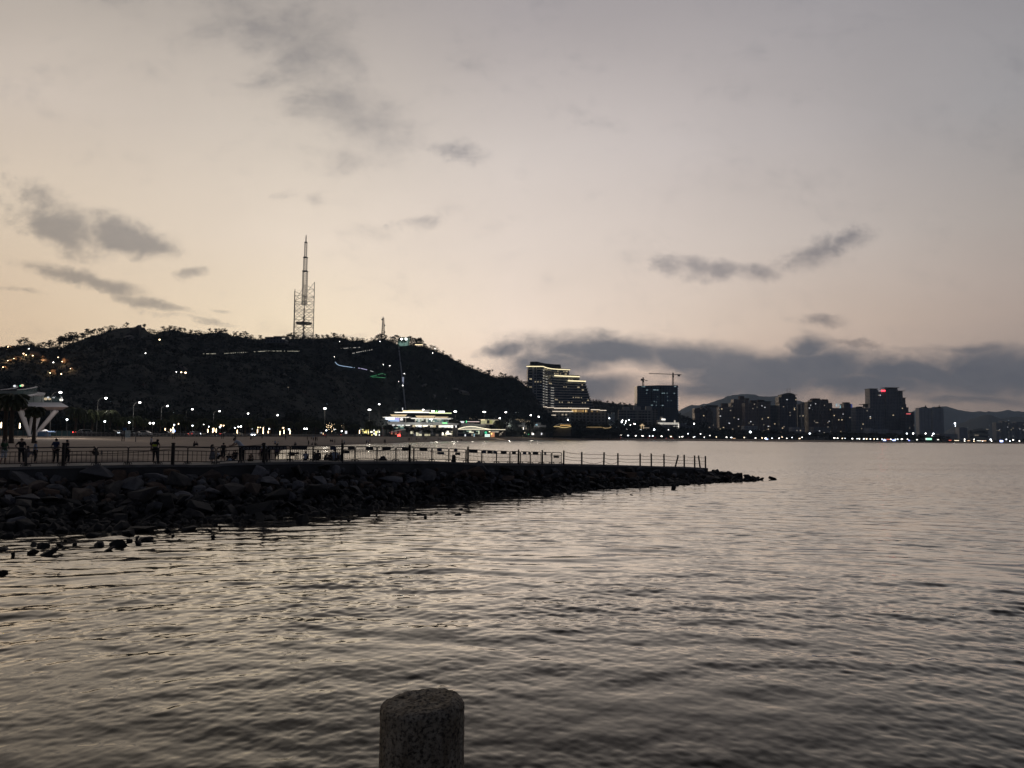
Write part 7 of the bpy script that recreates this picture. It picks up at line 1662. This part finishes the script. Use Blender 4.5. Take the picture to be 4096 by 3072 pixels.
POSES = dict(
 stand=STAND,
 hip=pose(elL=(-.38,.10,1.20), wrL=(-.20,-.02,1.02), haL=(-.16,-.06,.98), knR=(.13,-.02,.49), anR=(.15,.02,.08), toR=(.17,-.13,.035)),
 behind=pose(elL=(-.25,.12,1.16), wrL=(-.10,.17,.98), haL=(-.03,.18,.96), elR=(.25,.12,1.16), wrR=(.10,.17,.98), haR=(.03,.18,.96), knL=(-.13,-.02,.49), anL=(-.16,.02,.08), toL=(-.2,-.12,.035), anR=(.13,.02,.08), toR=(.16,-.12,.035)),
 walk=pose(knL=(-.16,-.08,.50), anL=(-.24,-.02,.08), toL=(-.36,-.08,.04), knR=(.12,0,.49), anR=(.16,.02,.08), toR=(.05,-.06,.035), elL=(-.24,.06,1.16), wrL=(-.22,-.08,.94), haL=(-.2,-.12,.88)),
 stride=pose(elR=(.24,-.1,1.15), wrR=(.16,-.26,1.05), haR=(.12,-.32,1.04), anL=(-.18,.1,.10), knL=(-.12,.0,.49), toL=(-.2,-.03,.04)),
 dress=pose(elL=(-.20,-.05,1.16), wrL=(-.08,-.2,1.08), haL=(-.02,-.22,1.08), elR=(.20,-.05,1.16), wrR=(.08,-.2,1.06), haR=(.03,-.22,1.06)),
 lean=pose(chs=(-.20,-.02,1.24), nck=(-.33,-.03,1.34), hd=(-.44,-.04,1.38), top=(-.52,-.04,1.42), wst=(-.08,0,1.06), shL=(-.30,-.16,1.32), elL=(-.46,-.2,1.10), wrL=(-.62,-.18,1.02), haL=(-.70,-.16,1.01), shR=(-.28,.15,1.30), elR=(-.42,.14,1.08), wrR=(-.60,.04,1.02), haR=(-.68,.0,1.01)),
 guard=pose(chs=(-.06,-.02,1.28), nck=(-.08,-.04,1.43), hd=(-.10,-.10,1.52), top=(-.11,-.10,1.60), elL=(-.28,-.1,1.16), wrL=(-.18,-.3,1.1), haL=(-.13,-.36,1.1), knL=(-.14,-.02,.49), anL=(-.20,.02,.08), toL=(-.26,-.12,.035)),
 sit=pose(pel=(0,.05,.13), wst=(0,.08,.26), chs=(0,.02,.48), nck=(0,-.03,.63), hd=(0,-.06,.75), top=(0,-.05,.83), shL=(-.17,-.01,.59), elL=(-.25,-.10,.40), wrL=(-.17,-.30,.40), haL=(-.12,-.37,.40), shR=(.17,-.01,.59), elR=(.25,-.10,.40), wrR=(.17,-.30,.40), haR=(.12,-.37,.40),
          hiL=(-.09,.02,.12), knL=(-.14,-.38,.42), anL=(-.12,-.55,.08), toL=(-.13,-.70,.05), hiR=(.09,.02,.12), knR=(.14,-.38,.42), anR=(.12,-.55,.08), toR=(.13,-.70,.05)),
 squat=pose(pel=(0,.08,.30), wst=(0,.06,.42), chs=(0,-.06,.62), nck=(0,-.14,.75), hd=(0,-.20,.85), top=(0,-.20,.93), shL=(-.17,-.11,.72), elL=(-.23,-.26,.52), wrL=(-.16,-.46,.46), haL=(-.12,-.53,.44), shR=(.17,-.11,.72), elR=(.23,-.26,.52), wrR=(.16,-.46,.46), haR=(.12,-.53,.44),
          hiL=(-.10,.06,.28), knL=(-.19,-.32,.44), anL=(-.15,-.08,.08), toL=(-.17,-.24,.035), hiR=(.10,.06,.28), knR=(.19,-.32,.44), anR=(.15,-.08,.08), toR=(.17,-.24,.035)),
 bend=pose(pel=(.05,.1,.84), wst=(-.02,.04,.96), chs=(-.22,-.02,1.02), nck=(-.36,-.05,1.00), hd=(-.46,-.07,.96), top=(-.54,-.08,.93), shL=(-.30,-.17,1.02), elL=(-.42,-.22,.80), wrL=(-.50,-.2,.58), haL=(-.53,-.2,.5), shR=(-.30,.13,1.02), elR=(-.44,.1,.80), wrR=(-.5,.0,.58), haR=(-.52,-.03,.5)),
)
BODYC = {}
def person_meshes(ps, cut):
    """body (one continuous surface), shirt, trousers, hair in local coordinates; cut: 'trousers', 'shorts', 'dress'"""
    if (ps, cut) in BODYC: return BODYC[(ps, cut)]
    J = POSES[ps]; K = list(J); ix = {k: i for i, k in enumerate(K)}
    R = dict(pel=.125, wst=.115, chs=.135, nck=.05, hd=(.078,.092), top=.055, shL=.055, elL=.042, wrL=.030, haL=.034, shR=.055, elR=.042, wrR=.030, haR=.034, hiL=.088, knL=.058, anL=.038, toL=.035, hiR=.088, knR=.058, anR=.038, toR=.035)
    E = [('pel','wst'),('wst','chs'),('chs','nck'),('nck','hd'),('hd','top'),('chs','shL'),('shL','elL'),('elL','wrL'),('wrL','haL'),('chs','shR'),('shR','elR'),('elR','wrR'),('wrR','haR'),('pel','hiL'),('hiL','knL'),('knL','anL'),('anL','toL'),('pel','hiR'),('hiR','knR'),('knR','anR'),('anR','toR')]
    body = MB(); v, f = skin_mesh([(*J[k], R[k]) for k in K], [(ix[a], ix[b]) for a, b in E], 2, ix['pel']); body.add(v, f)
    hd = V3(J['hd']); up = (V3(J['top']) - V3(J['nck'])).normalized(); fw = V3((0, -1, 0)); fw = (fw - up * fw.dot(up)).normalized(); sd = up.cross(fw)
    if ps in ('lean', 'bend'): fw = V3((-.55, -.2, -.8)).normalized(); fw = (fw - up * fw.dot(up)).normalized(); sd = up.cross(fw)
    body.tube([hd + fw * .085 + up * .02, hd + fw * .112 - up * .012], [.010, .016], 6)       # nose
    for s in (-1, 1):
        body.ell(hd + sd * s * .082, (.016, .022, .032), 6, 5); body.ell(hd + fw * .086 + sd * s * .032 + up * .022, (.012, .012, .009), 6, 4)
    body.tube([hd + fw * .088 + sd * .024 - up * .045, hd + fw * .092 - up * .046, hd + fw * .088 - sd * .024 - up * .045], .007, 5)   # mouth
    for L in 'LR':    # palm and five bent fingers
        w, h = V3(J['wr' + L]), V3(J['ha' + L]); d = (h - w).normalized(); a = d.cross(V3((0, 1, .2))).normalized(); b = a.cross(d); sgn = -1 if L == 'L' else 1
        for k, ln in enumerate((.072, .082, .076, .058)):
            o = h + d * .022 + a * (k - 1.5) * .018; m1 = o + d * ln * .5 + b * .012; body.tube([o, m1, m1 + d * ln * .35 + b * .028], [.0095, .009, .007], 6)
        o = h - d * .02 + a * .03 * sgn; body.tube([o, o + a * .03 * sgn + d * .02, o + a * .035 * sgn + d * .055], [.012, .0105, .008], 6)
    def cloth(keys, edges, grow, extra=None):
        P = []; I = {}
        for k in keys:
            q = V3(J[k]); r = R[k]; r = (r if not isinstance(r, tuple) else r[0]) + grow.get(k, .018); I[k] = len(P); P.append((*q, r))
        ed = [(I[a], I[b]) for a, b in edges]
        if extra: extra(P, ed, I)
        m = MB(); v, f = skin_mesh(P, ed, 2, 0); m.add(v, f); return m
    def mid(P, ed, I, a, b, t, r): 
        q = V3(J[a]).lerp(V3(J[b]), t); P.append((*q, r)); ed.append((I[a], len(P) - 1))
    def sleeves(P, ed, I):
        for L in 'LR': mid(P, ed, I, 'sh' + L, 'el' + L, .72, .058)
        mid(P, ed, I, 'wst', 'pel', .8, .155)
    shirt = cloth(['wst','chs','shL','shR'], [('wst','chs'),('chs','shL'),('chs','shR')], dict(wst=.028, chs=.026, shL=.020, shR=.020), sleeves)
    if cut == 'dress':
        m = MB(); p = V3(J['pel']); prof = [(.15, p.z + .16), (.19, p.z), (.24, p.z - .3), (.27, p.z - .55)]
        m.tube([(p.x, p.y, z) for r, z in prof], [r for r, z in prof], 14); low = m
    else:
        def legs(P, ed, I):
            for L in 'LR': mid(P, ed, I, 'kn' + L, 'an' + L, .9 if cut == 'trousers' else .06, .058 if cut == 'trousers' else .075)
        low = cloth(['pel','hiL','knL','hiR','knR'], [('pel','hiL'),('hiL','knL'),('pel','hiR'),('hiR','knR')], dict(pel=.022, hiL=.016, hiR=.016, knL=.02, knR=.02), legs)
    hair = MB(); c = hd + up * .030 - fw * .014; hair.ell((0, 0, 0), (.094, .104, .085), 12, 8)
    Mx = Matrix((sd, -fw, up)).transposed(); hv = []
    for v in hair.v:
        q = V3(v)
        if q.y < -.05 and q.z < .02: q.y = -.05 + (q.y + .05) * .2
        hv.append(tuple(c + Mx @ q))
    hair.v = hv
    BODYC[(ps, cut)] = (body, shirt, low, hair); return BODYC[(ps, cut)]
def person(px, pyt, pyf, Y, ps, cut, top, low, lab, rot=0., extra=None, h=None, zfix=None, group='people near the jetty'):
    f = pt(px, pyf, Y)
    if zfix is not None: f.z = zfix
    H = h or (pt(px, pyt, Y).z - f.z); unit = {'sit': .86, 'squat': .96, 'lean': 1.47, 'bend': 1.10, 'guard': 1.64}.get(ps, 1.70); sc = H / unit
    b, s, l, hr = person_meshes(ps, cut); t = thing('person', lab, 'person', f, group)
    for nm, mb, mt in (('body', b, 'skin'), ('shirt', s, top), ('skirt' if cut == 'dress' else 'trousers', l, low), ('hair', hr, 'hair')):
        o = mb.build(nm, M[mt], None, (0, 0, 0), True); o.parent = t
    if extra:
        for nm, mb, mt in extra: o = mb.build(nm, M[mt], None, (0, 0, 0), True); o.parent = t
    t.rotation_euler = (0, 0, rot); t.scale = (sc, sc, sc); return t
def hivis():
    m = MB(); m.box((-.16, .135, 1.12), (.13, .165, 1.27)); return [('reflective_patch', m, 'hivis')]
def longhair():
    m = MB(); m.tube([(0, .05, 1.66), (0, .09, 1.55), (0, .10, 1.35), (0, .09, 1.25)], [.05, .09, .085, .04], 10); return [('long_hair', m, 'hair')]
B_ = math.pi
D = lambda px: deckz(px) 
person(14, 1757, 1861, 49.5, 'stride', 'shorts', 'greenc', 'shirtw', 'person in green top and white shorts at the left picture edge', 1.2, zfix=D(14))
person(84, 1739, 1838, 50.5, 'hip', 'trousers', 'black', 'black', 'person in black with hand on hip between the first two barriers', .4, zfix=D(84), h=1.68)
person(140, 1754, 1838, 51.5, 'stand', 'trousers', 'shirtb', 'black', 'person in light blue shirt and black trousers facing the hill', 2.2, zfix=D(140), h=1.5)
person(222, 1744, 1840, 50.2, 'behind', 'trousers', 'navy', 'black', 'stout person in navy polo with hands clasped behind the back', B_, zfix=D(222), h=1.66)
person(266, 1750, 1841, 50.4, 'walk', 'trousers', 'black', 'black', 'person in black with legs apart right of the first jetty post', B_ * .8, zfix=D(266), h=1.58)
person(108, 1783, 1828, 66, 'sit', 'trousers', 'grey', 'grey', 'person in grey seated on the sand behind the second barrier', 2.6, h=.95)
person(384, 1791, 1826, 72, 'squat', 'trousers', 'black', 'black', 'person in black squatting on the sand beside a toddler', -.9, h=.95)
person(406, 1805, 1826, 72.5, 'stand', 'trousers', 'grey', 'grey', 'toddler in grey standing by the squatting person', 1.0, h=.62)
person(619, 1758, 1851, 52.6, 'guard', 'trousers', 'black', 'black', 'guard in black with a yellow reflective patch on the back', B_, hivis(), zfix=D(619), h=1.62)
person(604, 1753, 1806, 78, 'stand', 'trousers', 'shirtw', 'black', 'person in white shirt half hidden behind the guard', 2.0, h=1.55)
person(848, 1781, 1852, 54.2, 'dress', 'dress', 'grey', 'grey', 'person in long grey dress beside the sixth barrier gap', 1.8, longhair(), h=1.38, zfix=D(848) - .05)
person(892, 1778, 1847, 58, 'stand', 'shorts', 'black', 'black', 'person in black shirt and shorts seen from behind on the sand', B_, h=1.42)
person(966, 1748, 1852, 53.5, 'lean', 'trousers', 'shirtw', 'black', 'person in white shirt leaning on a barrier over a phone', 0., zfix=D(966), h=1.66)
person(1048, 1776, 1846, 57.5, 'stand', 'trousers', 'purple', 'black', 'person in purple mostly hidden by the third jetty post', B_, h=1.35)
person(1070, 1774, 1847, 57, 'bend', 'trousers', 'shirtw', 'black', 'person with dark hair in white bending forward right of the third post', .2, h=1.22)
person(1107, 1776, 1848, 57.5, 'stand', 'shorts', 'purple', 'black', 'person in dark purple standing before the bright water', B_, longhair(), h=1.38)
SEAT = [(872,1807,1835,66,'sit','shirtw','black','person in white seated on sand behind the long grey dress',1.5),(914,1818,1849,58,'sit','black','black','person in black seated on sand left of a white bag',.6),(930,1819,1848,58.5,'sit','black','navy','person in black seated on sand right of a white bag',-.4),(941,1804,1836,66,'sit','black','black','person in black seated behind the seated pair',.3),(1000,1818,1852,55.8,'squat','olive','olive','person in olive crouching under the dark board',.8),
        (1222,1810,1841,59.5,'sit','shirtb','black','person in pale blue seated alone facing the water',B_),(1258,1812,1843,60,'sit','black','black','left one of a dark pair seated close together',B_),(1270,1806,1843,60,'sit','black','black','taller right one of a dark pair seated close together',B_),(1322,1813,1843,60.5,'sit','black','black','person in black seated between a crouching and a pale figure',B_),(1339,1803,1845,60,'sit','shirtb','black','tall person in pale shirt seated just left of the fourth post',B_),(1357,1814,1845,61,'sit','grey','black','person seated right behind the fourth post',B_),(1302,1815,1845,60.2,'squat','black','black','dark crouching figure before the bright water',1.4)]
for px, a, b, Y, ps, tp, lo, lab, r in SEAT: person(px, a, b, Y, ps, 'trousers', tp, lo, lab, r, h=(b - a) * Y / F * 1.15)
m = MB(); c = pt(919, 1843, 57.4); m.ell(c, (.16, .12, .19), 10, 7); tag(m.build('bag', M['shirtb'], org=c), 'pale round bag on the sand between the seated pair', 'bag')
t = thing('folding_table', 'low folding table with bags on the sand before the bright water', 'table', pt(1172, 1845, 60.5)); p = pt(1172, 1845, 60.5); m = MB(); m.box(p + V3((-.42,-.3,.42)), p + V3((.3,.3,.47))); m.build('top', M['black'], t)
for sx in (-.38, .26):
    for sy in (-.26, .26): m = MB(); m.bar(p + V3((sx, sy, 0)), p + V3((sx, sy, .42)), .04); m.build('leg', M['black'], t)
m = MB(); m.ell(p + V3((-.1, 0, .58)), (.34, .2, .13), 10, 6); m.ell(p + V3((.32, 0, .64)), (.16, .1, .07), 8, 5); tag(m.build('bag', M['black'], org=p + V3((0, 0, .5))), 'long dark bag lying on the folding table', 'bag')
m = MB(); p = pt(1815, 1848, 66.5); m.tube([p, p + V3((0, 0, .5)), p + V3((0, 0, .62))], [.2, .17, .1], 8); tag(m.build('rubbish_bag', M['black'], org=p), 'small dark bundle at the jetty edge left of the sixth post', 'bundle')
m = MB(); p = pt(1529, 1842, 62.5); m.prism([p + V3((-.35,0,0)), p + V3((.35,0,0)), p + V3((.1,0,.38)), p + V3((-.08,0,.34))], (0, .4, 0)); tag(m.build('bundle', M['black'], org=p), 'dark pointed bundle lying on the deck between fourth and fifth posts', 'bundle')
# far people on the sand: single figures, too small to show parts
FP = {}
def far_person(p, ps, cut, tp, lo, h, rot):
    k = (ps, cut, tp, lo)
    if k not in FP:
        b, s, l, hr = person_meshes(ps, cut); m = MB()
        for mb, mi in ((b, 0), (s, 1), (l, 2), (hr, 3)): m.add(mb.v, mb.f, mi)
        o = m.build('person', [M['skin'], M[tp], M[lo], M['hair']], None, (0, 0, 0), True); FP[k] = o
    else: o = FP[k].copy(); COL.objects.link(o)
    sc = h / {'sit': .86, 'squat': .96}.get(ps, 1.7); o.location = p; o.scale = (sc,) * 3; o.rotation_euler = (0, 0, rot); o['category'] = 'person'; return o
NAMES = {'black': 'black', 'shirtw': 'white', 'shirtb': 'pale blue', 'grey': 'grey', 'navy': 'navy', 'olive': 'olive', 'purple': 'purple', 'greenc': 'green'}
PM = [(-999,'before the parked cars'),(700,'left of the canopy tent'),(1000,'below the canopy tent'),(1130,'right of the closed umbrella'),(1210,'behind the seated group'),(1320,'beyond the fourth post'),(1430,'before the yellow lit shops'),(1600,'before the mall trees'),(1800,'before the arched cafe'),(2000,'before the arcade'),(2160,'below the hotel'),(2300,'on the far narrow sand')]
def place_far(px, a, b, ps, tp, lo='black', rot=None, cut='trousers'):
    h = {'sit': .9, 'squat': .95}.get(ps, 1.66); Y = h * F / max(b - a, 1.5); p = pt(px, b, Y)
    o = far_person(p, ps, cut, tp, lo, h, U(0, 6.3) if rot is None else rot)
    later(o, 'distant person in ' + NAMES[tp] + {'sit': ' sitting', 'squat': ' crouching'}.get(ps, ' standing') + ' on the sand', px, 'people on the beach', PM)
for a in [(777,1764,1784,'sit','black'),(786,1766,1785,'sit','grey'),(941,1741,1767,'stand','black'),(1003,1747,1768,'stand','navy'),(1011,1750,1769,'stand','grey'),(1091,1764,1786,'stand','black'),(1100,1762,1786,'stand','shirtb'),(1112,1766,1787,'stand','shirtw'),(1180,1767,1782,'sit','grey'),(1229,1745,1762,'stand','black'),(1234,1760,1781,'stand','olive'),(1248,1768,1781,'squat','grey'),(1260,1767,1781,'sit','black'),(1245,1749,1763,'stand','black'),(1253,1743,1763,'stand','shirtb'),(1262,1746,1766,'stand','black'),(1268,1748,1766,'stand','black'),
          (1322,1757,1767,'sit','black'),(1330,1757,1767,'sit','black'),(1339,1756,1774,'stand','grey'),(1368,1757,1779,'stand','black'),(1377,1760,1780,'stand','shirtw'),(1466,1759,1777,'stand','grey'),(1473,1760,1776,'stand','shirtb'),(1480,1754,1771,'stand','black'),(1537,1757,1772,'stand','black'),(1541,1755,1773,'stand','grey'),(1633,1751,1764,'stand','black'),(1638,1750,1764,'stand','black'),(1645,1749,1761,'stand','navy'),(1665,1748,1761,'stand','shirtw'),(1676,1751,1763,'stand','shirtw'),(1695,1749,1760,'stand','black'),(1701,1749,1761,'stand','black'),(1706,1750,1761,'stand','black'),(1753,1752,1762,'stand','grey'),(1760,1749,1761,'stand','shirtw'),(1809,1749,1760,'stand','black'),(1839,1752,1762,'stand','black'),(1845,1755,1762,'sit','black'),(1860,1744,1754,'stand','black')]: place_far(*a)
random.seed(23)
for _ in range(78):
    px = U(1880, 2330) if rnd() < .8 else U(2330, 2800); w = gnd(px, lut(WL, px), 0); b = pland(px); k = U(.15, .95); p = w.lerp(b, k); p.z = b.z * ((k) ** .5) - .02 + 0
    ps = random.choice(['stand', 'stand', 'stand', 'sit', 'squat']); tp = random.choice(['black', 'black', 'grey', 'navy', 'shirtw', 'black'])
    o = far_person(p, ps, 'trousers', tp, 'black', {'sit': .9, 'squat': .95}.get(ps, 1.7), U(0, 6.3))
    later(o, 'distant person in ' + NAMES[tp] + {'sit': ' sitting', 'squat': ' crouching'}.get(ps, ' standing') + ' on the sand', px, 'people on the beach', PM)

# ------------------------------------------------------------------ evening haze
HAZE = 8e-5
m = bpy.data.materials.new('evening_haze'); m.use_nodes = True; nt = m.node_tree; nt.nodes.clear(); o = nt.nodes.new('ShaderNodeOutputMaterial'); v = nt.nodes.new('ShaderNodeVolumePrincipled')
v.inputs['Color'].default_value = (.58, .77, 1., 1); v.inputs['Density'].default_value = HAZE; v.inputs['Anisotropy'].default_value = .15; nt.links.new(v.outputs[0], o.inputs['Volume'])
b = MB(); b.box((-9600, -400, -2.2), (9600, 9900, 420)); hz = b.build('haze', m); tag(hz, kind='stuff')

flush_labels()
for o in list(bpy.data.objects):
    if 'org' in o: del o['org']
